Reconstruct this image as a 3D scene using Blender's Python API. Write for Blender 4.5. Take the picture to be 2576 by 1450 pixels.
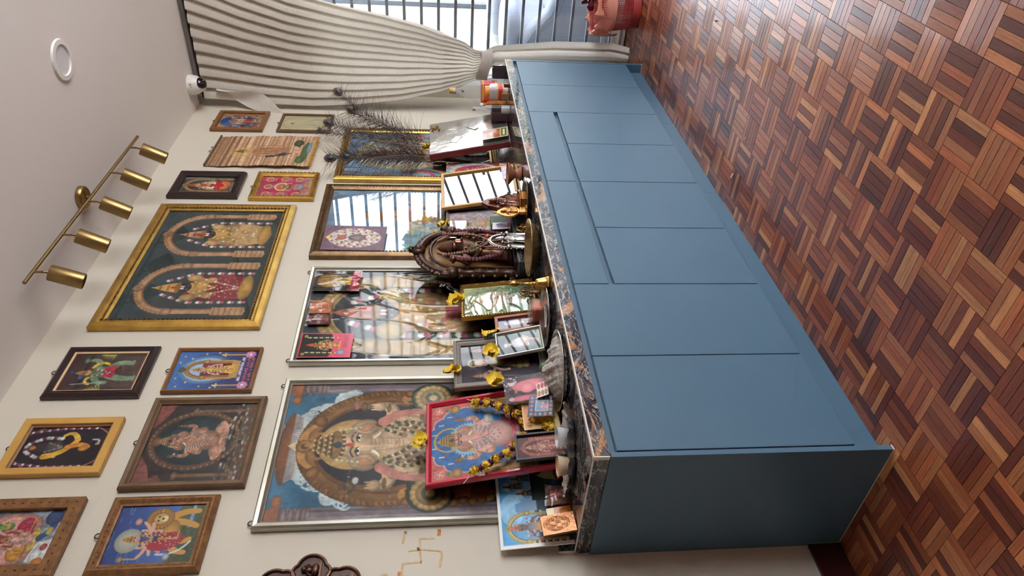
import bpy, math, random
import numpy as np
from mathutils import Vector, Matrix, Euler

# ------------------------------------------------------------------ camera, sky, exposure
for o in list(bpy.data.objects): bpy.data.objects.remove(o)
SC = bpy.context.scene
COL = SC.collection
cam = bpy.data.cameras.new('camera'); camo = bpy.data.objects.new('camera', cam); COL.objects.link(camo)
CPOS = Vector((-1.2850, -2.0502, 1.3477)); YAW, PIT, ROLL = 0.92115, 0.10604, -0.00163
fw = Vector((math.sin(YAW)*math.cos(PIT), math.cos(YAW)*math.cos(PIT), -math.sin(PIT)))
rt = fw.cross(Vector((0, 0, 1))).normalized(); up = rt.cross(fw)
r2 = rt*math.cos(ROLL)+up*math.sin(ROLL); u2 = up*math.cos(ROLL)-rt*math.sin(ROLL)
camo.matrix_world = Matrix(((-u2.x, r2.x, -fw.x, CPOS.x), (-u2.y, r2.y, -fw.y, CPOS.y), (-u2.z, r2.z, -fw.z, CPOS.z), (0, 0, 0, 1)))
cam.sensor_fit = 'HORIZONTAL'; cam.sensor_width = 36; cam.lens = 36*1769.22/2576; cam.clip_start = 0.05; cam.clip_end = 200
SC.camera = camo
W = bpy.data.worlds.new('sky'); SC.world = W; W.use_nodes = True
wn = W.node_tree.nodes; wl = W.node_tree.links
bg = wn['Background']; bg.inputs[1].default_value = 7.0
tc = wn.new('ShaderNodeTexCoord'); sx = wn.new('ShaderNodeSeparateXYZ'); wl.new(tc.outputs['Generated'], sx.inputs[0])
rp = wn.new('ShaderNodeValToRGB'); rp.color_ramp.elements[0].position = 0.0; rp.color_ramp.elements[0].color = (0.95, 0.97, 1.0, 1)
rp.color_ramp.elements[1].position = 0.9; rp.color_ramp.elements[1].color = (0.66, 0.80, 1.0, 1)
wl.new(sx.outputs[2], rp.inputs[0]); wl.new(rp.outputs[0], bg.inputs[0])
vs = SC.view_settings; vs.view_transform = 'Standard'; vs.look = 'None'; vs.gamma = 1.0; vs.use_curve_mapping = False
vs.exposure = 0.42
cy = SC.cycles; cy.use_denoising = True; cy.max_bounces = 7; cy.diffuse_bounces = 5; cy.glossy_bounces = 3; cy.use_adaptive_sampling = True; cy.adaptive_threshold = 0.12; cy.adaptive_min_samples = 12
cy.transparent_max_bounces = 14; cy.transmission_bounces = 5; cy.caustics_reflective = False; cy.caustics_refractive = False
cy.sample_clamp_indirect = 6.0

# ------------------------------------------------------------------ materials
def lin(c):
    c = np.asarray(c, float)/255.0
    return np.where(c <= 0.04045, c/12.92, ((c+0.055)/1.055)**2.4)
def L4(c): return (*[float(v) for v in lin(c)], 1.0)
MATS = {}
def mat(name, col=(128, 128, 128), rough=0.5, metal=0.0, var=None, bump=None, coat=0.0, trans=0.0, attr=None, spec=0.5, alpha=1.0, sheen=0.0, emit=None, ior=1.5, coords='Object', stretch=(1, 1, 1)):
    """node material; var=(scale, amount, second colour) tone variation; bump=(scale, strength)"""
    if name in MATS: return MATS[name]
    m = bpy.data.materials.new(name); m.use_nodes = True; N = m.node_tree.nodes; K = m.node_tree.links
    b = N['Principled BSDF']; b.inputs['Base Color'].default_value = L4(col); b.inputs['Roughness'].default_value = rough
    b.inputs['Metallic'].default_value = metal; b.inputs['Coat Weight'].default_value = coat; b.inputs['Coat Roughness'].default_value = 0.06
    b.inputs['Transmission Weight'].default_value = trans; b.inputs['Specular IOR Level'].default_value = spec; b.inputs['Alpha'].default_value = alpha
    b.inputs['IOR'].default_value = ior
    if sheen: b.inputs['Sheen Weight'].default_value = sheen
    if emit: b.inputs['Emission Color'].default_value = L4(emit[0]); b.inputs['Emission Strength'].default_value = emit[1]
    vec = None
    if var or bump:
        t = N.new('ShaderNodeTexCoord'); mp = N.new('ShaderNodeMapping'); mp.inputs['Scale'].default_value = stretch
        K.new(t.outputs[coords], mp.inputs[0]); vec = mp.outputs[0]
    src = None
    if attr:
        a = N.new('ShaderNodeAttribute'); a.attribute_name = attr; src = a.outputs['Color']
    if var:
        n = N.new('ShaderNodeTexNoise'); n.inputs['Scale'].default_value = var[0]; n.inputs['Detail'].default_value = 6
        K.new(vec, n.inputs['Vector'])
        r = N.new('ShaderNodeMapRange'); r.inputs[1].default_value = 0.38; r.inputs[2].default_value = 0.66; r.inputs[4].default_value = var[1]
        K.new(n.outputs[0], r.inputs[0])
        x = N.new('ShaderNodeMix'); x.data_type = 'RGBA'; K.new(r.outputs[0], x.inputs[0])
        if src: K.new(src, x.inputs[6])
        else: x.inputs[6].default_value = L4(col)
        x.inputs[7].default_value = L4(var[2]); src = x.outputs[2]
    if src: K.new(src, b.inputs['Base Color'])
    if bump:
        n = N.new('ShaderNodeTexNoise'); n.inputs['Scale'].default_value = bump[0]; n.inputs['Detail'].default_value = 4
        K.new(vec, n.inputs['Vector']); bp = N.new('ShaderNodeBump'); bp.inputs['Strength'].default_value = bump[1]; bp.inputs['Distance'].default_value = 0.004
        K.new(n.outputs[0], bp.inputs['Height']); K.new(bp.outputs[0], b.inputs['Normal'])
    MATS[name] = m
    return m
def pane_mat(name, ior=1.5, rough=0.0, bump=None, tint=(1, 1, 1), boost=1.0):
    """clear sheet: fresnel mix of straight-through and mirror, optional crumple"""
    if name in MATS: return MATS[name]
    m = bpy.data.materials.new(name); m.use_nodes = True; N = m.node_tree.nodes; K = m.node_tree.links
    N.remove(N['Principled BSDF']); out = N['Material Output']
    tr = N.new('ShaderNodeBsdfTransparent'); tr.inputs[0].default_value = (*tint, 1); gl = N.new('ShaderNodeBsdfGlossy'); gl.inputs['Roughness'].default_value = rough
    fr = N.new('ShaderNodeFresnel'); fr.inputs[0].default_value = ior; mx = N.new('ShaderNodeMixShader')
    mu = N.new('ShaderNodeMath'); mu.operation = 'MULTIPLY'; mu.inputs[1].default_value = boost; mu.use_clamp = True
    K.new(fr.outputs[0], mu.inputs[0]); K.new(mu.outputs[0], mx.inputs[0]); K.new(tr.outputs[0], mx.inputs[1]); K.new(gl.outputs[0], mx.inputs[2]); K.new(mx.outputs[0], out.inputs[0])
    if bump:
        t = N.new('ShaderNodeTexCoord'); mp = N.new('ShaderNodeMapping'); mp.inputs['Scale'].default_value = bump[2]; K.new(t.outputs['Object'], mp.inputs[0])
        n = N.new('ShaderNodeTexNoise'); n.inputs['Scale'].default_value = bump[0]; n.inputs['Detail'].default_value = 1.5; n.inputs['Distortion'].default_value = 0.6; K.new(mp.outputs[0], n.inputs['Vector'])
        h = n.outputs[0]
        if len(bump) > 3:       # sharp creases along the noise contour lines
            sb_ = N.new('ShaderNodeMath'); sb_.operation = 'SUBTRACT'; sb_.inputs[1].default_value = 0.5; K.new(n.outputs[0], sb_.inputs[0])
            ab_ = N.new('ShaderNodeMath'); ab_.operation = 'ABSOLUTE'; K.new(sb_.outputs[0], ab_.inputs[0])
            mr_ = N.new('ShaderNodeMapRange'); mr_.interpolation_type = 'SMOOTHSTEP'; mr_.inputs[1].default_value = 0.0; mr_.inputs[2].default_value = bump[3]; mr_.inputs[3].default_value = 1.0; mr_.inputs[4].default_value = 0.0; K.new(ab_.outputs[0], mr_.inputs[0])
            h = mr_.outputs[0]
        bp = N.new('ShaderNodeBump'); bp.inputs['Strength'].default_value = bump[1]; bp.inputs['Distance'].default_value = 0.02
        K.new(h, bp.inputs['Height']); K.new(bp.outputs[0], gl.inputs['Normal']); K.new(bp.outputs[0], fr.inputs['Normal'])
    MATS[name] = m
    return m

# ------------------------------------------------------------------ mesh builder
def V(*a): return np.array(a, float)
class MB:
    def __init__(s): s.v = []; s.f = []; s.c = []; s.cur = None
    def add(s, vs_, fs_):
        o = len(s.v); s.v += [tuple(map(float, p)) for p in vs_]; s.f += [tuple(o+i for i in f) for f in fs_]
        if s.cur is not None: s.c += [s.cur]*len(vs_)
        return s
    def color(s, c): s.cur = L4(c); return s
    def box(s, x0, x1, y0, y1, z0, z1, bev=0.0, rot=None, piv=None):
        if bev > 0:
            b = min(bev, (x1-x0)*.45, (y1-y0)*.45, (z1-z0)*.45); P = []; idx = {}
            for sx_ in (0, 1):
                for sy in (0, 1):
                    for sz in (0, 1):
                        X = (x0, x1)[sx_]; Y = (y0, y1)[sy]; Z = (z0, z1)[sz]; dx = b*(1-2*sx_); dy = b*(1-2*sy); dz = b*(1-2*sz)
                        for k, p in enumerate(((X, Y+dy, Z+dz), (X+dx, Y, Z+dz), (X+dx, Y+dy, Z))): idx[(sx_, sy, sz, k)] = len(P); P.append(p)
            F = []; g = lambda a, b_, c, k: idx[(a, b_, c, k)]
            for a in (0, 1):
                q = [g(a, 0, 0, 0), g(a, 1, 0, 0), g(a, 1, 1, 0), g(a, 0, 1, 0)]; F.append(q if a else q[::-1])
                q = [g(0, a, 0, 1), g(1, a, 0, 1), g(1, a, 1, 1), g(0, a, 1, 1)]; F.append(q[::-1] if a else q)
                q = [g(0, 0, a, 2), g(1, 0, a, 2), g(1, 1, a, 2), g(0, 1, a, 2)]; F.append(q if a else q[::-1])
            for a in (0, 1):
                for c in (0, 1):
                    q = [g(0, a, c, 1), g(1, a, c, 1), g(1, a, c, 2), g(0, a, c, 2)]; F.append(q if (a ^ c) else q[::-1])
                    q = [g(a, 0, c, 0), g(a, 1, c, 0), g(a, 1, c, 2), g(a, 0, c, 2)]; F.append(q[::-1] if (a ^ c) else q)
                    q = [g(a, c, 0, 0), g(a, c, 1, 0), g(a, c, 1, 1), g(a, c, 0, 1)]; F.append(q if (a ^ c) else q[::-1])
                    for d in (0, 1):
                        t = [g(a, c, d, 0), g(a, c, d, 1), g(a, c, d, 2)]; F.append(t if (a+c+d) % 2 else t[::-1])
        else:
            P = [(x, y, z) for x in (x0, x1) for y in (y0, y1) for z in (z0, z1)]
            F = [(0, 1, 3, 2), (4, 6, 7, 5), (0, 4, 5, 1), (2, 3, 7, 6), (0, 2, 6, 4), (1, 5, 7, 3)]
        if rot is not None:
            R = Euler(rot).to_matrix(); c = Vector(piv if piv is not None else ((x0+x1)/2, (y0+y1)/2, (z0+z1)/2))
            P = [tuple(c+R @ (Vector(p)-c)) for p in P]
        return s.add(P, F)
    def lathe(s, prof, seg=20, c=(0, 0, 0), sx_=1, sy=1, cap=True, M=None):
        P = []; F = []; n = len(prof)
        for r, z in prof:
            for k in range(seg):
                a = 2*math.pi*k/seg; P.append((r*math.cos(a)*sx_, r*math.sin(a)*sy, z))
        for i in range(n-1):
            for k in range(seg):
                k2 = (k+1) % seg; F.append((i*seg+k, i*seg+k2, (i+1)*seg+k2, (i+1)*seg+k))
        if cap: F.append(tuple(range(seg))[::-1]); F.append(tuple((n-1)*seg+k for k in range(seg)))
        if M is not None: P = [tuple(M @ Vector(p)) for p in P]
        return s.add([(p[0]+c[0], p[1]+c[1], p[2]+c[2]) for p in P], F)
    def tube(s, path, r, seg=8, closed=False, flat=1.0):
        path = [Vector(p) for p in path]; n = len(path); rr = r if hasattr(r, '__len__') else [r]*n; P = []; F = []
        ref = Vector((0.13, 0.21, 0.97)).normalized()
        prev = None
        for i, p in enumerate(path):
            a = path[(i-1) % n] if (closed or i > 0) else p; b = path[(i+1) % n] if (closed or i < n-1) else p
            t = (b-a).normalized() if (b-a).length > 1e-9 else Vector((0, 0, 1))
            if prev is None:
                u = t.cross(ref)
                if u.length < 1e-3: u = t.cross(Vector((1, 0, 0)))
            else: u = prev-t*prev.dot(t)
            u.normalize(); w = t.cross(u); prev = u
            for k in range(seg):
                an = 2*math.pi*k/seg; P.append(p+u*rr[i]*math.cos(an)+w*rr[i]*math.sin(an)*flat)
        m = n if closed else n-1
        for i in range(m):
            j = (i+1) % n
            for k in range(seg): k2 = (k+1) % seg; F.append((i*seg+k, i*seg+k2, j*seg+k2, j*seg+k))
        if not closed: F.append(tuple(range(seg))[::-1]); F.append(tuple((n-1)*seg+k for k in range(seg)))
        return s.add(P, F)
    def cyl(s, a, b, r0, r1=None, seg=16): return s.tube([a, b], [r0, r0 if r1 is None else r1], seg)
    def sph(s, c, r, su=12, sv=8, M=None):
        r = r if hasattr(r, '__len__') else (r, r, r); P = [(0, 0, -r[2])]; F = []
        for i in range(1, sv):
            t = -math.pi/2+math.pi*i/sv
            for k in range(su):
                a = 2*math.pi*k/su; P.append((r[0]*math.cos(t)*math.cos(a), r[1]*math.cos(t)*math.sin(a), r[2]*math.sin(t)))
        P.append((0, 0, r[2])); q = len(P)-1
        for k in range(su):
            k2 = (k+1) % su; F.append((0, 1+k2, 1+k)); F.append((q, 1+(sv-2)*su+k, 1+(sv-2)*su+k2))
            for i in range(sv-2): F.append((1+i*su+k, 1+i*su+k2, 1+(i+1)*su+k2, 1+(i+1)*su+k))
        if M is not None: P = [tuple(M @ Vector(p)) for p in P]
        return s.add([(p[0]+c[0], p[1]+c[1], p[2]+c[2]) for p in P], F)
    def prism(s, pts, y0, y1):
        """outline in x,z extruded from y0 (front) to y1"""
        n = len(pts); P = [(x, y0, z) for x, z in pts]+[(x, y1, z) for x, z in pts]
        F = [tuple(range(n)), tuple(range(2*n-1, n-1, -1))]+[((i+1) % n, i, n+i, n+(i+1) % n) for i in range(n)]
        return s.add(P, F)
    def grid(s, fn, nu, nv):
        P = [fn(i/(nu-1), j/(nv-1)) for j in range(nv) for i in range(nu)]
        return s.add(P, [(j*nu+i, j*nu+i+1, (j+1)*nu+i+1, (j+1)*nu+i) for j in range(nv-1) for i in range(nu-1)])
    def mesh(s, name, m=None, smooth=False):
        me = bpy.data.meshes.new(name); me.from_pydata(s.v, [], s.f)
        if s.c:
            at = me.color_attributes.new('Col', 'FLOAT_COLOR', 'POINT'); at.data.foreach_set('color', np.asarray(s.c, dtype=np.float32).ravel())
        if m: me.materials.append(m)
        if smooth:
            me.polygons.foreach_set('use_smooth', [True]*len(me.polygons))
            try: me.set_sharp_from_angle(angle=math.radians(42))
            except Exception: pass
        me.update()
        return me
    def build(s, name, m=None, parent=None, smooth=False, label=None):
        return link(name, s.mesh(name, m, smooth), parent, label)
def link(name, me, parent=None, label=None):
    o = bpy.data.objects.new(name, me); COL.objects.link(o)
    if parent is not None: o.parent = parent
    if label: o['label'] = label
    return o
def tag(o, label, cat, group=None):
    o['label'] = label; o['category'] = cat
    if group: o['group'] = group
    return o
def struct(o): o['kind'] = 'structure'; return o
def thing(name, label, cat, loc=(0, 0, 0), rot=(0, 0, 0), group=None):
    o = bpy.data.objects.new(name, None); COL.objects.link(o); o.location = loc; o.rotation_euler = rot; o.empty_display_size = 0.05
    return tag(o, label, cat, group)
RND = random.Random(7)
# ------------------------------------------------------------------ room shell
ZC = 2.979; XR = 3.76; XL = -4.8; YF = -4.6
m_wall = mat('wall_paint', (208, 201, 186), 0.75, var=(1.3, 0.35, (200, 192, 176)), bump=(240, 0.05), spec=0.25)
m_ceil = mat('ceiling_paint', (232, 227, 222), 0.85, var=(1.0, 0.3, (226, 220, 214)), bump=(200, 0.04), spec=0.2)
m_maroon = mat('maroon_skirting_tile', (62, 24, 26), 0.25, var=(30, 0.4, (48, 18, 20)))
m_white = mat('white_gloss', (232, 230, 225), 0.35)
wb = MB().box(XL, XR+0.2, 0, 0.15, -0.05, ZC+0.05).build('wall_back', m_wall); struct(wb)
wl_ = MB().box(XL-0.15, XL, YF, 0.15, -0.05, ZC+0.05).build('wall_left', m_wall); struct(wl_)
DZ = 2.28; DY0, DY1 = -0.10, -3.3       # sliding door opening in the right wall
wr = MB().box(XR, XR+0.16, DY0, 0.0, 0, ZC).box(XR, XR+0.16, DY1, DY0, DZ, ZC).box(XR, XR+0.16, YF, DY1, 0, ZC).build('wall_right', m_wall); struct(wr)
wf = MB().box(XL, 0.2, YF-0.15, YF, 0, ZC).box(0.2, 3.4, YF-0.15, YF, 2.55, ZC).box(3.4, XR+0.16, YF-0.15, YF, 0, ZC).box(0.2, 3.4, YF-0.15, YF, 0, 0.25).build('wall_front', m_wall); struct(wf)
ce = MB().box(XL, XR+0.2, YF, 0.15, ZC, ZC+0.12).build('ceiling', m_ceil); struct(ce)
bb = MB().box(XL, -0.024, -0.012, 0, 0, 0.112).build('baseboard_back', m_maroon); struct(bb)
w2 = thing('window_2', 'wide window in the wall behind the viewer', 'window'); struct(w2)
mb = MB().box(0.2, 3.4, YF-0.1, YF-0.04, 0.25, 0.32).box(0.2, 3.4, YF-0.1, YF-0.04, 2.48, 2.55)
for x in (0.2, 1.75, 3.33): mb.box(x, x+0.07, YF-0.1, YF-0.04, 0.32, 2.48)
mb.build('window_frame', m_white, w2)

# ------------------------------------------------------------------ parquet floor
def wood_mat():
    m = bpy.data.materials.new('varnished_parquet'); m.use_nodes = True; N = m.node_tree.nodes; K = m.node_tree.links; b = N['Principled BSDF']
    a = N.new('ShaderNodeAttribute'); a.attribute_name = 'Col'; uv = N.new('ShaderNodeUVMap'); uv.uv_map = 'UV'
    mp = N.new('ShaderNodeMapping'); mp.inputs['Scale'].default_value = (9, 160, 1); K.new(uv.outputs[0], mp.inputs[0])
    n = N.new('ShaderNodeTexNoise'); n.inputs['Scale'].default_value = 1.0; n.inputs['Detail'].default_value = 5; n.inputs['Distortion'].default_value = 0.5; K.new(mp.outputs[0], n.inputs['Vector'])
    r = N.new('ShaderNodeMapRange'); r.inputs[1].default_value = 0.3; r.inputs[2].default_value = 0.72; r.inputs[3].default_value = 0.74; r.inputs[4].default_value = 1.25; K.new(n.outputs[0], r.inputs[0])
    mp2 = N.new('ShaderNodeMapping'); mp2.inputs['Scale'].default_value = (60, 900, 1); K.new(uv.outputs[0], mp2.inputs[0])
    n2 = N.new('ShaderNodeTexNoise'); n2.inputs['Scale'].default_value = 1; n2.inputs['Detail'].default_value = 2; K.new(mp2.outputs[0], n2.inputs['Vector'])
    r3 = N.new('ShaderNodeMapRange'); r3.inputs[1].default_value = 0.35; r3.inputs[2].default_value = 0.6; r3.inputs[3].default_value = 0.78; r3.inputs[4].default_value = 1.05; K.new(n2.outputs[0], r3.inputs[0])
    mm = N.new('ShaderNodeMath'); mm.operation = 'MULTIPLY'; K.new(r.outputs[0], mm.inputs[0]); K.new(r3.outputs[0], mm.inputs[1])
    x = N.new('ShaderNodeMix'); x.data_type = 'RGBA'; x.blend_type = 'MULTIPLY'; x.inputs[0].default_value = 1.0
    cb = N.new('ShaderNodeCombineColor')
    for i in range(3): K.new(mm.outputs[0], cb.inputs[i])
    K.new(a.outputs['Color'], x.inputs[6]); K.new(cb.outputs[0], x.inputs[7]); K.new(x.outputs[2], b.inputs['Base Color'])
    b.inputs['Roughness'].default_value = 0.42; b.inputs['Specular IOR Level'].default_value = 0.2; b.inputs['Coat Weight'].default_value = 0.85; b.inputs['Coat Roughness'].default_value = 0.10
    g = N.new('ShaderNodeTexCoord'); n3 = N.new('ShaderNodeTexNoise'); n3.inputs['Scale'].default_value = 30; K.new(g.outputs['Object'], n3.inputs['Vector'])
    ad = N.new('ShaderNodeMath'); ad.operation = 'ADD'; K.new(n2.outputs[0], ad.inputs[0]); K.new(n3.outputs[0], ad.inputs[1])
    bp = N.new('ShaderNodeBump'); bp.inputs['Strength'].default_value = 0.16; bp.inputs['Distance'].default_value = 0.002; K.new(ad.outputs[0], bp.inputs['Height'])
    K.new(bp.outputs[0], b.inputs['Normal']); K.new(bp.outputs[0], b.inputs['Coat Normal'])
    return m
m_wood = wood_mat(); MATS['parquet'] = m_wood
m_joint = mat('parquet_joint', (38, 22, 18), 0.7, var=(40, 0.5, (28, 16, 13)))
fl = MB().box(XL, XR+0.02, YF, 0.0, -0.06, -0.0012).build('floor', m_joint); struct(fl)
PM = 0.1295; PX0 = -0.176; PY0 = -0.752; SL = PM; SW = PM/5
PAL = [(80, 40, 34), (100, 50, 38), (120, 62, 44), (132, 70, 48), (142, 78, 54), (130, 70, 50), (152, 88, 60), (164, 100, 68), (170, 110, 76), (182, 128, 90), (112, 54, 42), (140, 84, 60), (158, 102, 74), (94, 44, 38)]
def strip_vf(L, Wd, h0, h1, inset):
    a, b = L/2-0.0004, Wd/2-0.0003
    P = [(-a, -b, h0), (a, -b, h0), (a, b, h0), (-a, b, h0), (-a+inset, -b+inset, h1), (a-inset, -b+inset, h1), (a-inset, b-inset, h1), (-a+inset, b-inset, h1)]
    return P, [(4, 5, 6, 7), (0, 1, 5, 4), (1, 2, 6, 5), (2, 3, 7, 6), (3, 0, 4, 7)]
def finish_strip_mesh(name, P, F, C, UVs):
    me = bpy.data.meshes.new(name); me.from_pydata(P, [], F)
    at = me.color_attributes.new('Col', 'FLOAT_COLOR', 'POINT'); at.data.foreach_set('color', np.asarray(C, np.float32).ravel())
    ul = me.uv_layers.new(name='UV'); li = np.zeros(len(me.loops), np.int32); me.loops.foreach_get('vertex_index', li)
    ul.data.foreach_set('uv', np.asarray(UVs, np.float32)[li].ravel()); me.materials.append(m_wood); me.update()
    return me
def tone(r): 
    c = np.array(PAL[r.randrange(len(PAL))], float)*np.array((1.02, 0.97, 0.88))*r.uniform(0.92, 1.08); return L4(np.clip(c, 0, 255))
VARM = []
for k in range(56):
    P, F = strip_vf(SL, SW, -0.004, RND.uniform(-0.0001, 0.0003), 0.0006); c = tone(RND); ox = RND.uniform(0, 50); oy = RND.uniform(0, 50)
    VARM.append(finish_strip_mesh('floor_strip', P, F, [c]*8, [(p[0]+ox, p[1]+oy) for p in P]))
strips = []
for i in range(int((XL-PX0)/PM), int((XR-PX0)/PM)+1):
    for j in range(int((YF-PY0)/PM)-1, int((0-PY0)/PM)+1):
        along_y = (i+j) % 2 == 1    # module left of PX0+PM and below PY0 runs away from the viewer's wall
        for k in range(5):
            d = (k+0.5)*SW
            x, y = (PX0+i*PM+d, PY0+j*PM+PM/2) if along_y else (PX0+i*PM+PM/2, PY0+j*PM+d)
            if y > -0.005 or x > XR-0.06 or x < XL+0.07: continue
            q = Vector((x, y, 0))-CPOS; z = q.dot(fw)
            vis = False
            if z > 0.3:
                ix = 1288-1769*(q.dot(u2))/z; iy = 725-1769*(q.dot(r2))/z
                vis = -20 < ix < 2600 and -20 < iy < 1470 and not (-0.02 < x < 3.23 and y > -0.44)
            x > -2.6 and strips.append((0 if vis else 1, q.length, x, y, along_y))
strips.sort()
sr = random.Random(3)
for (_, _, x, y, ay) in strips[:300]:
    o = bpy.data.objects.new('floor_strip', VARM[sr.randrange(len(VARM))]); COL.objects.link(o); o.parent = fl
    o.location = (x, y, 0); o.rotation_euler = (0, 0, math.pi/2*(1 if ay else 0)+(math.pi if sr.random() < .5 else 0))
P = []; F = []; C = []; U = []
for (_, _, x, y, ay) in strips[300:]:
    p, f = strip_vf(SL, SW, -0.004, sr.uniform(-0.0001, 0.0003), 0.0006); c = tone(sr); ox = sr.uniform(0, 50); oy = sr.uniform(0, 50); n = len(P)
    P += [((x-b, y+a, h) if ay else (x+a, y+b, h)) for a, b, h in p]; F += [tuple(n+i for i in q) for q in f]; C += [c]*8; U += [(a+ox, b+oy) for a, b, h in p]
rest = link('floor_strips_beyond', finish_strip_mesh('floor_strips_beyond', P, F, C, U), fl); rest['kind'] = 'stuff'

# ------------------------------------------------------------------ blue cabinet run
m_blue = mat('blue_laminate', (76, 105, 125), 0.38, var=(5, 0.22, (70, 98, 118)), bump=(420, 0.06), spec=0.4)
m_bluei = mat('blue_laminate_carcass', (70, 97, 116), 0.45, var=(5, 0.3, (64, 90, 108)))
m_edge = mat('raw_edge_band', (226, 214, 186), 0.6, var=(60, 0.5, (196, 180, 150)))
DF = -0.487; DB = -0.469
XK = [0.0, 0.4, 0.799, 1.197, 1.60, 2.003, 2.398, 2.797, 3.20]
units = [(0, 2, False, 'blue cabinet unit with two tall doors and the dark end panel nearest the viewer'), (2, 4, True, 'blue cabinet unit with a wide drawer over two doors, below the bronze shrine'), (4, 6, True, 'blue cabinet unit with a wide drawer over two doors, below the peacock feathers'), (6, 8, False, 'blue cabinet unit with two tall doors beside the white curtain')]
for a, b, drw, lab in units:
    xa, xb = XK[a], XK[b]; t = thing('base_cabinet', lab, 'cabinet', (0, 0, 0), group='blue base cabinets in a row')
    MB().box(xa+0.0005, xb-0.0005, DB+0.002, -0.015, 0.113, 0.857).build('carcass', m_bluei, t)
    MB().box(xa+0.0005, xb-0.0005, -0.434, -0.40, 0.0008, 0.1125).build('plinth', m_blue, t)
    for k in range(a, b):
        zt = 0.679 if drw else 0.837
        MB().box(XK[k]+0.0017, XK[k+1]-0.0017, DF, DB, 0.113, zt, bev=0.0012).build('door', m_blue, t)
    if drw: MB().box(xa+0.0017, xb-0.0017, DF, DB, 0.702, 0.837, bev=0.0012).build('drawer_front', m_blue, t)
    if a == 0:
        pn = MB().box(-0.0215, -0.0035, DF-0.0005, -0.0005, 0.004, 0.857, bev=0.0008).build('end_panel', m_blue, t)
        MB().box(-0.0217, -0.0033, DF-0.001, -0.0135, 0.0005, 0.0042).box(-0.0222, -0.0190, -0.0135, -0.0125, 0.004, 0.112).build('edge_band', m_edge, pn)
    if b == 8:
        MB().box(3.2035, 3.2215, DF-0.0005, -0.0005, 0.004, 0.857, bev=0.0008).build('end_panel', m_blue, t)
        MB().box(3.2033, 3.2217, DF-0.001, -0.02, 0.0005, 0.0042).build('edge_band', m_edge, t)

def marble():
    m = bpy.data.materials.new('dark_marble_tile'); m.use_nodes = True; N = m.node_tree.nodes; K = m.node_tree.links; b = N['Principled BSDF']
    t = N.new('ShaderNodeTexCoord'); mp = N.new('ShaderNodeMapping'); mp.inputs['Scale'].default_value = (0.62, 0.62, 1.3); mp.inputs['Rotation'].default_value = (0.2, 0.5, 0.3); K.new(t.outputs['Object'], mp.inputs[0])
    def noise(s, d, dist, loc=0):
        m2 = N.new('ShaderNodeMapping'); m2.inputs['Location'].default_value = (loc, loc*.7, loc*1.3); K.new(mp.outputs[0], m2.inputs[0])
        n = N.new('ShaderNodeTexNoise'); n.inputs['Scale'].default_value = s; n.inputs['Detail'].default_value = d; n.inputs['Distortion'].default_value = dist; n.inputs['Roughness'].default_value = 0.62; K.new(m2.outputs[0], n.inputs['Vector']); return n.outputs[0]
    def ramp(src, stops):
        r = N.new('ShaderNodeValToRGB'); e = r.color_ramp.elements
        while len(e) < len(stops): e.new(0.5)
        for i, (p, c) in enumerate(stops): e[i].position = p; e[i].color = c
        K.new(src, r.inputs[0]); return r.outputs[0]
    def mix(f, a, b_):
        x = N.new('ShaderNodeMix'); x.data_type = 'RGBA'; K.new(f, x.inputs[0]); K.new(a, x.inputs[6])
        if isinstance(b_, tuple): x.inputs[7].default_value = b_
        else: K.new(b_, x.inputs[7])
        return x.outputs[2]
    base = ramp(noise(7, 6, 1.5), [(0.30, L4((18, 19, 27))), (0.48, L4((44, 44, 56))), (0.62, L4((92, 88, 90))), (0.72, L4((40, 39, 46)))])
    z = (0, 0, 0, 1); o = (1, 1, 1, 1)
    tan = ramp(noise(5, 7, 2.2, 3.1), [(0.56, z), (0.60, (.8, .8, .8, 1)), (0.66, (.7, .7, .7, 1)), (0.71, z)])
    c = mix(tan, base, L4((176, 122, 76)))
    vein = ramp(noise(9, 8, 2.8, 7.7), [(0.475, z), (0.497, (.75, .75, .75, 1)), (0.515, z)])
    c = mix(vein, c, L4((205, 200, 192)))
    K.new(c, b.inputs['Base Color']); b.inputs['Roughness'].default_value = 0.09; b.inputs['Specular IOR Level'].default_value = 0.55
    return m
m_marb = marble(); m_trim = mat('white_edge_trim', (222, 218, 208), 0.35, var=(50, 0.3, (200, 195, 184)))
ZT = 0.907
wt = thing('worktop', 'dark veined marble tiled worktop with white edge trim along the blue cabinets', 'countertop')
MB().box(-0.0115, 3.246, -0.468, -0.0005, 0.8585, 0.8985).build('substrate', mat('cement_bed', (120, 116, 110), 0.9, var=(80, 0.5, (90, 88, 84))), wt)
xs = [-0.012, 0.60, 1.2, 1.8, 2.4, 3.0, 3.2465]
for i in range(6):
    MB().box(xs[i]+0.0006, xs[i+1]-0.0006, -0.4683, -0.0012, 0.8985, ZT).build('tile', m_marb, wt)
    MB().box(xs[i]+0.0006, xs[i+1]-0.0006, -0.4805, -0.4684, 0.8586, 0.9035).build('tile', m_marb, wt)
MB().box(-0.0145, -0.0121, -0.468, -0.0012, 0.8586, 0.9035).build('tile', m_marb, wt)
MB().box(-0.0145, 3.2475, -0.4815, -0.4684, 0.9036, ZT+0.0004).box(-0.0155, -0.0121, -0.468, -0.0012, 0.9036, ZT+0.0004).box(-0.0155, -0.0121, -0.4815, -0.4684, 0.8586, ZT+0.0004).build('edge_trim', m_trim, wt)
bs = thing('backsplash', 'low dark marble backsplash strip along the wall above the worktop', 'backsplash')
xb_ = [-0.012, 0.60, 1.2, 1.8, 2.4, 3.0, 3.2465]
for i in range(6): MB().box(xb_[i]+0.0006, xb_[i+1]-0.0006, -0.0125, -0.0006, ZT+0.0006, 0.958).build('tile', m_marb, bs)
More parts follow.
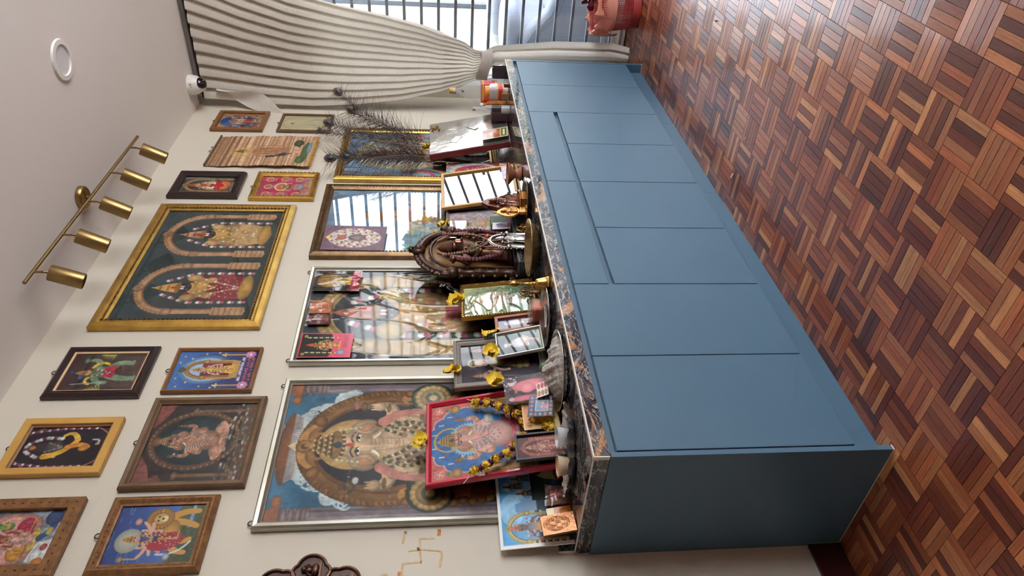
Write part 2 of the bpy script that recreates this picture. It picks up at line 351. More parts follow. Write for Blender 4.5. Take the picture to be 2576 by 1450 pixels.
MB().box(-0.0135, 3.2465, -0.0133, -0.0004, 0.958, 0.9605).box(-0.0145, -0.0122, -0.0133, -0.0004, ZT+0.0006, 0.9605).build('edge_trim', m_trim, bs)

# ------------------------------------------------------------------ sliding door, grille, outside
w1 = thing('window_1', 'white framed full height sliding glass door behind the curtain', 'window'); struct(w1)
mb = MB().box(XR+0.0, XR+0.10, DY1, DY0, -0.001, 0.095, bev=.004).box(XR, XR+0.10, DY1, DY0, DZ-0.08, DZ, bev=.004).box(XR, XR+0.10, DY0-0.06, DY0, 0.095, DZ-.08).box(XR, XR+0.10, DY1, DY1+0.06, 0.095, DZ-.08)
mb.build('window_frame', mat('white_aluminium', (222, 224, 222), 0.4, metal=0.0), w1)
MB().box(XR-0.016, XR-0.002, DY1, DY0, 0.0002, 0.022, bev=.003).box(XR-0.016, XR-0.002, DY1, DY0, 0.034, 0.052, bev=.003).build('track', m_white, w1)
m_glass = pane_mat('window_glass', 1.45)
for i, (y0, y1, xo) in enumerate(((-1.72, DY0-0.06, 0.075), (-3.24, -1.68, 0.045), (-0.68, DY0-0.07, 0.030))):
    MB().box(XR+xo, XR+xo+0.004, y0, y1, 0.095, DZ-0.08).build('pane', m_glass, w1)
m_bar = mat('grey_painted_steel', (190, 200, 212), 0.45, metal=0.0, var=(20, 0.3, (172, 182, 194)))
gr = thing('window_grille', 'grey steel security grille of horizontal bars outside the sliding door', 'grille', (3.90, 0, 0))
nb = 0; z = 1.094-0.1205*8
while z < 2.25:
    MB().box(-0.008, 0.008, DY1, DY0+0.02, z-0.011, z+0.011, bev=.003).build('bar', m_bar, gr); z += 0.1205
for y in (-1.7, -3.25, -0.12): MB().box(0.008, 0.028, y-0.02, y+0.02, 0.0, 2.27).build('upright', m_bar, gr)
m_out = mat('cream_render', (222, 220, 206), 0.8, var=(2, 0.3, (214, 210, 196)))
pf = MB().box(XR+0.1, 7.6, -9.0, 1.2, -0.12, -0.03).build('floor_porch', mat('porch_tile', (168, 160, 150), 0.5, var=(3, .4, (150, 140, 130)))); struct(pf)
pw = MB().box(XR+0.16, 6.06, -0.005, 0.145, -0.03, 2.9).build('wall_porch', m_out); struct(pw)
m_post = mat('dark_grey_steel', (84, 92, 104), 0.5, var=(10, .3, (70, 78, 88)))
MB().box(6.06, 6.16, -0.05, 0.15, -0.03, 2.9).build('porch_post', m_post); tag(bpy.data.objects['porch_post'], 'dark grey porch post at the end of the cream outside wall', 'post')
rf = MB().box(XR+0.16, 5.0, -4.2, 0.6, 2.75, 2.85).build('ceiling_porch', m_ceil); struct(rf)
gd = MB().box(7.6, 40, -25, 25, -0.2, -0.12).build('ground_outside', mat('outside_paving', (150, 150, 140), 0.9, var=(1, .6, (120, 126, 104)))); struct(gd)
# neighbour's buildings and hedge beyond the porch
nh = thing('neighbour_house', 'pale neighbouring house with red tiled roof beyond the porch', 'house', (15, 4.2, -0.12))
MB().box(-2, 2, -3, 2.5, 0, 2.6).build('wall', mat('pale_blue_wall', (206, 218, 232), 0.8, var=(2, .3, (192, 204, 220))), nh)
mb = MB(); mb.add([(-2.4, -3.3, 2.6), (2.4, -3.3, 2.6), (2.4, 2.8, 2.6), (-2.4, 2.8, 2.6), (0, -1.5, 3.7), (0, 1.0, 3.7)], [(0, 1, 4), (1, 2, 5, 4), (2, 3, 5), (3, 0, 4, 5), (0, 3, 2, 1)])
mb.build('roof', mat('red_roof_tile', (208, 96, 84), 0.7, var=(6, .5, (184, 78, 68))), nh)
MB().box(-2.04, -2.0, -2.2, -0.9, 0.9, 2.0).build('window_pane', mat('teal_shutter', (120, 176, 186), 0.5, var=(8, .3, (100, 160, 170))), nh)
MB().box(-2.04, -2.0, 0.1, 1.3, 0.9, 2.0).build('window_pane', MATS['teal_shutter'], nh)
def foliage(n, c, r, seed, leaf):
    q = random.Random(seed); mb = MB()
    for _ in range(n):
        while True:
            p = V(q.uniform(-1, 1), q.uniform(-1, 1), q.uniform(-1, 1))
            if 0.25 < np.linalg.norm(p) < 1: break
        p = p*np.array(r)+np.array(c); s = leaf*q.uniform(.6, 1.3); R = Euler((q.uniform(-1, 1), q.uniform(-1, 1), q.uniform(0, 6.3))).to_matrix()
        g = q.uniform(0.75, 1.15); mb.color((min(255, 112*g), min(255, 140*g), min(255, 70*g)))
        mb.add([tuple(Vector(p)+R @ Vector(a)) for a in ((-s, 0, 0), (0, -s*.45, 0), (s, 0, .15*s), (0, s*.45, 0))], [(0, 1, 2, 3)])
    return mb
m_leaf = mat('green_leaf', (110, 140, 70), 0.5, attr='Col', var=(3, .3, (140, 160, 84)))
for k, (x, y, rr) in enumerate(((10.8, -6.15, 0.62), (13.5, -8.0, 0.6))):
    t = thing('garden_tree', ('bright green leafy garden tree outside the door, the nearer one', 'bright green leafy garden tree outside the door, the farther one')[k], 'tree', (x, y, -0.12), group='garden trees outside')
    foliage(1300, (0, 0, 1.35+rr*.35), (rr, rr, rr*.9), 11+k, 0.16).build('crown', m_leaf, t)
    MB().tube([(0, 0, 0), (.05, .02, .8), (0, .05, 1.2)], [.12, .09, .06], 8).build('trunk', mat('bark', (96, 76, 58), 0.9, var=(14, .5, (70, 54, 42))), t)
MB().box(7.2, 7.3, 2.1, 2.9, -0.03, 2.3, bev=.01).build('orange_door_panel', mat('orange_paint', (236, 120, 60), 0.6, var=(4, .2, (224, 106, 50)))); tag(bpy.data.objects['orange_door_panel'], 'orange panel standing beyond the porch post', 'panel')

# grey sofa on the porch
m_sofa = mat('grey_upholstery', (158, 164, 178), 0.9, var=(300, 0.35, (138, 144, 158)), bump=(500, .25), sheen=.3)
so = thing('sofa', 'pale grey upholstered sofa standing on the porch beyond the grille', 'sofa', (4.20, 0, -0.03))
def pillow(mb, x0, x1, y0, y1, z0, z1, e=4.0, nu=28, nv=16):
    cx, cyy, cz = (x0+x1)/2, (y0+y1)/2, (z0+z1)/2; a, b, c = (x1-x0)/2, (y1-y0)/2, (z1-z0)/2
    sg = lambda v, p: math.copysign(abs(v)**p, v)
    def fn(u, v):
        th = 2*math.pi*u; ph = -math.pi/2+math.pi*v; k = 2/e
        return (cx+a*sg(math.cos(ph), k)*sg(math.cos(th), k), cyy+b*sg(math.cos(ph), k)*sg(math.sin(th), k), cz+c*sg(math.sin(ph), k))
    mb.grid(fn, nu, nv); return mb
prof_ = [(-.06, .70), (-.16, .70), (-.27, .675), (-.36, .62), (-.43, .55), (-.50, .49), (-.60, .455), (-.80, .44), (-1.02, .43)]
for x0 in (0.0, 1.25):
    mb = MB(); out_ = [(-.06, .03)]+prof_+[(-1.02, .03)]; n_ = len(out_)
    mb.add([(x0, y, z) for y, z in out_]+[(x0+.16, y, z) for y, z in out_], [tuple(range(n_))[::-1], tuple(range(n_, 2*n_))]+[(i, (i+1) % n_, n_+(i+1) % n_, n_+i) for i in range(n_)])
    sp0 = mb.build('side_panel', m_sofa, so)
    ring = [(y, z) for y, z in prof_]
    mb = MB(); P_ = []; K_ = 12
    for i, (y, z) in enumerate(ring):
        a0 = ring[max(0, i-1)]; a1 = ring[min(len(ring)-1, i+1)]; ty, tz = a1[0]-a0[0], a1[1]-a0[1]; l = math.hypot(ty, tz); ny, nz = tz/l, -ty/l
        for k in range(K_): an = 2*math.pi*k/K_; P_.append((x0+.08+.095*math.cos(an), y+ny*(.018+.042*math.sin(an)), z+nz*(.018+.042*math.sin(an))))
    mb.add(P_, [(i*K_+k, i*K_+(k+1) % K_, (i+1)*K_+(k+1) % K_, (i+1)*K_+k) for i in range(len(ring)-1) for k in range(K_)]+[tuple(range(K_))[::-1], tuple((len(ring)-1)*K_+k for k in range(K_))])
    mb.build('arm_pad', m_sofa, so, smooth=True)
    MB().tube([(x0-.003, y, z-.045) for y, z in prof_], .006, 6).build('piping', m_sofa, sp0, smooth=True)
MB().box(.16, 1.25, -.98, -.10, .06, .30, bev=.02).build('base', m_sofa, so)
pillow(MB(), .15, 1.26, -1.02, -.30, .26, .48).build('seat_cushion', m_sofa, so, smooth=True)
pillow(MB(), .06, 1.35, -.34, -.03, .10, .74, 5).build('backrest', m_sofa, so, smooth=True)
pillow(MB(), .04, .70, -.50, -.05, .715, .865, 3.2).build('head_cushion', m_sofa, so, smooth=True)
pillow(MB(), .72, 1.36, -.62, -.05, .74, .93, 3.2).build('head_cushion', m_sofa, so, smooth=True)

# ------------------------------------------------------------------ curtain and track
def curtain_mat():
    m = bpy.data.materials.new('cream_curtain_cloth'); m.use_nodes = True; N = m.node_tree.nodes; K = m.node_tree.links; N.remove(N['Principled BSDF']); out = N['Material Output']
    d = N.new('ShaderNodeBsdfDiffuse'); t = N.new('ShaderNodeBsdfTranslucent'); x = N.new('ShaderNodeMixShader'); x.inputs[0].default_value = 0.20
    tc_ = N.new('ShaderNodeTexCoord'); n = N.new('ShaderNodeTexVoronoi'); n.feature = 'DISTANCE_TO_EDGE'; n.inputs['Scale'].default_value = 46
    nn = N.new('ShaderNodeTexNoise'); nn.inputs['Scale'].default_value = 30; K.new(tc_.outputs['Object'], nn.inputs['Vector'])
    va = N.new('ShaderNodeVectorMath'); va.operation = 'MULTIPLY_ADD'; va.inputs[1].default_value = (.03, .03, .03); K.new(nn.outputs[1], va.inputs[0]); K.new(tc_.outputs['Object'], va.inputs[2])
    K.new(va.outputs[0], n.inputs['Vector'])
    r = N.new('ShaderNodeMapRange'); r.inputs[1].default_value = 0.0; r.inputs[2].default_value = 0.035; r.inputs[3].default_value = 0.55; r.inputs[4].default_value = 0.0; K.new(n.outputs['Distance'], r.inputs[0])
    n2 = N.new('ShaderNodeTexNoise'); n2.inputs['Scale'].default_value = 18; K.new(tc_.outputs['Object'], n2.inputs['Vector'])
    r2_ = N.new('ShaderNodeMapRange'); r2_.inputs[1].default_value = 0.47; r2_.inputs[2].default_value = 0.55; K.new(n2.outputs[0], r2_.inputs[0])
    mu = N.new('ShaderNodeMath'); mu.operation = 'MULTIPLY'; K.new(r.outputs[0], mu.inputs[0]); K.new(r2_.outputs[0], mu.inputs[1])
    c = N.new('ShaderNodeMix'); c.data_type = 'RGBA'; c.inputs[6].default_value = L4((226, 220, 210)); c.inputs[7].default_value = L4((150, 142, 132)); K.new(mu.outputs[0], c.inputs[0])
    K.new(c.outputs[2], d.inputs[0]); t.inputs[0].default_value = L4((244, 238, 224)); K.new(d.outputs[0], x.inputs[1]); K.new(t.outputs[0], x.inputs[2]); K.new(x.outputs[0], out.inputs[0])
    return m
m_curt = curtain_mat()
def interp(z, tab): return float(np.interp(z, [a for a, _ in tab], [b for _, b in tab]))
LEFT = [(0.0, -0.36), (0.95, -0.35), (1.03, -0.30), (1.09, -0.245), (1.2, -0.20), (1.6, -0.105), (1.9, -0.065), (2.2, -0.045), (2.5, -0.05), (2.8, -0.07), (2.95, -0.075)]
RIGHT = [(0.0, -0.50), (0.15, -0.535), (0.55, -0.53), (0.96, -0.485), (1.03, -0.445), (1.09, -0.45), (1.16, -0.505), (1.44, -0.605), (1.69, -0.665), (2.0, -0.725), (2.3, -0.80), (2.6, -0.92), (2.95, -1.10)]
cu = thing('curtain', 'cream curtain tied back at the side of the sliding door', 'curtain', (0, 0, 0))
NF = 12
def cur(u, v, z0, z1, nf):
    z = z0+(z1-z0)*v; l = interp(z, LEFT); r = interp(z, RIGHT); w = abs(r-l); yv = l+(r-l)*u
    amp = 0.030 if z > 1.3 else (0.030*(z-1.05)/0.25 if z > 1.12 else 0.014+0.02*max(0, 1.0-z))
    amp = max(0.008, amp); ph = u*nf*2*math.pi+0.5*math.sin(3*u*math.pi)+0.25*math.sin(z*1.7+u*9)
    fr_ = (ph/(2*math.pi)) % 1.0; fold = (1-2.0*math.exp(-((fr_-.5)/.13)**2))+0.25*math.cos(2*ph)*0.3
    xx = 3.505-amp*fold+0.010*math.sin(7*u+z*2.3)
    return (xx, yv+0.35*amp*math.cos(ph)*(1 if z > 1.3 else .4), z)
MB().grid(lambda u, v: cur(u, v, 1.045, 2.925, NF), NF*16, 70).build('drape', m_curt, cu, smooth=True)
MB().grid(lambda u, v: cur(u, v, 0.028, 1.02, 2.2), 60, 40).build('lower_drape', m_curt, cu, smooth=True)
def flap(u, v):
    z = 2.83-0.44*v*(0.55+0.45*u); w = 0.145*math.sin(min(1, v*1.05)*math.pi*0.62)*1.0*(0.6+.4*u)
    return (3.47-0.05*u*v-0.02*math.sin(5*u+3*v), -0.135+w*u*1.0, z)
MB().grid(flap, 16, 18).build('loose_flap', m_curt, cu, smooth=True)
mb = MB(); 
def strap(u, v): 
    a = u*2*math.pi; return (3.485+0.062*math.cos(a), -0.350+0.105*math.sin(a)*(1-.06*v), 0.985+0.078*v+0.02*math.sin(a)+0.004*math.sin(3*a))
mb.grid(strap, 48, 6)
mb.build('tieback_strap', mat('tieback_cloth', (186, 178, 170), 0.9, var=(60, .3, (170, 162, 154))), cu, smooth=True)
tr_ = thing('curtain_track', 'grey aluminium curtain track on the ceiling above the cream curtain', 'curtain track', (3.53, 0, ZC))
mt = mat('grey_aluminium', (140, 136, 134), 0.4, metal=.6, var=(20, .3, (110, 106, 104)))
MB().box(-0.02, 0.02, -2.4, -0.06, -0.030, -0.0005, bev=.003).build('rail', mt, tr_)
MB().box(-0.006, 0.006, -2.39, -0.07, -0.040, -0.030).build('glider_slot', mat('dark_slot', (52, 46, 42), 0.6, var=(20, .3, (40, 36, 32))), tr_)
MB().box(-0.024, 0.024, -0.06, -0.035, -0.036, -0.0005, bev=.004).build('end_cap', mt, tr_)

# ------------------------------------------------------------------ ceiling fittings
dl = thing('recessed_downlight', 'round white recessed downlight in the ceiling', 'downlight', (1.92, -0.872, ZC))
MB().lathe([(0.062, -0.002), (0.066, -0.010), (0.086, -0.009), (0.090, -0.0005)], 48, cap=False).build('trim_ring', mat('white_plastic', (236, 234, 230), 0.4), dl, smooth=True)
MB().lathe([(0.0005, -0.003), (0.064, -0.003)], 48, cap=False).build('diffuser', mat('diffuser', (222, 222, 222), 0.5), dl)
m_brass = mat('brushed_brass', (158, 132, 88), 0.33, metal=1.0, var=(60, 0.4, (138, 112, 72)), stretch=(1, 1, 12))
BY = -0.312; BZ = 2.935
sl = thing('spotlight_bar', 'brass ceiling bar with five cylindrical spotlight heads', 'ceiling light', (1.70, BY, ZC))
MB().lathe([(0.052, -0.0005), (0.052, -0.018), (0.047, -0.024), (0.0005, -0.024)], 40, cap=False).build('mount_plate', m_brass, sl, smooth=True)
MB().cyl((0, 0, -0.022), (0, 0, BZ-ZC), 0.006, seg=10).box(-0.004, 0.004, -0.03, 0.03, -0.028, -0.022).build('stem', m_brass, sl)
MB().cyl((1.04-1.70, 0, BZ-ZC), (2.345-1.70, 0, BZ-ZC), 0.0075, seg=12).build('bar', m_brass, sl, smooth=True)
m_lampin = mat('dark_socket', (70, 58, 44), 0.5, metal=.3, var=(30, .3, (50, 42, 34)))
for k, x in enumerate((2.215, 1.94, 1.665, 1.385, 1.115)):
    e = bpy.data.objects.new('lamp_head', None)
    til = math.radians((28, 30, 30, 29, 24)[k]); R = Euler((til, 0, 0)).to_matrix()
    c0 = Vector((x-1.70+0.012, 0.012, BZ-ZC-0.052)); d = R @ Vector((0, 0, -1))
    d = Vector((0.05, math.sin(til), -math.cos(til))).normalized()
    Mq = d.to_track_quat('Z', 'Y').to_matrix()
    prof = [(0.0005, 0.0), (0.031, 0.0), (0.033, 0.003), (0.033, 0.124), (0.031, 0.126), (0.029, 0.124), (0.029, 0.09), (0.0005, 0.088)]
    h = MB().lathe(prof, 32, c=tuple(c0), cap=False, M=Mq).build('lamp_head', m_brass, sl, smooth=True)
    MB().cyl((x-1.70, 0, BZ-ZC-0.004), tuple(Vector((x-1.70+0.004, 0.004, BZ-ZC-0.034))), 0.0055, seg=8).cyl(tuple(Vector((x-1.70+0.004, 0.004, BZ-ZC-0.034))), tuple(c0+d*0.012), 0.0045, seg=8).build('swivel_arm', m_brass, h)
    bpy.data.objects.remove(e)
dc = thing('security_camera', 'white dome security camera on the ceiling by the curtain', 'security camera', (3.405, -0.185, ZC))
mw = mat('camera_white', (228, 226, 220), 0.35)
MB().lathe([(0.066, -0.0005), (0.066, -0.012), (0.060, -0.050), (0.047, -0.070), (0.0005, -0.072)], 40, cap=False).build('base', mw, dc, smooth=True)
dv = Vector((-0.45, -0.62, -0.62)).normalized(); Mq = dv.to_track_quat('Z', 'Y').to_matrix()
ball = MB().sph((0, 0, -0.062), 0.047, 28, 18).build('ball', mw, dc, smooth=True)
MB().lathe([(0.0375, 0.028), (0.037, 0.034), (0.030, 0.044), (0.014, 0.0495), (0.0005, 0.050)], 32, c=(0, 0, -0.062), cap=False, M=Mq).build('lens_window', mat('black_glass', (16, 14, 26), 0.08, spec=.7), ball, smooth=True)
MB().sph(tuple(Vector((0, 0, -0.062))+dv*0.047+Vector((0.008, -0.008, -0.008))), 0.007, 10, 8).build('lens', mat('lens_glint', (120, 118, 126), 0.15), ball, smooth=True)
MB().box(-0.063, -0.0605, -0.012, 0.004, -0.030, -0.020).box(-0.062, -0.0595, -0.03, -0.02, -0.028, -0.022).build('sticker', mat('black_print', (34, 32, 34), 0.5), dc)

# ------------------------------------------------------------------ coral waste basket with liner
BX, BYY = 3.545, -0.745
bk = thing('waste_basket', 'coral red perforated plastic waste basket by the sliding door', 'basket', (BX, BYY, 0.001))
m_coral = mat('coral_plastic', (168, 62, 60), 0.35, var=(8, .25, (146, 50, 52)))
def rad(z): return 0.118+0.040*(z/0.29)
MB().lathe([(0.0005, 0.001), (0.116, 0.001), (0.120, 0.004), (rad(.06), .06), (rad(.06)-.003, .06), (0.114, .006), (0.0005, .004)], 56, cap=False).build('base', m_coral, bk, smooth=True)
mb = MB(); ns = 64
for k in range(ns):
    a = 2*math.pi*k/ns; mb.tube([(rad(z)*math.cos(a), rad(z)*math.sin(a), z) for z in (.058, .15, .272)], 0.0022, 4)
for z in np.arange(.068, .270, .0125): mb.tube([(rad(z)*math.cos(a), rad(z)*math.sin(a), z) for a in np.linspace(0, 2*math.pi, ns, endpoint=False)], 0.0022, 4, closed=True)
mb.build('lattice_wall', m_coral, bk)
MB().lathe([(rad(.27), .268), (rad(.27)+.008, .27), (rad(.29)+.009, .29), (rad(.29)-.002, .293), (rad(.29)-.004, .27)], 56, cap=False).build('rim', m_coral, bk, smooth=True)
lb = MB(); q = random.Random(5); ph = [q.uniform(0, 6) for _ in range(6)]
def bagfn(u, v):
    a = 2*math.pi*u; wob = 0.010*math.sin(7*a+ph[0])+0.008*math.sin(13*a+ph[1])+0.005*math.sin(23*a+ph[2])
    hang = 0.10+0.055*math.sin(a*2+4.2)+0.025*math.sin(5*a+ph[3])
    if v < .35:
        k = v/.35; r = rad(.25)-0.006+(0.012)*k; z = .17+.135*k+wob*k
    else:
        k = (v-.35)/.65; r = rad(.29)+.012+0.008*math.sin(k*3)+wob*.5*(k+.3); z = .305+wob+0.012*math.sin(k*3.14)-hang*k**1.15
        r = max(r, rad(max(0, z))+.008)
    return (r*math.cos(a), r*math.sin(a), z)
lb.grid(bagfn, 110, 22)
def bag_mat():
    m = bpy.data.materials.new('orange_film'); m.use_nodes = True; N = m.node_tree.nodes; K = m.node_tree.links; b = N['Principled BSDF']
    b.inputs['Base Color'].default_value = L4((244, 172, 146)); b.inputs['Roughness'].default_value = 0.3
    t = N.new('ShaderNodeBsdfTranslucent'); t.inputs[0].default_value = L4((250, 170, 140)); tp = N.new('ShaderNodeBsdfTransparent'); tp.inputs[0].default_value = L4((255, 190, 170))
    x = N.new('ShaderNodeMixShader'); x.inputs[0].default_value = .28; y = N.new('ShaderNodeMixShader'); y.inputs[0].default_value = .14; out = N['Material Output']
    nz = N.new('ShaderNodeTexNoise'); nz.inputs['Scale'].default_value = 40; bp = N.new('ShaderNodeBump'); bp.inputs['Strength'].default_value = .4; bp.inputs['Distance'].default_value = .01; K.new(nz.outputs[0], bp.inputs['Height']); K.new(bp.outputs[0], b.inputs['Normal'])
    K.new(b.outputs[0], x.inputs[1]); K.new(t.outputs[0], x.inputs[2]); K.new(x.outputs[0], y.inputs[1]); K.new(tp.outputs[0], y.inputs[2]); K.new(y.outputs[0], out.inputs[0]); return m
bl = lb.build('bin_liner', bag_mat(), None, smooth=True); bl.location = (BX, BYY, 0.001); tag(bl, 'translucent orange plastic bag lining the coral waste basket', 'plastic bag')
wr_ = MB(); wr_.grid(lambda u, v: (0.10*(u-.5)+.02*math.sin(9*v), 0.08*(v-.5)+.02*math.sin(8*u), 0.05*math.sin(5*u)*math.cos(4*v)+.03*u), 12, 12)
wp = wr_.build('crumpled_wrapper', mat('maroon_wrapper', (120, 30, 44), 0.35, var=(40, .6, (40, 34, 40))), None, smooth=True); wp.location = (BX-.02, BYY-0.045, 0.325); wp.rotation_euler = (.4, .5, .3); tag(wp, 'crumpled maroon and black wrapper on top of the waste basket', 'wrapper')
# ------------------------------------------------------------------ print painter: draws flat artwork into the colours of a fine grid
class Cv:
    def __init__(s, nx, ny, asp, bg_):
        s.nx, s.ny, s.asp = nx, ny, asp; s.w, s.h = nx*2, ny*2
        s.a = np.zeros((s.h, s.w, 3)); s.a[:] = bg_
        s.X, s.Y = np.meshgrid((np.arange(s.w)+.5)/s.w, (np.arange(s.h)+.5)/s.h); s.q = np.random.RandomState(nx*7+ny)
    def sl(s, x0, x1, y0, y1):
        return (slice(max(0, int(y0*s.h)-1), max(0, min(s.h, int(y1*s.h)+2))), slice(max(0, int(x0*s.w)-1), max(0, min(s.w, int(x1*s.w)+2))))
    def put(s, k, m, col, al=1.0):
        t = s.a[k]; c = np.asarray(col, float); mm = (m*al)[..., None] if m.dtype != bool else (m.astype(float)*al)[..., None]
        s.a[k] = t*(1-mm)+c*mm
    def R(s, x0, x1, y0, y1, col, al=1.0): k = s.sl(x0, x1, y0, y1); m = (s.X[k] >= x0) & (s.X[k] <= x1) & (s.Y[k] >= y0) & (s.Y[k] <= y1); s.put(k, m, col, al); return s
    def G(s, x0, x1, y0, y1, c0, c1):
        k = s.sl(x0, x1, y0, y1); t = np.clip((s.Y[k]-y0)/(y1-y0), 0, 1)[..., None]; s.a[k] = np.asarray(c0)*(1-t)+np.asarray(c1)*t; return s
    def E(s, cx, cy_, rx, ry, col, rot=0.0, sh=0.0, al=1.0, hole=None):
        b = max(rx, ry/s.asp)*1.05 if rot else rx; d = max(ry, rx*s.asp)*1.05 if rot else ry
        k = s.sl(cx-b, cx+b, cy_-d, cy_+d); dx = (s.X[k]-cx)*s.asp; dy = s.Y[k]-cy_
        if rot: c, n = math.cos(rot), math.sin(rot); dx, dy = dx*c+dy*n, -dx*n+dy*c
        rr = (dx/(rx*s.asp))**2+(dy/ry)**2; m = rr < 1
        if hole: m &= rr > hole*hole
        if sh:
            g = (1-sh*rr)[..., None]*np.asarray(col, float); mm = m.astype(float)[..., None]*al; s.a[k] = s.a[k]*(1-mm)+g*mm
        else: s.put(k, m, col, al)
        return s
    def P(s, pts, col, al=1.0):
        xs_ = [p[0] for p in pts]; ys_ = [p[1] for p in pts]; k = s.sl(min(xs_), max(xs_), min(ys_), max(ys_)); X, Y = s.X[k], s.Y[k]; m = np.zeros(X.shape, bool); n = len(pts)
        for i in range(n):
            (ax, ay), (bx, by) = pts[i], pts[(i+1) % n]
            if ay == by: continue
            m ^= ((ay > Y) != (by > Y)) & (X < (bx-ax)*(Y-ay)/(by-ay)+ax)
        s.put(k, m, col, al); return s
    def L(s, pts, w, col, w1=None, al=1.0):
        n = len(pts)-1
        for i in range(n):
            (ax, ay), (bx, by) = pts[i], pts[i+1]; wa = w if w1 is None else w+(w1-w)*i/n; wb_ = w if w1 is None else w+(w1-w)*(i+1)/n; mw_ = max(wa, wb_)
            k = s.sl(min(ax, bx)-mw_/s.asp, max(ax, bx)+mw_/s.asp, min(ay, by)-mw_, max(ay, by)+mw_)
            px = (s.X[k]-ax)*s.asp; py = s.Y[k]-ay; dx = (bx-ax)*s.asp; dy = by-ay; l2 = dx*dx+dy*dy+1e-12; t = np.clip((px*dx+py*dy)/l2, 0, 1)
            m = (px-t*dx)**2+(py-t*dy)**2 < (wa+(wb_-wa)*t)**2; s.put(k, m, col, al)
        return s
    def C(s, p0, p1, p2, w, col, w1=None, n=14, al=1.0):
        return s.L([((1-t)**2*p0[0]+2*t*(1-t)*p1[0]+t*t*p2[0], (1-t)**2*p0[1]+2*t*(1-t)*p1[1]+t*t*p2[1]) for t in np.linspace(0, 1, n)], w, col, w1, al)
    def arc(s, cx, cy_, rx, ry, a0, a1, w, col, n=40): return s.L([(cx+rx*math.cos(a), cy_+ry*math.sin(a)) for a in np.linspace(a0, a1, n)], w, col)
    def beads(s, pts, r, cols, n):
        pts = np.asarray(pts, float); d = np.r_[0, np.cumsum(np.hypot(*(np.diff(pts, axis=0)*[s.asp, 1]).T))]
        for i, t in enumerate(np.linspace(0, d[-1], n)): s.E(np.interp(t, d, pts[:, 0]), np.interp(t, d, pts[:, 1]), r/s.asp, r, cols[i % len(cols)], sh=.25)
        return s
    def noise(s, amt, sc=12, x0=0, x1=1, y0=0, y1=1):
        k = s.sl(x0, x1, y0, y1); sh = s.a[k].shape[:2]; g = np.zeros(sh)
        for f in (sc, sc*2.7):
            q = s.q.rand(int(f)+2, int(f)+2); yi = np.linspace(0, f, sh[0]); xi = np.linspace(0, f, sh[1]); y0i = yi.astype(int); x0i = xi.astype(int); fy = (yi-y0i)[:, None]; fx = (xi-x0i)[None]
            g += (q[y0i][:, x0i]*(1-fy)*(1-fx)+q[y0i+1][:, x0i]*fy*(1-fx)+q[y0i][:, x0i+1]*(1-fy)*fx+q[y0i+1][:, x0i+1]*fy*fx)-.5
        s.a[k] = s.a[k]*(1+amt*g[..., None]); return s
    def rgba(s):
        a = np.clip(s.a, 0, 255).reshape(s.ny, 2, s.nx, 2, 3).mean((1, 3)); l = lin(a); return np.concatenate([l, np.ones(l.shape[:2]+(1,))], 2).reshape(-1, 4)
pi = math.pi
GOLD = (206, 158, 84); DG = (150, 104, 50); SKIN = (226, 178, 140); PINK = (226, 140, 150)
def crown(c, x, y, w, h, col=GOLD, dk=DG):
    c.P([(x-w, y), (x+w, y), (x+w*.72, y+h*.45), (x+w*.38, y+h*.78), (x, y+h), (x-w*.38, y+h*.78), (x-w*.72, y+h*.45)], col)
    c.E(x, y+h*.02, w*1.05, h*.12, dk); c.E(x, y+h*.4, w*.72, h*.06, dk); c.E(x, y+h*.7, w*.45, h*.05, dk); c.E(x, y+h*.22, w*.22, h*.1, (170, 50, 50)); c.E(x, y+h, w*.12, h*.07, col)
def face(c, x, y, r, skin, mark=(200, 60, 40)):
    ry = r*c.asp*1.2; c.E(x, y, r, ry, skin, sh=.2)
    for d in (-1, 1): c.E(x+d*r*.4, y+ry*.08, r*.22, ry*.09, (40, 26, 22)); c.L([(x+d*r*.2, y+ry*.26), (x+d*r*.62, y+ry*.24)], r*c.asp*.06, (60, 40, 30))
    c.L([(x, y+.1*ry), (x, y-ry*.2)], r*c.asp*.06, tuple(v*.8 for v in skin)); c.E(x, y-ry*.45, r*.25, ry*.08, (176, 60, 60)); c.E(x, y+ry*.5, r*.12, ry*.16, mark)
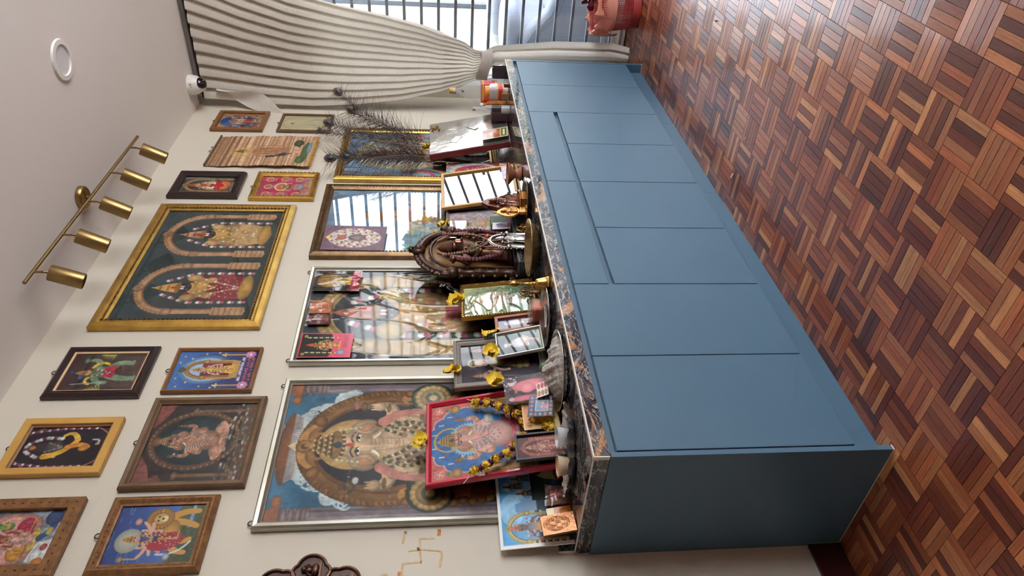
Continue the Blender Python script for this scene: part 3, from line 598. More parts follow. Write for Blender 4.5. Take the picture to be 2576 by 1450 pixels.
def figure(c, x, y0, h, skin=SKIN, dress=(190, 60, 60), top=None, w=.16, crn=GOLD, arms=2, garl=((240, 236, 220), (206, 90, 110), (60, 90, 60)), trim=GOLD, halo=None, seat=False):
    """crowned devotional figure, base y0, total height h, half width w at hem"""
    a = c.asp; hd = h*.085; hx = hd/a/1.2; hy = y0+h*.74
    if halo: c.E(x, hy+hd*.3, hd*2.3/a, hd*2.3, halo[0], sh=halo[1] if len(halo) > 1 else .3)
    if seat:
        c.E(x, y0+h*.16, w*1.15, h*.15, dress, sh=.35); c.E(x-w*.6, y0+h*.14, w*.5, h*.1, dress, sh=.3); c.E(x+w*.6, y0+h*.14, w*.5, h*.1, dress, sh=.3); c.L([(x-w, y0+h*.06), (x+w, y0+h*.06)], h*.012, trim)
    else:
        c.P([(x-w*.55, y0+h*.5), (x+w*.55, y0+h*.5), (x+w, y0+h*.03), (x+w*.8, y0), (x-w*.8, y0), (x-w, y0+h*.03)], dress)
        for d in (-.6, -.2, .2, .6): c.L([(x+d*w*.5, y0+h*.48), (x+d*w, y0+h*.02)], h*.006, tuple(v*.7 for v in dress))
        c.L([(x-w*.95, y0+h*.03), (x+w*.95, y0+h*.03)], h*.016, trim); c.L([(x, y0+h*.48), (x, y0+h*.04)], h*.02, trim)
    c.E(x, y0+h*.52, w*.62, h*.16, top or skin, sh=.3); c.E(x, y0+h*.47, w*.6, h*.03, trim)
    hands = [(-1.15, .34), (1.15, .34)] + ([(-1.25, .66), (1.25, .66)] if arms > 2 else []) + ([(-1.5, .5), (1.5, .5), (-.95, .8), (.95, .8)] if arms > 4 else [])
    for hx_, hy_ in hands:
        c.C((x+math.copysign(w*.5, hx_), y0+h*.6), (x+hx_*w*1.15, y0+h*(.47 if hy_ < .6 else .52)), (x+hx_*w*.95, y0+h*hy_), h*.024, skin, h*.016, 8); c.E(x+hx_*w*.95, y0+h*hy_, h*.026/a, h*.026, skin); c.E(x+hx_*w*1.0, y0+h*(hy_*.5+.25), h*.022/a, h*.014, trim)
    c.C((x-w*.5, y0+h*.64), (x, y0+h*.3), (x+w*.5, y0+h*.64), h*.012, trim)
    face(c, x, hy, hx, skin)
    for d in (-1, 1): c.E(x+d*hx*1.05, hy-hd*.2, hx*.25, hd*.3, trim)
    if crn: crown(c, x, hy+hd*.75, hx*1.0, h*.17, crn)
    if garl:
        for k, q in enumerate((.9, .5)): c.beads([(x-w*q*.95, y0+h*.66), (x-w*q, y0+h*.35), (x, y0+h*(.1+.15*k)), (x+w*q, y0+h*.35), (x+w*q*.95, y0+h*.66)], h*.018, garl, 26)
def garlands(c, x, w, y0, y1, cols, n=16, r=.016):
    c.beads([(x-w, y1), (x-w*1.02, y0)], r, cols, n); c.beads([(x+w, y1), (x+w*1.02, y0)], r, cols, n)
def archway(c, x, y, rx, ry, y0, col, dk, w=.03, flame=True):
    c.arc(x, y, rx, ry, 0, pi, w, col, 50); c.arc(x, y, rx*.9, ry*.9, 0, pi, w*.25, dk, 40)
    for d in (-1, 1): c.L([(x+d*rx, y), (x+d*rx, y0)], w, col); c.L([(x+d*rx*.93, y), (x+d*rx*.93, y0)], w*.2, dk)
    if flame:
        for a in np.linspace(0.05, pi-.05, 26): c.E(x+rx*1.08*math.cos(a), y+ry*1.08*math.sin(a), w*.55/c.asp, w*.55, col, sh=.4)
    c.E(x, y+ry*1.05, w*1.5/c.asp, w*1.5, col, sh=.4); c.E(x, y+ry*1.05, w*.6/c.asp, w*.6, dk)
    for d in (-1, 1): c.E(x+d*rx, y, w*1.4/c.asp, w*1.4, col, sh=.4)
def ganesha(c, x, y, s, skin, dress, crn=GOLD, orn=(180, 140, 80), garl=None, legs=True, arms=True, dark=.72):
    """elephant headed figure; x,y between the eyes; s = one unit in canvas heights (figure is about six units tall)"""
    a = c.asp; w = s/a; dk = tuple(v*dark for v in skin); lt = tuple(min(255, v*1.08) for v in skin); o2 = tuple(v*.6 for v in orn)
    if legs:
        c.E(x, y-4.1*s, w*2.2, s*.75, dress, sh=.4)
        for d in (-1, 1):
            c.E(x+d*w*1.5, y-3.95*s, w*1.0, s*.62, dress, rot=-d*.25, sh=.35); c.C((x+d*w*2.3, y-4.0*s), (x+d*w*1.4, y-4.7*s), (x+d*w*.3, y-4.5*s), s*.32, dress, s*.24); c.E(x+d*w*.35, y-4.55*s, w*.42, s*.2, skin, sh=.35)
            for k in range(5): c.C((x+d*w*(.8+.3*k), y-3.5*s), (x+d*w*(1.1+.3*k), y-3.9*s), (x+d*w*(.9+.25*k), y-4.35*s), s*.03, tuple(v*.75 for v in dress))
    for d in (-1, 1):
        c.C((x+d*w*1.1, y-1.2*s), (x+d*w*1.9, y-1.5*s), (x+d*w*2.05, y-.95*s), s*.32, dk, s*.22); c.C((x+d*w*1.08, y-1.16*s), (x+d*w*1.86, y-1.45*s), (x+d*w*2.0, y-.9*s), s*.27, skin, s*.18)
        c.E(x+d*w*2.0, y-.75*s, w*.26, s*.27, skin, sh=.35)
        for k in range(3): c.L([(x+d*w*(1.86+.12*k), y-.7*s), (x+d*w*(1.84+.13*k), y-.42*s)], s*.055, skin, s*.04)
        c.E(x+d*w*1.9, y-1.12*s, w*.26, s*.09, orn); c.E(x+d*w*1.55, y-1.36*s, w*.13, s*.22, orn, rot=d*.8)
    c.E(x, y-1.45*s, w*1.42, s*.75, skin, sh=.25); c.E(x, y-2.9*s, w*1.32, s*1.2, skin, sh=.35)
    for d in (-1, 1):
        c.C((x+d*w*1.2, y-1.5*s), (x+d*w*1.9, y-2.6*s), (x+d*w*1.25, y-2.35*s), s*.34, dk, s*.24); c.C((x+d*w*1.18, y-1.46*s), (x+d*w*1.86, y-2.55*s), (x+d*w*1.24, y-2.3*s), s*.29, skin, s*.2)
        c.E(x+d*w*1.2, y-2.15*s, w*.27, s*.34, lt, sh=.3)
        for k in range(4): c.L([(x+d*w*(1.02+.11*k), y-2.05*s), (x+d*w*(1.0+.12*k), y-1.72*s)], s*.05, lt, s*.035)
        c.E(x+d*w*1.45, y-2.5*s, w*.24, s*.1, orn); c.E(x+d*w*1.62, y-1.95*s, w*.2, s*.09, orn)
    if arms:
        c.L([(x-w*2.0, y-.4*s), (x-w*2.02, y+.5*s)], s*.07, orn); c.E(x-w*2.02, y+.15*s, w*.3, s*.2, orn, sh=.5); c.E(x-w*2.02, y+.45*s, w*.16, s*.1, orn, sh=.4); c.E(x-w*1.75, y-.05*s, w*.16, s*.12, (196, 196, 190))
        c.P([(x+w*1.86, y-.35*s), (x+w*2.14, y-.35*s), (x+w*2.04, y+.6*s), (x+w*1.96, y+.6*s)], orn); c.E(x+w*2.0, y-.1*s, w*.26, s*.14, orn, sh=.5); c.E(x+w*2.0, y+.2*s, w*.18, s*.1, (200, 110, 110), sh=.4)
    for k, q in enumerate((1.25, .98, .72)):
        c.C((x-w*q, y-1.05*s), (x, y-(5.2-1.0*k)*s), (x+w*q, y-1.05*s), s*.055, o2); c.beads([(x+w*q*(2*t_-1)*(1 if True else 1), y-1.05*s-(2.05-.5*k)*s*(1-(2*t_-1)**2)) for t_ in np.linspace(0, 1, 24)], s*.085, (garl or [orn, (226, 208, 160), o2]), 40-6*k)
    for d in (-1, 1):
        c.E(x+d*w*.84, y-.22*s, w*.46, s*.58, dk, rot=d*.3, sh=.1); c.E(x+d*w*.82, y-.2*s, w*.42, s*.54, skin, rot=d*.3, sh=.3); c.E(x+d*w*.88, y-.28*s, w*.22, s*.34, (skin[0]*.93, skin[1]*.82, skin[2]*.78), rot=d*.3, sh=.2); c.E(x+d*w*1.02, y-.75*s, w*.1, s*.14, orn, sh=.4)
    c.E(x, y+.18*s, w*.66, s*.78, dk); c.E(x, y+.18*s, w*.62, s*.74, skin, sh=.28); c.E(x, y+.5*s, w*.5, s*.36, lt, sh=.2); c.E(x, y-.38*s, w*.46, s*.45, skin, sh=.15)
    P0, P1, P2 = (x, y-.2*s), (x-w*.02, y-1.3*s), (x+w*.06, y-1.75*s)
    c.C(P0, P1, P2, s*.37, dk, s*.25, 18); c.C(P0, P1, P2, s*.33, skin, s*.21, 18); c.C((x+w*.06, y-1.75*s), (x+w*.2, y-2.15*s), (x+w*.42, y-1.9*s), s*.24, dk, s*.2, 12); c.C((x+w*.06, y-1.75*s), (x+w*.2, y-2.12*s), (x+w*.4, y-1.9*s), s*.2, skin, s*.16, 12); c.E(x+w*.42, y-1.84*s, w*.14, s*.1, dk)
    for k in np.linspace(-.5, -1.75, 9): c.C((x-w*.24, y+k*s), (x, y+(k-.06)*s), (x+w*.24, y+k*s), s*.014, dk, n=5)
    c.C((x-w*.1, y+.1*s), (x-w*.14, y-1.0*s), (x-w*.04, y-1.7*s), s*.05, lt, s*.02)
    for d in (-1, 1):
        c.C((x+d*w*.36, y-.62*s), (x+d*w*.5, y-.85*s), (x+d*w*.72, y-.86*s), s*.075, (244, 236, 214), s*.02)
        c.E(x+d*w*.34, y, w*.19, s*.085, (246, 240, 228)); c.E(x+d*w*.33, y+.005*s, w*.08, s*.08, (32, 24, 22)); c.C((x+d*w*.14, y+.0*s), (x+d*w*.34, y+.16*s), (x+d*w*.55, y-.02*s), s*.026, (40, 28, 24)); c.C((x+d*w*.12, y+.2*s), (x+d*w*.34, y+.36*s), (x+d*w*.6, y+.16*s), s*.032, (56, 40, 32))
    c.E(x, y+.3*s, w*.1, s*.16, (206, 72, 50)); c.E(x, y+.08*s, w*.05, s*.06, (226, 190, 90))
    c.E(x, y+.86*s, w*.72, s*.26, crn, sh=.35); c.E(x, y+1.02*s, w*.62, s*.3, crn, sh=.3); c.P([(x-w*.56, y+1.05*s), (x+w*.56, y+1.05*s), (x+w*.44, y+1.4*s), (x+w*.22, y+1.7*s), (x, y+1.95*s), (x-w*.22, y+1.7*s), (x-w*.44, y+1.4*s)], crn)
    for k, (ww, hh) in enumerate(((.62, 1.0), (.53, 1.2), (.42, 1.42), (.28, 1.62))): c.E(x, y+hh*s, w*ww, s*.055, o2); c.beads([(x-w*ww*.9, y+(hh+.07)*s), (x+w*ww*.9, y+(hh+.07)*s)], s*.05, [(232, 210, 150), orn], 11-2*k)
    c.beads([(x-w*.66, y+.62*s), (x-w*.3, y+.56*s), (x, y+.52*s), (x+w*.3, y+.56*s), (x+w*.66, y+.62*s)], s*.07, [orn, (232, 214, 170), (96, 50, 50)], 19); c.E(x, y+.78*s, w*.16, s*.17, (40, 66, 84), sh=.3); c.E(x, y+1.98*s, w*.09, s*.12, crn, sh=.3)
    for d in (-1, 1):
        for k in range(5): c.E(x+d*w*(.75+.03*k), y+(.75-.2*k)*s, w*.09, s*.09, (226, 206, 160), sh=.4)

def a_bigganesha(c):
    c.G(0, 1, 0, 1, (44, 42, 44), (44, 102, 134)); c.G(0, 1, .55, 1, (34, 66, 84), (50, 112, 144)); c.R(0, .085, 0, 1, (122, 108, 112)); c.R(.925, 1, 0, 1, (116, 102, 106))
    for x in (.04, .965):
        for y in (.93, .905, .88, .86, .845): c.E(x, y, .058, .011, (146, 126, 128), sh=.5)
        c.R(x-.05, x+.05, .94, .985, (98, 74, 72)); c.L([(x-.02, .84), (x-.015, .1)], .004, (150, 138, 140)); c.L([(x+.025, .84), (x+.025, .1)], .006, (96, 82, 86))
    for d in (0, 1): c.P([(d, .95), (abs(d-.11), .95), (abs(d-.08), 1), (d, 1)], (150, 90, 56)); c.E(abs(d-.13), .965, .04, .02, (164, 104, 66), sh=.3)
    q = np.random.RandomState(4)
    for d in (0, 1):
        for k in range(40):
            t_ = k/39; x = .1+.30*t_+.012*math.sin(23*t_); y = .72+.27*t_+.022*math.sin(13*t_); x = x if d == 0 else 1.02-x; a0 = q.rand()*6; rr = .016+.012*q.rand(); c.arc(x, y, rr/c.asp, rr, a0, a0+4.6, .0042, (190, 204, 204), 14); c.arc(x+.01, y, rr*.5/c.asp, rr*.5, a0+1, a0+5, .0035, (206, 216, 214), 10)
    c.E(.5, .962, .26, .04, (140, 88, 56), sh=.3); c.P([(.25, .955), (.76, .955), (.72, .925), (.5, .915), (.28, .925)], (176, 170, 166)); c.E(.5, .925, .22, .018, (206, 200, 190)); 
    for k in range(30): x = .27+.47*k/29; c.L([(x, .955), (.5+(x-.5)*.9, .925)], .003, (140, 132, 130))
    c.P([(.47, .93), (.55, .93), (.51, .965)], (226, 206, 160))
    A = (158, 106, 54); B = (186, 132, 72); Dk = (104, 64, 32)
    for a in np.linspace(-.55, pi+.55, 64): c.E(.505+.40*math.cos(a), .58+.33*math.sin(a), .032, .024, A if int(a*20) % 2 else (140, 90, 44), rot=a, sh=.5)
    c.E(.505, .58, .395, .325, A, sh=.25); c.E(.505, .58, .375, .31, B, sh=.3); c.E(.505, .58, .345, .29, Dk); c.E(.505, .58, .335, .282, B, sh=.35)
    c.E(.51, .6, .315, .268, Dk); c.E(.51, .6, .305, .26, (34, 35, 48), sh=.2); c.R(.2, .82, 0, .5, (38, 36, 44)); 
    for d in (-1, 1):
        c.L([(.505+d*.355, .5), (.505+d*.37, .2)], .03, B); c.L([(.505+d*.33, .5), (.505+d*.345, .2)], .006, Dk)
        for k in range(9): c.E(.505+d*(.40+.012*(k % 2)), .5-.035*k, .03, .02, A, sh=.5)
        c.C((.505, .9), (.505+d*.1, .93), (.505+d*.16, .86), .02, B, .008); c.C((.505+d*.03, .88), (.505+d*.12, .86), (.505+d*.08, .82), .012, A, .006); c.E(.505+d*.19, .855, .045, .026, A, rot=d*.6, sh=.5)
    c.E(.505, .9, .05, .035, B, sh=.45); c.E(.505, .9, .022, .016, Dk)
    c.E(.515, .715, .185, .135, (184, 142, 78)); c.E(.515, .715, .175, .128, (206, 166, 98), sh=.12)
    for x, y in ((.868, .40), (.155, .41)): c.E(x, y, .125, .092, (58, 72, 46), sh=.3); [c.E(x+.085*math.cos(a), y+.06*math.sin(a), .026, .018, (206, 168, 104), rot=a, sh=.3) for a in np.linspace(0, 2*pi, 18)]; c.E(x, y, .08, .056, (190, 148, 88), sh=.35); c.E(x, y, .05, .034, (70, 76, 50)); c.E(x, y, .024, .017, (206, 168, 110))
    c.R(.085, .925, 0, .1, (84, 56, 42)); c.P([(.1, .26), (.28, .26), (.25, .18), (.13, .18)], (150, 98, 54)); c.P([(.74, .26), (.92, .26), (.89, .18), (.77, .18)], (150, 98, 54))
    ganesha(c, .51, .695, .1, (206, 172, 134), (204, 126, 110), (178, 134, 78), (120, 92, 58))
    for d in (-1, 1): c.C((.51+d*.17, .6), (.51+d*.29, .5), (.51+d*.22, .38), .024, (198, 128, 112), .010); c.beads([(.51+d*.1, .6), (.51+d*.17, .5), (.51+d*.12, .4)], .01, [(206, 170, 110), (70, 84, 70)], 16)
    c.E(.14, .1, .06, .03, (206, 160, 80), sh=.3); c.E(.14, .15, .028, .03, (170, 124, 66), sh=.3); c.P([(.08, .12), (.2, .12), (.16, .07), (.12, .07)], (196, 150, 76))
    for y in (.72, .56, .40):
        for k in range(50): x = .08+.86*q.rand(); c.E(x, y+.012*(q.rand()-.5), .003, .004, (196, 196, 196), al=.5)
    c.E(.86, .42, .1, .07, (200, 204, 204), al=.25); c.noise(.2, 30); c.noise(.12, 8)
def a_redganesha(c):
    c.R(0, 1, 0, 1, (214, 104, 100))
    for k in range(44): c.L([(k/43, 0), (k/43, 1)], .0016, (180, 74, 76))
    cusps = [(.17, .72, .1), (.2, .82, .1), (.29, .9, .1), (.40, .955, .09), (.5, .975, .085), (.6, .955, .09), (.71, .9, .1), (.8, .82, .1), (.83, .72, .1)]
    for cx, cy_, r in cusps: c.E(cx, cy_, r*1.12, r*.9, (196, 140, 96))
    for cx, cy_, r in cusps: c.E(cx, cy_, r*1.06, r*.84, (238, 172, 178))
    for cx, cy_, r in cusps: c.E(cx, cy_, r*.94, r*.73, (46, 110, 172))
    c.P([(.09, .2), (.91, .2), (.91, .7), (.82, .86), (.66, .95), (.5, .97), (.34, .95), (.18, .86), (.09, .7)], (46, 110, 172)); c.noise(.22, 26, .1, .9, .2, .99)
    for x in (.06, .94): c.R(x-.06, x+.06, 0, .6, (190, 146, 92)); c.L([(x-.03, 0), (x-.03, .6)], .006, (140, 100, 60)); c.L([(x+.03, 0), (x+.03, .6)], .006, (226, 186, 130)); [c.E(x, .6+.022*k, .085-.008*k, .016, (216, 172, 112), sh=.5) for k in range(4)]; c.E(x+(.02 if x < .5 else -.02), .80, .06, .042, (210, 166, 104), sh=.45); c.E(x+(.02 if x < .5 else -.02), .845, .035, .014, (180, 130, 76)); c.P([(x-.03+(.02 if x < .5 else -.02), .855), (x+.03+(.02 if x < .5 else -.02), .855), (x+(.02 if x < .5 else -.02), .90)], (90, 134, 100))
    for x in (.085, .925):
        y = .935; w = .026; hh = .02; col = (240, 206, 180); c.E(x, y, .052, .04, (236, 176, 160), hole=.9)
        c.L([(x-w, y), (x+w, y)], .0035, col); c.L([(x, y-hh), (x, y+hh)], .0035, col); c.L([(x, y+hh), (x+w, y+hh)], .0035, col); c.L([(x+w, y), (x+w, y-hh)], .0035, col); c.L([(x, y-hh), (x-w, y-hh)], .0035, col); c.L([(x-w, y), (x-w, y+hh)], .0035, col)
    for x, y in ((.2, .86), (.3, .93), (.42, .985), (.6, .985), (.72, .93), (.82, .86)): c.L([(x, y-.035), (x, y+.005)], .005, (236, 226, 216)); c.E(x, y-.045, .012, .009, (180, 60, 54))
    c.R(0, 1, 0, .2, (128, 92, 64)); [c.L([(0, .02+.03*k), (1, .02+.03*k)], .003, (104, 72, 50)) for k in range(6)]
    for k in range(13): c.E(.5+.45*math.cos(k/12*pi), .2+.1*math.sin(k/12*pi), .07, .03, (226, 180, 96), rot=k/12*pi, sh=.35)
    for a in np.linspace(0, 2*pi, 40): c.P([(.49+.2*math.cos(a-.06), .70+.145*math.sin(a-.06)), (.49+.2*math.cos(a+.06), .70+.145*math.sin(a+.06)), (.49+.23*math.cos(a), .70+.168*math.sin(a))], (150, 200, 226))
    c.E(.49, .70, .2, .145, (150, 200, 226)); c.E(.49, .70, .17, .125, (240, 206, 90), sh=.12); c.E(.51, .86, .16, .12, (206, 168, 96), hole=.88)
    ganesha(c, .5, .757, .1, (228, 168, 156), (198, 80, 100), (196, 150, 82), (176, 132, 72), [(228, 222, 220), (214, 120, 146), (150, 180, 170)])
    c.E(.73, .53, .07, .04, (176, 186, 176), sh=.3); c.E(.73, .545, .062, .022, (206, 206, 196), sh=.2); c.noise(.1, 22)
def a_brownganesha(c):
    c.R(0, 1, 0, 1, (44, 36, 34)); c.P([(0, 1), (0, .82), (.2, .9), (.34, 1)], (136, 76, 68)); c.P([(1, 1), (1, .82), (.8, .9), (.66, 1)], (136, 76, 68)); c.P([(0, .7), (.1, .78), (.05, .85), (0, .84)], (120, 66, 58))
    c.E(.52, .54, .38, .44, (126, 92, 66), sh=.3); c.E(.52, .54, .33, .395, (84, 58, 42)); c.E(.52, .54, .315, .38, (38, 66, 74), sh=.45)
    for a in np.linspace(0, 2*pi, 46): c.E(.52+.36*math.cos(a), .54+.42*math.sin(a), .022, .018, (150, 112, 80), sh=.5)
    c.E(.5, .9, .06, .05, (140, 100, 70), sh=.4)
    ganesha(c, .51, .695, .098, (186, 134, 106), (204, 148, 122), (168, 122, 84), (140, 100, 70), [(220, 210, 196), (150, 106, 78)])
    c.R(0, 1, 0, .12, (88, 62, 46)); q = np.random.RandomState(2)
    for k in range(90): x = q.rand(); y = q.rand()*.24; c.E(x, y, .02+.02*q.rand(), .014, [(150, 110, 80), (188, 180, 168), (110, 76, 54), (96, 116, 90)][k % 4], sh=.4)
    for x in (.08, .9): c.L([(x, .1), (x, .6)], .02, (118, 86, 60)); c.E(x, .62, .05, .03, (140, 104, 74), sh=.4)
    c.noise(.3, 24)
def venkat(c, x, y0, h, w, robe, crn=GOLD, dark=(40, 36, 40)):
    c.E(x, y0+h*.33, w*1.0, h*.36, robe, sh=.25); c.P([(x-w, y0+h*.35), (x+w, y0+h*.35), (x+w*.7, y0), (x-w*.7, y0)], robe)
    for k in range(40):
        t = k*2.39; r = (k/40)**.5; c.E(x+w*.8*r*math.cos(t), y0+h*.3+h*.27*r*math.sin(t), h*.008/c.asp, h*.008, (226, 196, 150))
    c.E(x, y0+h*.05, w*.9, h*.07, GOLD, sh=.3); c.E(x, y0+h*.52, w*.75, h*.09, GOLD, sh=.35)
    for d in (-1, 1): c.E(x+d*w*.7, y0+h*.6, w*.24, h*.08, (214, 170, 104), sh=.3); c.E(x+d*w*.55, y0+h*.42, w*.22, h*.06, (214, 170, 104), sh=.3)
    c.E(x, y0+h*.68, w*.34, h*.085, dark); c.R(x-w*.12, x+w*.12, y0+h*.66, y0+h*.76, (240, 236, 228)); c.R(x-w*.03, x+w*.03, y0+h*.66, y0+h*.77, (196, 60, 40)); c.E(x, y0+h*.655, w*.13, h*.02, dark); c.E(x-w*.14, y0+h*.64, w*.05, h*.008, (150, 130, 120)); c.E(x+w*.14, y0+h*.64, w*.05, h*.008, (150, 130, 120)); c.C((x-w*.3, y0+h*.61), (x, y0+h*.56), (x+w*.3, y0+h*.61), h*.014, GOLD)
    crown(c, x, y0+h*.73, w*.36, h*.25, crn)
    G_ = ((230, 230, 220), (206, 110, 130), (70, 96, 78))
    c.beads([(x-w*.5, y0+h*.86), (x-w*1.05, y0+h*.6), (x-w*1.05, y0+h*.02)], h*.024, G_, 26); c.beads([(x+w*.5, y0+h*.86), (x+w*1.05, y0+h*.6), (x+w*1.05, y0+h*.02)], h*.024, G_, 26)
    c.beads([(x-w*.7, y0+h*.55), (x, y0+h*.12), (x+w*.7, y0+h*.55)], h*.018, ((206, 130, 140), GOLD, (226, 220, 200)), 26); c.beads([(x-w*.4, y0+h*.58), (x, y0+h*.36), (x+w*.4, y0+h*.58)], h*.016, (GOLD, (236, 210, 150)), 18)
def a_double(c):
    c.G(0, 1, 0, 1, (52, 64, 62), (58, 70, 72)); A = (190, 146, 108); D = (140, 100, 72)
    for x in (.26, .75): archway(c, x, .62, .19, .27, .08, A, D, .03); c.R(x-.22, x-.16, .06, .3, A); c.R(x+.16, x+.22, .06, .3, A)
    for x in (.26, .75):
        for k in range(6): c.L([(x-.22, .08+.04*k), (x-.16, .08+.04*k)], .004, D); c.L([(x+.16, .08+.04*k), (x+.22, .08+.04*k)], .004, D)
    venkat(c, .26, .07, .74, .115, (140, 54, 62)); venkat(c, .75, .07, .74, .115, (186, 152, 98), (198, 138, 110)); c.noise(.2, 22)
def a_venkat15(c):
    c.R(0, 1, 0, 1, (56, 60, 66)); A = (196, 164, 108); D = (150, 120, 78)
    archway(c, .5, .68, .36, .24, .1, A, D, .04)
    for d in (-1, 1): c.R(.5+d*.38-.07, .5+d*.38+.07, 0, .6, A); c.E(.5+d*.38, .63, .1, .04, A, sh=.4)
    for d in (-1, 1):
        for k in range(14): c.L([(.5+d*.38-.06, .02+.04*k), (.5+d*.38+.06, .02+.04*k)], .004, D)
    venkat(c, .5, .06, .84, .24, (196, 162, 122), (196, 110, 90)); c.E(.3, .6, .09, .07, (206, 180, 120), sh=.3); c.E(.7, .6, .09, .07, (206, 180, 120), sh=.3); c.R(.43, .57, .1, .34, (196, 100, 100)); c.noise(.2, 20)
def a_hanuman(c):
    c.R(0, 1, 0, 1, (70, 54, 54)); c.G(.12, .88, .08, .88, (92, 72, 66), (66, 50, 52))
    for x in (.1, .3, .7, .9): c.E(x, .98, .13, .09, (112, 44, 44), sh=.3); c.E(x, .98, .1, .065, (70, 46, 46))
    g = (168, 176, 74)
    for d in (0, 1):
        for k in range(9):
            x0 = .06 if d == 0 else .94; an = (.2+.3*k)*(1 if d == 0 else -1)+(0 if d == 0 else pi); c.L([(x0, .45+.02*k), (x0+.13*math.cos(an), .45+.02*k+.11*math.sin(an))], .012, g, .003)
    sk = (124, 148, 116); c.C((.42, .42), (.3, .28), (.34, .1), .06, sk, .04); c.C((.6, .42), (.78, .36), (.72, .2), .06, sk, .04); c.E(.34, .08, .08, .025, sk); c.E(.74, .17, .07, .025, sk)
    c.E(.5, .52, .15, .14, sk, sh=.3); c.P([(.34, .36), (.68, .36), (.62, .5), (.4, .5)], (188, 60, 80)); c.C((.6, .6), (.86, .58), (.8, .76), .045, sk, .03); c.C((.4, .6), (.2, .54), (.24, .42), .045, sk, .03)
    c.E(.8, .78, .08, .045, (108, 124, 98), sh=.4); c.C((.36, .66), (.26, .72), (.2, .62), .02, (226, 190, 70)); c.C((.62, .66), (.8, .6), (.7, .48), .022, (226, 190, 70))
    c.E(.48, .7, .085, .062, (176, 136, 90), sh=.3); c.E(.48, .69, .05, .035, (216, 170, 140)); c.E(.46, .705, .012, .007, (30, 22, 20)); c.E(.5, .705, .012, .007, (30, 22, 20)); c.E(.48, .675, .025, .008, (160, 60, 60)); c.E(.48, .73, .01, .014, (206, 70, 50)); crown(c, .48, .74, .07, .11); c.E(.38, .76, .06, .03, (70, 110, 170)); c.L([(.15, .5), (.24, .46), (.2, .84)], .008, (150, 170, 160)); c.beads([(.4, .62), (.48, .4), (.58, .62)], .014, [(236, 230, 224), (206, 70, 100)], 16); c.E(.5, .9, .04, .02, (60, 90, 160)); c.R(.1, .9, 0, .06, (120, 92, 76)); c.noise(.3, 20)
def a_murugan(c):
    c.G(0, 1, 0, 1, (40, 36, 84), (64, 122, 196)); c.E(.52, .6, .36, .34, (150, 200, 240), al=.6, sh=.3); c.E(.52, .6, .3, .28, (214, 232, 250), al=.5)
    for x, y in ((.1, .9), (.2, .8), (.86, .92), (.8, .82), (.1, .62), (.92, .66), (.3, .94), (.7, .95), (.06, .48), (.95, .5)): c.beads([(x, y), (x+.01, y)], .014, [(236, 216, 130)], 2)
    archway(c, .52, .62, .2, .22, .28, (198, 152, 84), (120, 80, 44), .03); c.R(.3, .74, .2, .3, (198, 152, 84)); c.R(.36, .68, .3, .66, (120, 40, 54)); c.E(.52, .9, .07, .04, (96, 110, 84), sh=.3)
    figure(c, .52, .24, .56, (236, 204, 170), (236, 190, 70), (240, 210, 90), .11, GOLD, 2, ((240, 236, 220), (206, 60, 80)))
    for x in (.12, .9):
        c.L([(x, .16), (x, .42)], .012, (206, 164, 92)); c.E(x, .42, .06, .014, (226, 190, 110)); c.E(x, .45, .018, .02, (250, 226, 140)); c.E(x, .14, .06, .02, (206, 164, 92))
        for a in np.linspace(0, 2*pi, 9): c.E(x+.06*math.cos(a), .1+.045*math.sin(a), .035, .024, (232, 150, 196), sh=.3)
        c.E(x, .1, .03, .022, (246, 220, 236))
    q = np.random.RandomState(9)
    for row, (y, n, col) in enumerate(((.17, 20, (232, 226, 236)), (.105, 9, (236, 90, 120)), (.05, 10, (236, 120, 90)))):
        for k in range(n):
            x = .22+.6*(k+.5)/n; r = .28/n; c.arc(x, y, r*.8, .014, q.rand()*6, q.rand()*6+4.6, .0042, col, 12)
            if q.rand() < .6: c.L([(x+r*.6, y-.014), (x+r*.6, y+.018)], .0042, col)
    c.noise(.12, 16)
def a_darkgarland(c):
    c.R(0, 1, 0, 1, (34, 26, 34)); c.E(.5, .5, .56, .56, (176, 120, 96), hole=.965)
    for d in (-1, 1): c.beads([(.5+d*.34, .97), (.5+d*.43, .6), (.5+d*.43, .2)], .02, [(166, 60, 96), (226, 220, 226), (120, 50, 90)], 26)
    c.beads([(.3, .55), (.28, .75), (.4, .9), (.5, .93), (.6, .9), (.72, .75), (.7, .55)], .028, [(228, 224, 224), (130, 50, 84), (196, 196, 190)], 22)
    c.E(.5, .74, .1, .09, (58, 46, 52)); c.E(.5, .85, .06, .04, (186, 120, 60), sh=.3); c.E(.5, .84, .025, .03, (226, 120, 50)); c.E(.5, .6, .17, .12, (92, 80, 84), sh=.5); c.beads([(.4, .68), (.5, .5), (.6, .68)], .014, [(170, 160, 150), (120, 110, 100)], 16)
    c.C((.3, .66), (.34, .46), (.66, .36), .045, (228, 176, 52), .03); c.C((.66, .36), (.9, .44), (.76, .54), .035, (236, 186, 70), .02); c.C((.5, .44), (.6, .28), (.5, .2), .04, (220, 140, 50), .025); c.E(.46, .25, .06, .06, (232, 160, 60), sh=.3)
    c.C((.55, .12), (.68, .06), (.66, .18), .012, (190, 190, 200)); c.E(.56, .1, .03, .02, (214, 160, 80)); c.noise(.25, 20)
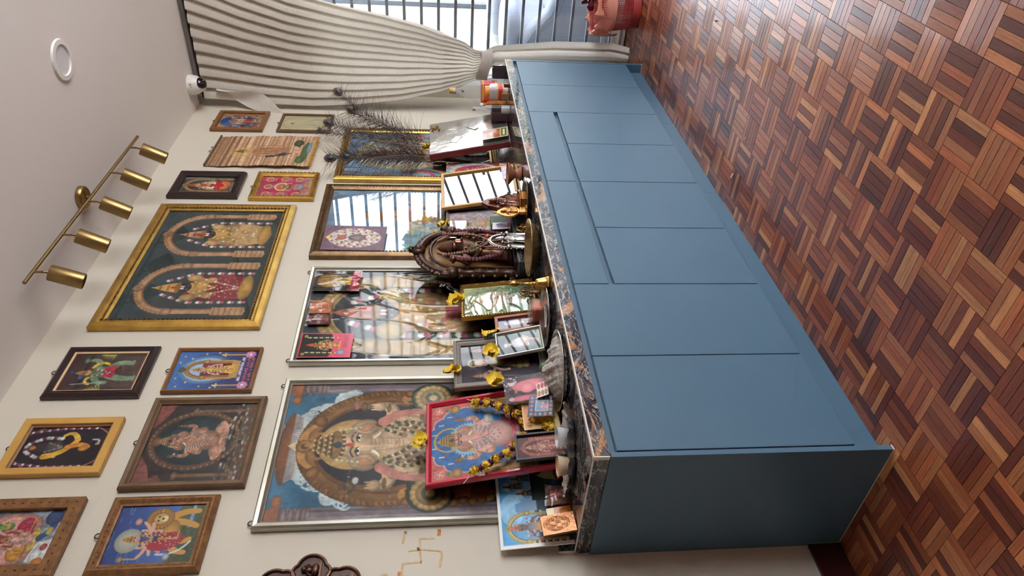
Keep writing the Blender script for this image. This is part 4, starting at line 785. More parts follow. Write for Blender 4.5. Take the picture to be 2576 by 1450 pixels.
def a_durga(c):
    c.G(0, 1, 0, 1, (60, 72, 58), (52, 84, 150)); c.G(0, 1, .3, 1, (78, 116, 186), (40, 66, 130))
    q = np.random.RandomState(8)
    for k in range(26): c.arc(q.rand(), .5+.5*q.rand(), .09, .02, q.rand()*6, q.rand()*6+2.4, .003, (120, 160, 214), 14)
    c.G(0, 1, 0, .3, (66, 84, 58), (88, 96, 66)); c.R(.6, 1, .12, .16, (120, 160, 200)); c.noise(.35, 22, 0, 1, 0, .3)
    m = (214, 158, 70); c.C((.5, .3), (.2, .36), (.18, .12), .05, m, .03); c.C((.5, .32), (.3, .2), (.4, .1), .05, m, .03); c.C((.72, .4), (.9, .3), (.88, .08), .055, m, .035); c.C((.7, .38), (.72, .2), (.62, .06), .05, m, .035); c.E(.5, .34, .24, .11, m, sh=.3)
    c.E(.76, .5, .17, .15, (196, 130, 52), sh=.3)
    for a in np.linspace(0, 2*pi, 22): c.E(.76+.14*math.cos(a), .5+.12*math.sin(a), .05, .04, (206, 146, 66), sh=.4)
    c.E(.76, .49, .095, .085, (230, 188, 110), sh=.2); c.E(.76, .45, .05, .035, (246, 226, 186)); c.E(.76, .47, .02, .014, (80, 50, 40)); c.E(.725, .52, .018, .011, (50, 36, 20)); c.E(.795, .52, .018, .011, (50, 36, 20))
    c.E(.4, .78, .2, .15, (232, 224, 180), al=.8, sh=.25)
    for dx, dy in ((-.3, .62), (-.26, .5), (-.22, .4), (.28, .66), (.26, .56)): c.C((.42, .6), (.42+dx*.5, .52), (.42+dx, dy), .026, (232, 176, 150), .018)
    figure(c, .42, .22, .66, (236, 186, 160), (176, 44, 66), (60, 80, 150), .12, GOLD, 4, ((236, 200, 120), (190, 60, 60)))
    c.C((.3, .5), (.2, .3), (.42, .18), .05, (176, 44, 66), .03)
    for k in range(50): c.E(.25+.3*q.rand(), .2+.22*q.rand(), .006, .004, (240, 220, 200))
    c.C((.16, .42), (.12, .2), (.36, .08), .011, (226, 230, 236)); c.L([(.1, .62), (.1, .78)], .01, GOLD); c.E(.1, .8, .05, .03, GOLD, sh=.4); c.E(.72, .74, .06, .04, (240, 170, 150), sh=.3); c.E(.12, .3, .06, .04, (206, 206, 214), sh=.4)
def a_family(c):
    c.G(0, 1, 0, 1, (150, 160, 170), (60, 66, 70)); c.noise(.5, 8)
    c.E(.22, .5, .18, .3, (232, 166, 156), sh=.3); c.E(.76, .55, .2, .32, (226, 160, 146), sh=.3); c.E(.5, .42, .16, .22, (206, 60, 70), sh=.3)
    figure(c, .26, .28, .66, (238, 178, 168), (226, 160, 60), (236, 180, 170), .13, GOLD, 2, None, seat=True); figure(c, .72, .3, .66, (240, 186, 170), (206, 60, 90), (110, 160, 90), .13, GOLD, 2, None, seat=True); ganesha(c, .48, .5, .06, (240, 180, 170), (226, 190, 80))
    c.P([(0, 0), (.5, 0), (.42, .2), (.1, .24)], (226, 226, 220)); c.E(.2, .15, .16, .06, (236, 236, 230), sh=.3); c.C((.5, .2), (.7, .02), (.9, .16), .04, (50, 80, 120)); c.E(.86, .13, .14, .1, (60, 84, 130), sh=.4); c.E(.08, .1, .08, .07, (214, 130, 60), sh=.2); c.E(.62, .12, .07, .04, (214, 190, 90), sh=.3); c.E(.34, .1, .06, .04, (190, 90, 80), sh=.3); c.noise(.25, 24)
def a_redlady(c):
    c.R(0, 1, 0, 1, (52, 50, 44)); archway(c, .5, .6, .34, .3, .12, (176, 138, 78), (100, 74, 40), .035)
    for x in (.08, .92): c.R(x-.07, x+.07, .55, 1, (110, 108, 96)); c.R(x-.04, x+.04, .1, .5, (90, 84, 70))
    figure(c, .5, .12, .78, (226, 180, 130), (202, 48, 58), (202, 60, 60), .2, (196, 60, 60), 2, ((236, 230, 220), (214, 160, 90))); c.E(.5, .26, .27, .17, (206, 50, 60), sh=.2)
    for a in np.linspace(pi, 2*pi, 17): c.L([(.5+.1*math.cos(a), .26+.06*math.sin(a)), (.5+.26*math.cos(a), .26+.165*math.sin(a))], .006, (226, 170, 90))
    c.C((.38, .5), (.3, .36), (.42, .4), .018, (236, 226, 220)); c.C((.62, .5), (.7, .36), (.58, .4), .018, (236, 226, 220)); c.E(.5, .08, .2, .04, (110, 110, 120), sh=.4); c.R(0, 1, 0, .04, (60, 56, 50))
    q = np.random.RandomState(3)
    for k in range(30): c.E(q.rand(), .02+.12*q.rand(), .03, .014, [(206, 150, 70), (120, 60, 60), (150, 150, 150)][k % 3], sh=.4)
    c.noise(.25, 18)
def a_nine(c):
    c.R(0, 1, 0, 1, (186, 60, 90)); c.noise(.15, 9); c.G(0, 1, 0, .2, (206, 160, 120), (186, 90, 100))
    for x, y, s in ((.15, .78, .2), (.5, .78, .2), (.85, .78, .2), (.12, .5, .2), (.88, .5, .2), (.14, .22, .18), (.86, .22, .18)):
        c.E(x, y+.05, .11, .08, (236, 190, 150), hole=.75); figure(c, x, y-.09, .23, (240, 190, 160), (226, 120, 170), (110, 150, 90), .07, GOLD, 2, None, seat=True)
    c.E(.5, .58, .2, .13, (240, 210, 130)); c.E(.5, .58, .16, .1, (206, 110, 90)); figure(c, .5, .24, .46, (240, 196, 160), (220, 130, 130), (110, 150, 100), .15, GOLD, 4, ((226, 210, 150), (190, 60, 60)), seat=True); c.E(.5, .22, .18, .05, (150, 170, 180), sh=.3)
    q = np.random.RandomState(5)
    for k in range(40): c.E(q.rand(), .02+.13*q.rand(), .035, .018, [(214, 160, 120), (226, 190, 150), (170, 150, 150)][k % 3], sh=.4)
def a_scroll(c):
    q = np.random.RandomState(6); c.R(0, 1, 0, 1, (186, 146, 112))
    for k in range(150):
        y = k/150; t = q.rand(); c.R(0, 1, y, y+1/150, (186-60*t, 146-52*t, 112-44*t) if q.rand() < .6 else (206, 172, 138))
    for y in (.97, .9, .86, .8): c.R(0, 1, y-.012, y, (120, 78, 56))
    c.noise(.2, 40); c.E(.46, .7, .16, .13, (206, 164, 84), al=.5)
    b = (178, 130, 96); c.P([(.34, .24), (.62, .24), (.58, .62), (.38, .62)], b); 
    for x in (.38, .44, .5, .56): c.L([(x, .25), (x+.01, .6)], .005, (96, 62, 46))
    for d in (-1, 1): c.C((.48+d*.1, .6), (.48+d*.2, .5), (.48+d*.14, .34), .016, (190, 146, 112)); c.C((.48+d*.12, .58), (.48+d*.22, .48), (.48+d*.16, .32), .003, (70, 44, 36))
    c.E(.48, .67, .06, .035, (196, 160, 126)); c.E(.48, .69, .05, .03, (96, 84, 60)); crown(c, .48, .7, .05, .09, (120, 100, 66), (70, 52, 36)); face(c, .48, .665, .045, (206, 166, 132))
    c.C((.3, .44), (.3, .36), (.4, .22), .022, (56, 62, 72), .01); c.E(.36, .3, .05, .05, (60, 66, 76), rot=.5)
    c.E(.46, .16, .04, .02, (210, 170, 140)); c.E(.56, .17, .04, .02, (210, 170, 140)); c.E(.44, .09, .34, .035, (84, 104, 70), sh=.2); c.E(.74, .18, .11, .05, (74, 88, 66), sh=.3); c.E(.2, .12, .12, .04, (86, 110, 74), sh=.3); c.E(.6, .06, .2, .02, (120, 150, 160), sh=.2); c.R(0, 1, 0, .02, (196, 150, 60))
def a_crowd(c):
    c.R(0, 1, 0, 1, (176, 128, 92)); c.E(.5, .55, .4, .42, (40, 86, 150)); q = np.random.RandomState(1)
    for k in range(170):
        x = .12+.76*q.rand(); y = .04+.72*q.rand(); c.E(x, y, .03+.03*q.rand(), .02+.02*q.rand(), [(190, 60, 70), (226, 180, 150), (120, 130, 110), (236, 220, 206), (96, 84, 110), (206, 160, 90), (110, 60, 60)][k % 7], sh=.4)
    figure(c, .5, .2, .62, (230, 180, 150), (176, 50, 70), None, .12, GOLD, 6, None); c.noise(.4, 30)
def a_pale(c):
    c.R(0, 1, 0, 1, (206, 194, 152)); c.arc(.5, .6, .42, .36, 0, pi, .006, (150, 140, 110), 40); c.L([(.08, .6), (.08, .05)], .006, (150, 140, 110)); c.L([(.92, .6), (.92, .05)], .006, (150, 140, 110))
    q = np.random.RandomState(2); c.E(.5, .78, .05, .035, (120, 92, 70))
    for k in range(60): x = .5+.3*(q.rand()-.5); y = .15+.6*q.rand(); c.L([(x, y), (x+.06*(q.rand()-.5), y-.06*q.rand())], .003, [(120, 130, 110), (96, 130, 140), (150, 110, 90)][k % 3])
    c.C((.3, .3), (.2, .2), (.35, .08), .01, (90, 140, 150)); c.C((.7, .42), (.8, .3), (.72, .2), .01, (90, 140, 150))
def a_lotus13(c):
    c.G(0, 1, 0, 1, (170, 182, 192), (120, 148, 176)); c.E(.52, .62, .34, .32, (214, 196, 130), al=.8, hole=.82); c.E(.52, .62, .28, .27, (226, 220, 206), al=.8, sh=.2)
    figure(c, .52, .1, .8, (240, 206, 180), (232, 222, 214), (236, 210, 196), .2, GOLD, 4, ((240, 236, 230), (226, 150, 160)), seat=False)
    for k in range(7): c.C((0, .08+.05*k), (.25, .14+.05*k), (.12, .3+.05*k), .014, [(196, 90, 110), (226, 190, 120), (110, 150, 170)][k % 3])
    for k in range(5): c.E(.9, .2+.1*k, .07, .04, (226, 140, 150), sh=.3)
    c.noise(.25, 18)
def a_mirror14(c):
    c.G(0, 1, 0, 1, (150, 168, 180), (120, 150, 176)); c.noise(.35, 9); figure(c, .55, .06, .78, (210, 190, 180), (150, 170, 190), (206, 150, 130), .2, GOLD, 4, ((226, 226, 230), (206, 150, 160))); c.E(.3, .82, .1, .1, (206, 130, 100), al=.6)
def a_oval(c):
    c.R(0, 1, 0, 1, (104, 76, 92)); c.E(.5, .5, .4, .42, (206, 196, 190), sh=.2)
    for k in range(3): c.beads([(.5+(.36-.09*k)*math.cos(a), .5+(.38-.09*k)*math.sin(a)) for a in np.linspace(0, 2*pi, 40)], .022, [(226, 222, 206), (150, 70, 120), (216, 186, 110)], 44-8*k)
    c.E(.5, .7, .1, .08, (150, 130, 120), sh=.3); c.E(.5, .7, .05, .06, (206, 70, 50)); c.P([(.32, .86), (.5, .96), (.68, .86), (.5, .9)], (226, 190, 90)); c.E(.5, .46, .14, .14, (130, 110, 110), sh=.4); c.noise(.3, 22)
def a_card_gold(c): c.R(0, 1, 0, 1, (64, 56, 52)); c.R(0, 1, 0, .2, (176, 50, 60)); c.E(.5, .66, .34, .28, (196, 150, 84), sh=.3); figure(c, .5, .2, .72, (206, 166, 110), (206, 166, 70), None, .2, GOLD, 4, ((200, 180, 120), (96, 110, 80))); c.noise(.3, 14)
def a_card_copper(c): c.R(0, 1, 0, 1, (214, 140, 104)); c.E(.5, .5, .3, .38, (230, 160, 124), hole=.9); c.noise(.2, 12); figure(c, .5, .14, .7, (222, 150, 112), (206, 130, 96), None, .2, (226, 156, 118), 4, None, (232, 170, 134))
def a_card_maroon(c): c.R(0, 1, 0, 1, (84, 44, 52)); c.E(.5, .5, .42, .44, (150, 90, 90), hole=.85); figure(c, .5, .1, .74, (196, 150, 140), (150, 70, 80), None, .2, GOLD, 2, ((200, 190, 190), (120, 60, 80)))
def a_card_black(c):
    c.R(0, 1, 0, 1, (206, 60, 90)); c.R(.04, .96, .3, .97, (24, 22, 24)); c.P([(.04, .3), (.96, .3), (.96, .42), (.7, .36), (.5, .46), (.3, .36), (.04, .42)], (206, 80, 100)); figure(c, .5, .22, .66, (176, 100, 60), (196, 90, 60), None, .17, (206, 60, 60), 2, ((236, 230, 90), (90, 120, 60), (226, 226, 220)))
    garlands(c, .5, .3, .3, .85, [(240, 230, 110), (226, 226, 220), (60, 90, 50)], 16, .018); c.E(.22, .2, .1, .08, (150, 160, 190), sh=.3)
    for x in (.14, .86): c.E(x, .9, .05, .03, (206, 190, 90), hole=.5)
    for k in range(12): c.L([(.42+.045*k, .1), (.42+.045*k, .17)], .008, (140, 40, 60))
def a_trio(c):
    c.R(0, 1, 0, 1, (60, 52, 60)); c.noise(.4, 8); figure(c, .18, .5, .36, (206, 160, 160), (190, 130, 150), None, .08, GOLD, 2, None); figure(c, .84, .5, .36, (206, 160, 160), (190, 130, 150), None, .08, GOLD, 2, None)
    c.E(.52, .84, .1, .07, (226, 210, 120), hole=.8); c.E(.52, .76, .1, .07, (226, 186, 160), sh=.3); c.E(.52, .72, .05, .03, (226, 110, 60)); figure(c, .52, .14, .76, (230, 186, 160), (206, 190, 120), (216, 190, 130), .2, None, 4, None)
    c.C((.5, .3), (.62, .24), (.6, .06), .04, (196, 130, 100), .03); c.E(.42, .26, .12, .06, (206, 186, 110), sh=.3); c.R(0, 1, 0, .05, (50, 44, 50))
def a_robed(c):
    c.G(0, 1, 0, 1, (80, 92, 76), (90, 98, 104)); c.noise(.35, 9); c.E(.5, .5, .22, .22, (226, 226, 224), sh=.25); c.P([(.3, .28), (.72, .28), (.66, .56), (.36, .56)], (222, 222, 222)); c.C((.36, .36), (.6, .28), (.74, .4), .05, (206, 160, 136)); c.C((.6, .34), (.6, .2), (.5, .08), .035, (206, 160, 136)); c.E(.46, .07, .08, .025, (206, 160, 136)); c.C((.62, .56), (.74, .46), (.6, .36), .04, (226, 226, 226)); c.E(.47, .76, .08, .08, (206, 162, 136), sh=.3); c.E(.46, .82, .1, .05, (232, 232, 230), sh=.2); c.E(.47, .71, .05, .035, (232, 230, 226)); c.R(0, 1, 0, .06, (110, 120, 70))
def a_pinkphoto(c):
    c.R(0, 1, 0, 1, (70, 60, 64)); c.noise(.5, 10); q = np.random.RandomState(4)
    for k in range(40): c.E(.5+.5*q.rand(), .7+.3*q.rand(), .03, .02, [(200, 190, 196), (150, 120, 130), (90, 70, 80)][k % 3])
    c.E(.58, .42, .22, .4, (226, 130, 140), sh=.2); c.E(.5, .5, .2, .16, (232, 140, 150), sh=.2); c.E(.42, .78, .09, .07, (170, 116, 96), sh=.2); c.E(.4, .83, .11, .06, (40, 30, 32)); c.E(.12, .6, .1, .3, (206, 110, 130), sh=.2); c.E(.14, .86, .07, .06, (200, 150, 150)); c.E(.72, .82, .07, .06, (190, 180, 180)); c.E(.3, .2, .1, .08, (170, 180, 170), sh=.3); c.E(.16, .12, .09, .06, (150, 190, 190), sh=.3)
def a_darkred(c):
    c.R(0, 1, 0, 1, (80, 26, 32)); archway(c, .5, .58, .32, .3, .1, (196, 110, 84), (120, 50, 50), .035); c.E(.5, .45, .26, .36, (104, 30, 36)); figure(c, .5, .1, .76, (190, 130, 120), (150, 40, 50), None, .2, (216, 170, 150), 2, ((226, 200, 200), (190, 80, 90)))
    for x in (.12, .88):
        for k in range(12): c.R(x-.07, x+.07, .06+.06*k, .09+.06*k, (176, 90, 76))
    c.noise(.25, 14)
def a_grid(c):
    c.R(0, 1, 0, 1, (48, 52, 96)); c.R(.24, .76, .2, .72, (190, 180, 150)); c.R(.27, .73, .23, .69, (90, 130, 170)); figure(c, .45, .23, .42, (206, 150, 160), (206, 110, 130), None, .1, GOLD, 2, None); figure(c, .62, .23, .36, (206, 150, 160), (110, 100, 160), None, .08, GOLD, 2, None)
    for x, y in [(.12+.19*k, .86) for k in range(5)]+[(.12+.19*k, .1) for k in range(5)]+[(.11, .3), (.11, .5), (.11, .68), (.89, .3), (.89, .5), (.89, .68)]: c.E(x, y, .07, .06, (176, 150, 96), hole=.7); c.E(x, y, .045, .045, [(190, 90, 100), (120, 170, 130), (150, 120, 180)][int(x*10+y*7) % 3], sh=.3)
def a_cream(c):
    c.R(0, 1, 0, 1, (226, 206, 150)); c.R(.05, .95, .78, .96, (206, 150, 110)); c.E(.3, .6, .14, .2, (206, 120, 90), sh=.3)
    for k in range(9): c.L([(.5+.05*k, .62), (.5+.05*k, .68)], .008, (96, 90, 60))
def a_temple(c):
    c.G(0, 1, .45, 1, (150, 196, 226), (56, 150, 210)); c.G(0, 1, 0, .45, (40, 46, 56), (60, 76, 84)); c.E(.46, .8, .2, .16, (190, 220, 240), al=.6); c.noise(.15, 9)
    for x, y in ((.76, .84), (.66, .66), (.86, .72)):
        for a in np.linspace(0, 2*pi, 15): c.L([(x, y), (x+.06*math.cos(a), y+.08*math.sin(a))], .004, (240, 240, 220))
        figure(c, x, y-.22, .3, (130, 90, 90), (70, 90, 130), (60, 60, 70), .05, (60, 56, 60), 2, None)
    for k in range(6): c.P([(.36+.012*k, .45+.05*k), (.6-.012*k, .45+.05*k), (.59-.012*k, .5+.05*k), (.37+.012*k, .5+.05*k)], (150-8*k, 176-4*k, 200))
    c.R(.56, .98, .3, .5, (30, 44, 40)); c.R(.5, .98, .12, .2, (96, 120, 160)); c.P([(.8, .1), (.96, .1), (.93, .3), (.88, .4), (.83, .3)], (206, 186, 140)); c.E(.9, .08, .1, .07, (190, 70, 80), sh=.3)
    archway(c, .24, .6, .17, .26, .1, (206, 190, 130), (120, 100, 60), .03); c.beads([(.06, .5), (.05, .1)], .018, [(30, 30, 34), (236, 230, 214), (190, 60, 70)], 14); c.beads([(.42, .5), (.43, .1)], .018, [(206, 206, 190), (90, 120, 60), (60, 70, 130)], 14)
    figure(c, .24, .08, .8, (120, 110, 116), (206, 206, 210), (150, 150, 156), .12, (206, 130, 110), 2, ((236, 226, 226), (226, 90, 90), (90, 90, 160)))
def a_maroonposter(c):
    c.G(0, 1, 0, 1, (130, 40, 50), (190, 130, 110)); c.E(.5, .6, .5, .4, (130, 176, 176)); c.E(.5, .58, .42, .36, (206, 176, 160)); c.E(.5, .56, .34, .3, (160, 70, 96)); figure(c, .5, .16, .7, (206, 120, 120), (176, 60, 100), (90, 80, 130), .2, (176, 100, 90), 2, ((226, 160, 150), (150, 90, 120))); c.R(.1, .9, .06, .18, (206, 196, 170)); 
    for k in range(9): c.L([(.2+.07*k, .09), (.2+.07*k, .15)], .012, (110, 50, 50))
    c.noise(.3, 12)
def a_calendar(c): c.R(0, 1, 0, 1, (206, 196, 150)); c.R(.06, .94, .3, .95, (150, 90, 60)); figure(c, .5, .3, .6, (226, 150, 90), (206, 90, 60), None, .2, GOLD, 2, None); c.R(.1, .9, .06, .26, (90, 100, 60)); c.R(.2, .8, .12, .2, (226, 216, 170))
def a_purple(c): c.R(0, 1, 0, 1, (96, 60, 110)); [c.E(.2+.3*(k % 3), .25+.25*(k//3), .1, .1, (206, 120, 110), sh=.3) for k in range(9)]
def a_gloss_green(c):  # green reflection in the film is painted into the print colours
    c.G(0, 1, 0, 1, (96, 130, 96), (190, 196, 150)); c.noise(.3, 9); c.E(.5, .62, .3, .26, (226, 222, 190), al=.7); figure(c, .5, .12, .74, (230, 200, 170), (196, 210, 190), (226, 206, 170), .2, GOLD, 4, ((240, 230, 230), (206, 120, 130)))
def a_glosspink(c): c.G(0, 1, 0, 1, (176, 190, 200), (206, 180, 180)); c.noise(.3, 9); figure(c, .5, .1, .78, (226, 190, 180), (206, 150, 150), None, .22, GOLD, 4, ((236, 226, 226), (206, 130, 140)))
def a_landscape(c): c.G(0, 1, 0, 1, (150, 96, 76), (66, 52, 96)); c.E(.6, .6, .2, .25, (226, 220, 220), sh=.3); c.noise(.4, 9)
def a_note(c): c.R(0, 1, 0, 1, (232, 230, 236)); c.E(.4, .45, .25, .3, (190, 160, 190)); c.E(.65, .6, .16, .2, (150, 140, 180)); c.R(.1, .9, .05, .16, (170, 120, 140))
def a_stickers(c): 
    c.R(0, 1, 0, 1, (226, 214, 206)); [c.E(.25+.5*(k % 2), .2+.3*(k//2), .18, .12, (206, 110, 110) if k % 2 else (190, 150, 110), sh=.3) for k in range(6)]

m_print = mat('printed_paper', (200, 200, 200), 0.45, attr='Col', spec=0.35, var=(3, 0.0, (200, 200, 200)))
m_gloss = mat('glossy_printed_card', (200, 200, 200), 0.16, attr='Col', spec=0.5, var=(3, 0.0, (200, 200, 200)))
def print_mesh(name, w, h, art, px, wav=0.0, m=None):
    """upright printed sheet centred on x, standing on z=0, facing -y"""
    ny = max(12, int(px)); nx = max(12, int(px*w/h)); c = Cv(nx, ny, w/h, (128, 128, 128)); art(c)
    X, Z = np.meshgrid(np.linspace(-w/2, w/2, nx), np.linspace(0, h, ny)); Y = wav*(np.sin(X*9/w+Z*7/h)+.6*np.sin(Z*17/h-X*5/w)) if wav else np.zeros_like(X)
    me = bpy.data.meshes.new(name); co = np.stack([X, Y, Z], 2).reshape(-1, 3); i = np.arange(nx*ny).reshape(ny, nx)
    fc = np.stack([i[:-1, :-1], i[:-1, 1:], i[1:, 1:], i[1:, :-1]], 2).reshape(-1, 4)
    me.vertices.add(len(co)); me.vertices.foreach_set('co', co.ravel()); me.loops.add(fc.size); me.loops.foreach_set('vertex_index', fc.ravel().astype(np.int32))
    me.polygons.add(len(fc)); me.polygons.foreach_set('loop_start', np.arange(0, fc.size, 4, dtype=np.int32)); me.polygons.foreach_set('loop_total', np.full(len(fc), 4, np.int32)); me.update(calc_edges=True); me.validate()
    at = me.color_attributes.new('Col', 'FLOAT_COLOR', 'POINT'); at.data.foreach_set('color', c.rgba().astype(np.float32).ravel()); me.materials.append(m or m_print)
    if wav: me.polygons.foreach_set('use_smooth', [True]*len(me.polygons))
    return me
def sweep_frame(mb, w, h, prof):
    """profile (inset, depth towards viewer) swept round a w x h rectangle standing on z=0, front -y"""
    P = []; F = []; n = len(prof)
    for d, t in prof:
        for sx_, sz in ((-1, 0), (1, 0), (1, 1), (-1, 1)): P.append((sx_*(w/2-d), -t, d if sz == 0 else h-d))
    for i in range(n-1):
        for k in range(4): k2 = (k+1) % 4; F.append((i*4+k, i*4+k2, (i+1)*4+k2, (i+1)*4+k))
    return mb.add(P, F)
def bead_row(mb, w, h, ins, dep, r, pitch):
    pts = []
    for (x0, z0, x1, z1) in ((-w/2+ins, ins, w/2-ins, ins), (w/2-ins, ins, w/2-ins, h-ins), (w/2-ins, h-ins, -w/2+ins, h-ins), (-w/2+ins, h-ins, -w/2+ins, ins)):
        L_ = math.hypot(x1-x0, z1-z0); k = max(2, int(L_/pitch)); pts += [(x0+(x1-x0)*i/k, z0+(z1-z0)*i/k, (x1-x0)/L_, (z1-z0)/L_) for i in range(k)]
    for x, z, ux, uz in pts:
        a = r*1.35; b = r*.8; mb.add([(x-ux*a, -dep, z-uz*a), (x+uz*b, -dep, z-ux*b), (x+ux*a, -dep, z+uz*a), (x-uz*b, -dep, z+ux*b), (x, -dep-r*.9, z)], [(0, 1, 4), (1, 2, 4), (2, 3, 4), (3, 0, 4)])
    return mb
m_pane = pane_mat('picture_glass', 1.5, boost=1.3)
m_film = pane_mat('crumpled_clear_film', 1.5, 0.05, (4.2, 0.42, (1.5, 1.0, 0.55), 0.045), boost=1.15)
m_back = mat('board_back', (90, 74, 60), .9, var=(30, .3, (76, 62, 50)))
m_hook = mat('dark_hook_metal', (70, 62, 54), .5, metal=.7, var=(40, .3, (50, 44, 40)))
def picture(label, x0, x1, z0, z1, fwid, fdep, fm, art, px, profile='round', beads=None, inner=None, hooks=0, pane=None, y=-0.003, lean=0.0, rotz=0.0, roll=0.0, group=None, name='framed_print', cards=(), wav=0.0):
    w, h = x1-x0, z1-z0; t = thing(name, label, 'picture', ((x0+x1)/2, y, z0), (-lean, roll, rotz), group)
    f_, d_ = fwid, fdep
    prof = {'round': [(0, 0), (0, d_*.75), (f_*.2, d_), (f_*.6, d_*.95), (f_*.85, d_*.62), (f_, d_*.5), (f_, d_*.2)],
            'flat': [(0, 0), (0, d_*.9), (f_*.08, d_), (f_*.92, d_), (f_, d_*.9), (f_, d_*.2)],
            'bevel': [(0, 0), (0, d_*.55), (f_*.35, d_), (f_*.5, d_), (f_*.8, d_*.6), (f_, d_*.55), (f_, d_*.2)],
            'step': [(0, 0), (0, d_*.7), (f_*.12, d_*.82), (f_*.42, d_), (f_*.5, d_*.8), (f_*.62, d_*.72), (f_*.72, d_*.8), (f_, d_*.5), (f_, d_*.2)]}[profile]
    mo = sweep_frame(MB(), w, h, prof).build('frame_moulding', fm, t)
    if beads: bead_row(MB(), w, h, f_*beads[0], d_*beads[1], beads[2], beads[3]).build('beading', beads[4], mo)
    if inner:
        q = f_*.985; sweep_frame(MB(), w-2*q, h-2*q, [(0, d_*.25), (0, d_*.66), (inner[0], d_*.5), (inner[0], d_*.2)]).build('inner_slip', inner[1], t).location = (0, 0, q)
    ins = f_*.96; pm = link('print', print_mesh('print', w-2*ins, h-2*ins, art, px, wav), t); pm.location = (0, -d_*.28, ins)
    MB().box(-w/2+.002, w/2-.002, -d_*.2, -.0004, .002, h-.002).build('backing_board', m_back, t)
    if pane is not False:
        g = MB().add([(-w/2+ins, -d_*.36, ins), (w/2-ins, -d_*.36, ins), (w/2-ins, -d_*.36, h-ins), (-w/2+ins, -d_*.36, h-ins)], [(0, 1, 2, 3)]).build('glass_pane', pane or m_pane, t)
    for k in range(hooks):
        xx = 0 if hooks == 1 else (-w/2+.03 if k == 0 else w/2-.03)
        MB().tube([(xx+.009*math.cos(a), -.006, h+.006+.009*math.sin(a)) for a in np.linspace(0, 2*pi, 12, endpoint=False)], .0022, 5, closed=True).build('hanging_ring', m_hook, t)
    return t
# ------------------------------------------------------------------ pictures hung on the wall
fm_gold = mat('gilt_frame', (198, 158, 78), .28, metal=.75, var=(18, .5, (150, 108, 48)))
fm_dkgold = mat('antique_gilt', (122, 94, 62), .32, metal=.65, var=(24, .6, (78, 58, 40)))
fm_bead = mat('gilt_beads', (150, 122, 84), .3, metal=.8, var=(60, .6, (70, 52, 38)))
fm_dark = mat('dark_mahogany_frame', (44, 24, 26), .28, var=(20, .5, (28, 16, 18)), coat=.2)
fm_brown = mat('brown_frame', (136, 92, 52), .4, var=(16, .5, (110, 70, 38)))
fm_yel = mat('yellow_wood_frame', (202, 156, 78), .42, var=(14, .4, (178, 130, 58)))
fm_olive = mat('olive_brown_frame', (112, 86, 60), .45, var=(18, .6, (84, 62, 42)))
fm_carve = mat('carved_brown_frame', (140, 98, 58), .42, metal=.25, var=(40, .7, (96, 62, 34)))
fm_carveb = mat('carved_relief', (176, 134, 86), .36, metal=.45, var=(70, .6, (110, 76, 44)))
fm_silver = mat('silver_frame', (186, 184, 174), .3, metal=.75, var=(8, .5, (160, 150, 120)))
fm_greyw = mat('grey_wood_frame', (156, 150, 142), .45, metal=.2, var=(26, .5, (128, 122, 114)), stretch=(6, 1, 1))
fm_red = mat('red_gloss_frame', (188, 34, 60), .22, var=(10, .3, (160, 24, 48)), coat=.4)
fm_black = mat('black_frame', (34, 28, 28), .3, var=(20, .4, (22, 18, 18)))
fm_cream = mat('cream_slip', (222, 192, 148), .45, var=(20, .3, (206, 174, 128)))
fm_copper = mat('reddish_frame', (158, 86, 58), .4, var=(20, .4, (130, 66, 42)))
G1 = 'framed prints on the wall above the shrine'
picture('large gilt framed print of two garlanded deities under arches', 1.112, 2.138, 2.112, 2.818, .060, .030, fm_gold, a_double, 190, 'step', (.78, .86, .0075, .019, fm_bead), group=G1)
picture('dark mahogany framed print of a green skinned monkey deity', .713, .998, 2.484, 2.838, .034, .024, fm_dark, a_hanuman, 110, 'bevel', inner=(.006, fm_cream), hooks=1, group=G1)
picture('thin brown framed print of a bright blue shrine with pink script', .733, .985, 2.071, 2.411, .015, .018, fm_brown, a_murugan, 116, 'round', hooks=1, group=G1)
picture('yellow wood framed print of a dark deity with white garlands', .349, .604, 2.494, 2.834, .030, .022, fm_yel, a_darkgarland, 110, 'flat', inner=(.008, fm_brown), hooks=1, group=G1)
picture('olive brown framed print of an elephant headed deity on a dark ground', .280, .698, 2.001, 2.413, .030, .024, fm_olive, a_brownganesha, 140, 'round', hooks=1, group=G1)
picture('carved brown framed print of a goddess riding a lion', -.031, .251, 2.072, 2.408, .036, .022, fm_carve, a_durga, 130, 'bevel', (.55, .8, .008, .022, fm_carveb), hooks=1, group=G1)
picture('carved brown framed print of a divine family, topmost at the picture edge', -.030, .252, 2.496, 2.84, .042, .024, fm_carve, a_family, 110, 'flat', (.5, .95, .006, .026, fm_carve), group=G1)
picture('dark framed print of a goddess in a red sari', 2.226, 2.502, 2.447, 2.822, .040, .034, fm_dark, a_redlady, 80, 'bevel', inner=(.006, fm_black), group=G1)
picture('gilt framed pink print of one large and several small goddesses', 2.212, 2.511, 2.033, 2.386, .034, .026, fm_gold, a_nine, 84, 'round', (.35, .98, .009, .022, fm_gold), hooks=1, group=G1)
picture('small brown framed print of a crowded blue arched scene', 3.090, 3.384, 2.478, 2.806, .028, .020, fm_brown, a_crowd, 66, 'flat', hooks=1, group=G1)
picture('small thin framed pale yellow drawing near the curtain', 3.091, 3.362, 2.047, 2.389, .016, .018, fm_olive, a_pale, 66, 'flat', hooks=1, group=G1)
G2 = 'large framed prints standing above the worktop'
picture('tall gilt framed white lotus goddess print behind the peacock feathers', 2.437, 3.142, .966, 1.950, .048, .032, fm_gold, a_lotus13, 170, 'step', (.75, .86, .007, .018, fm_bead), pane=m_film, group=G2)
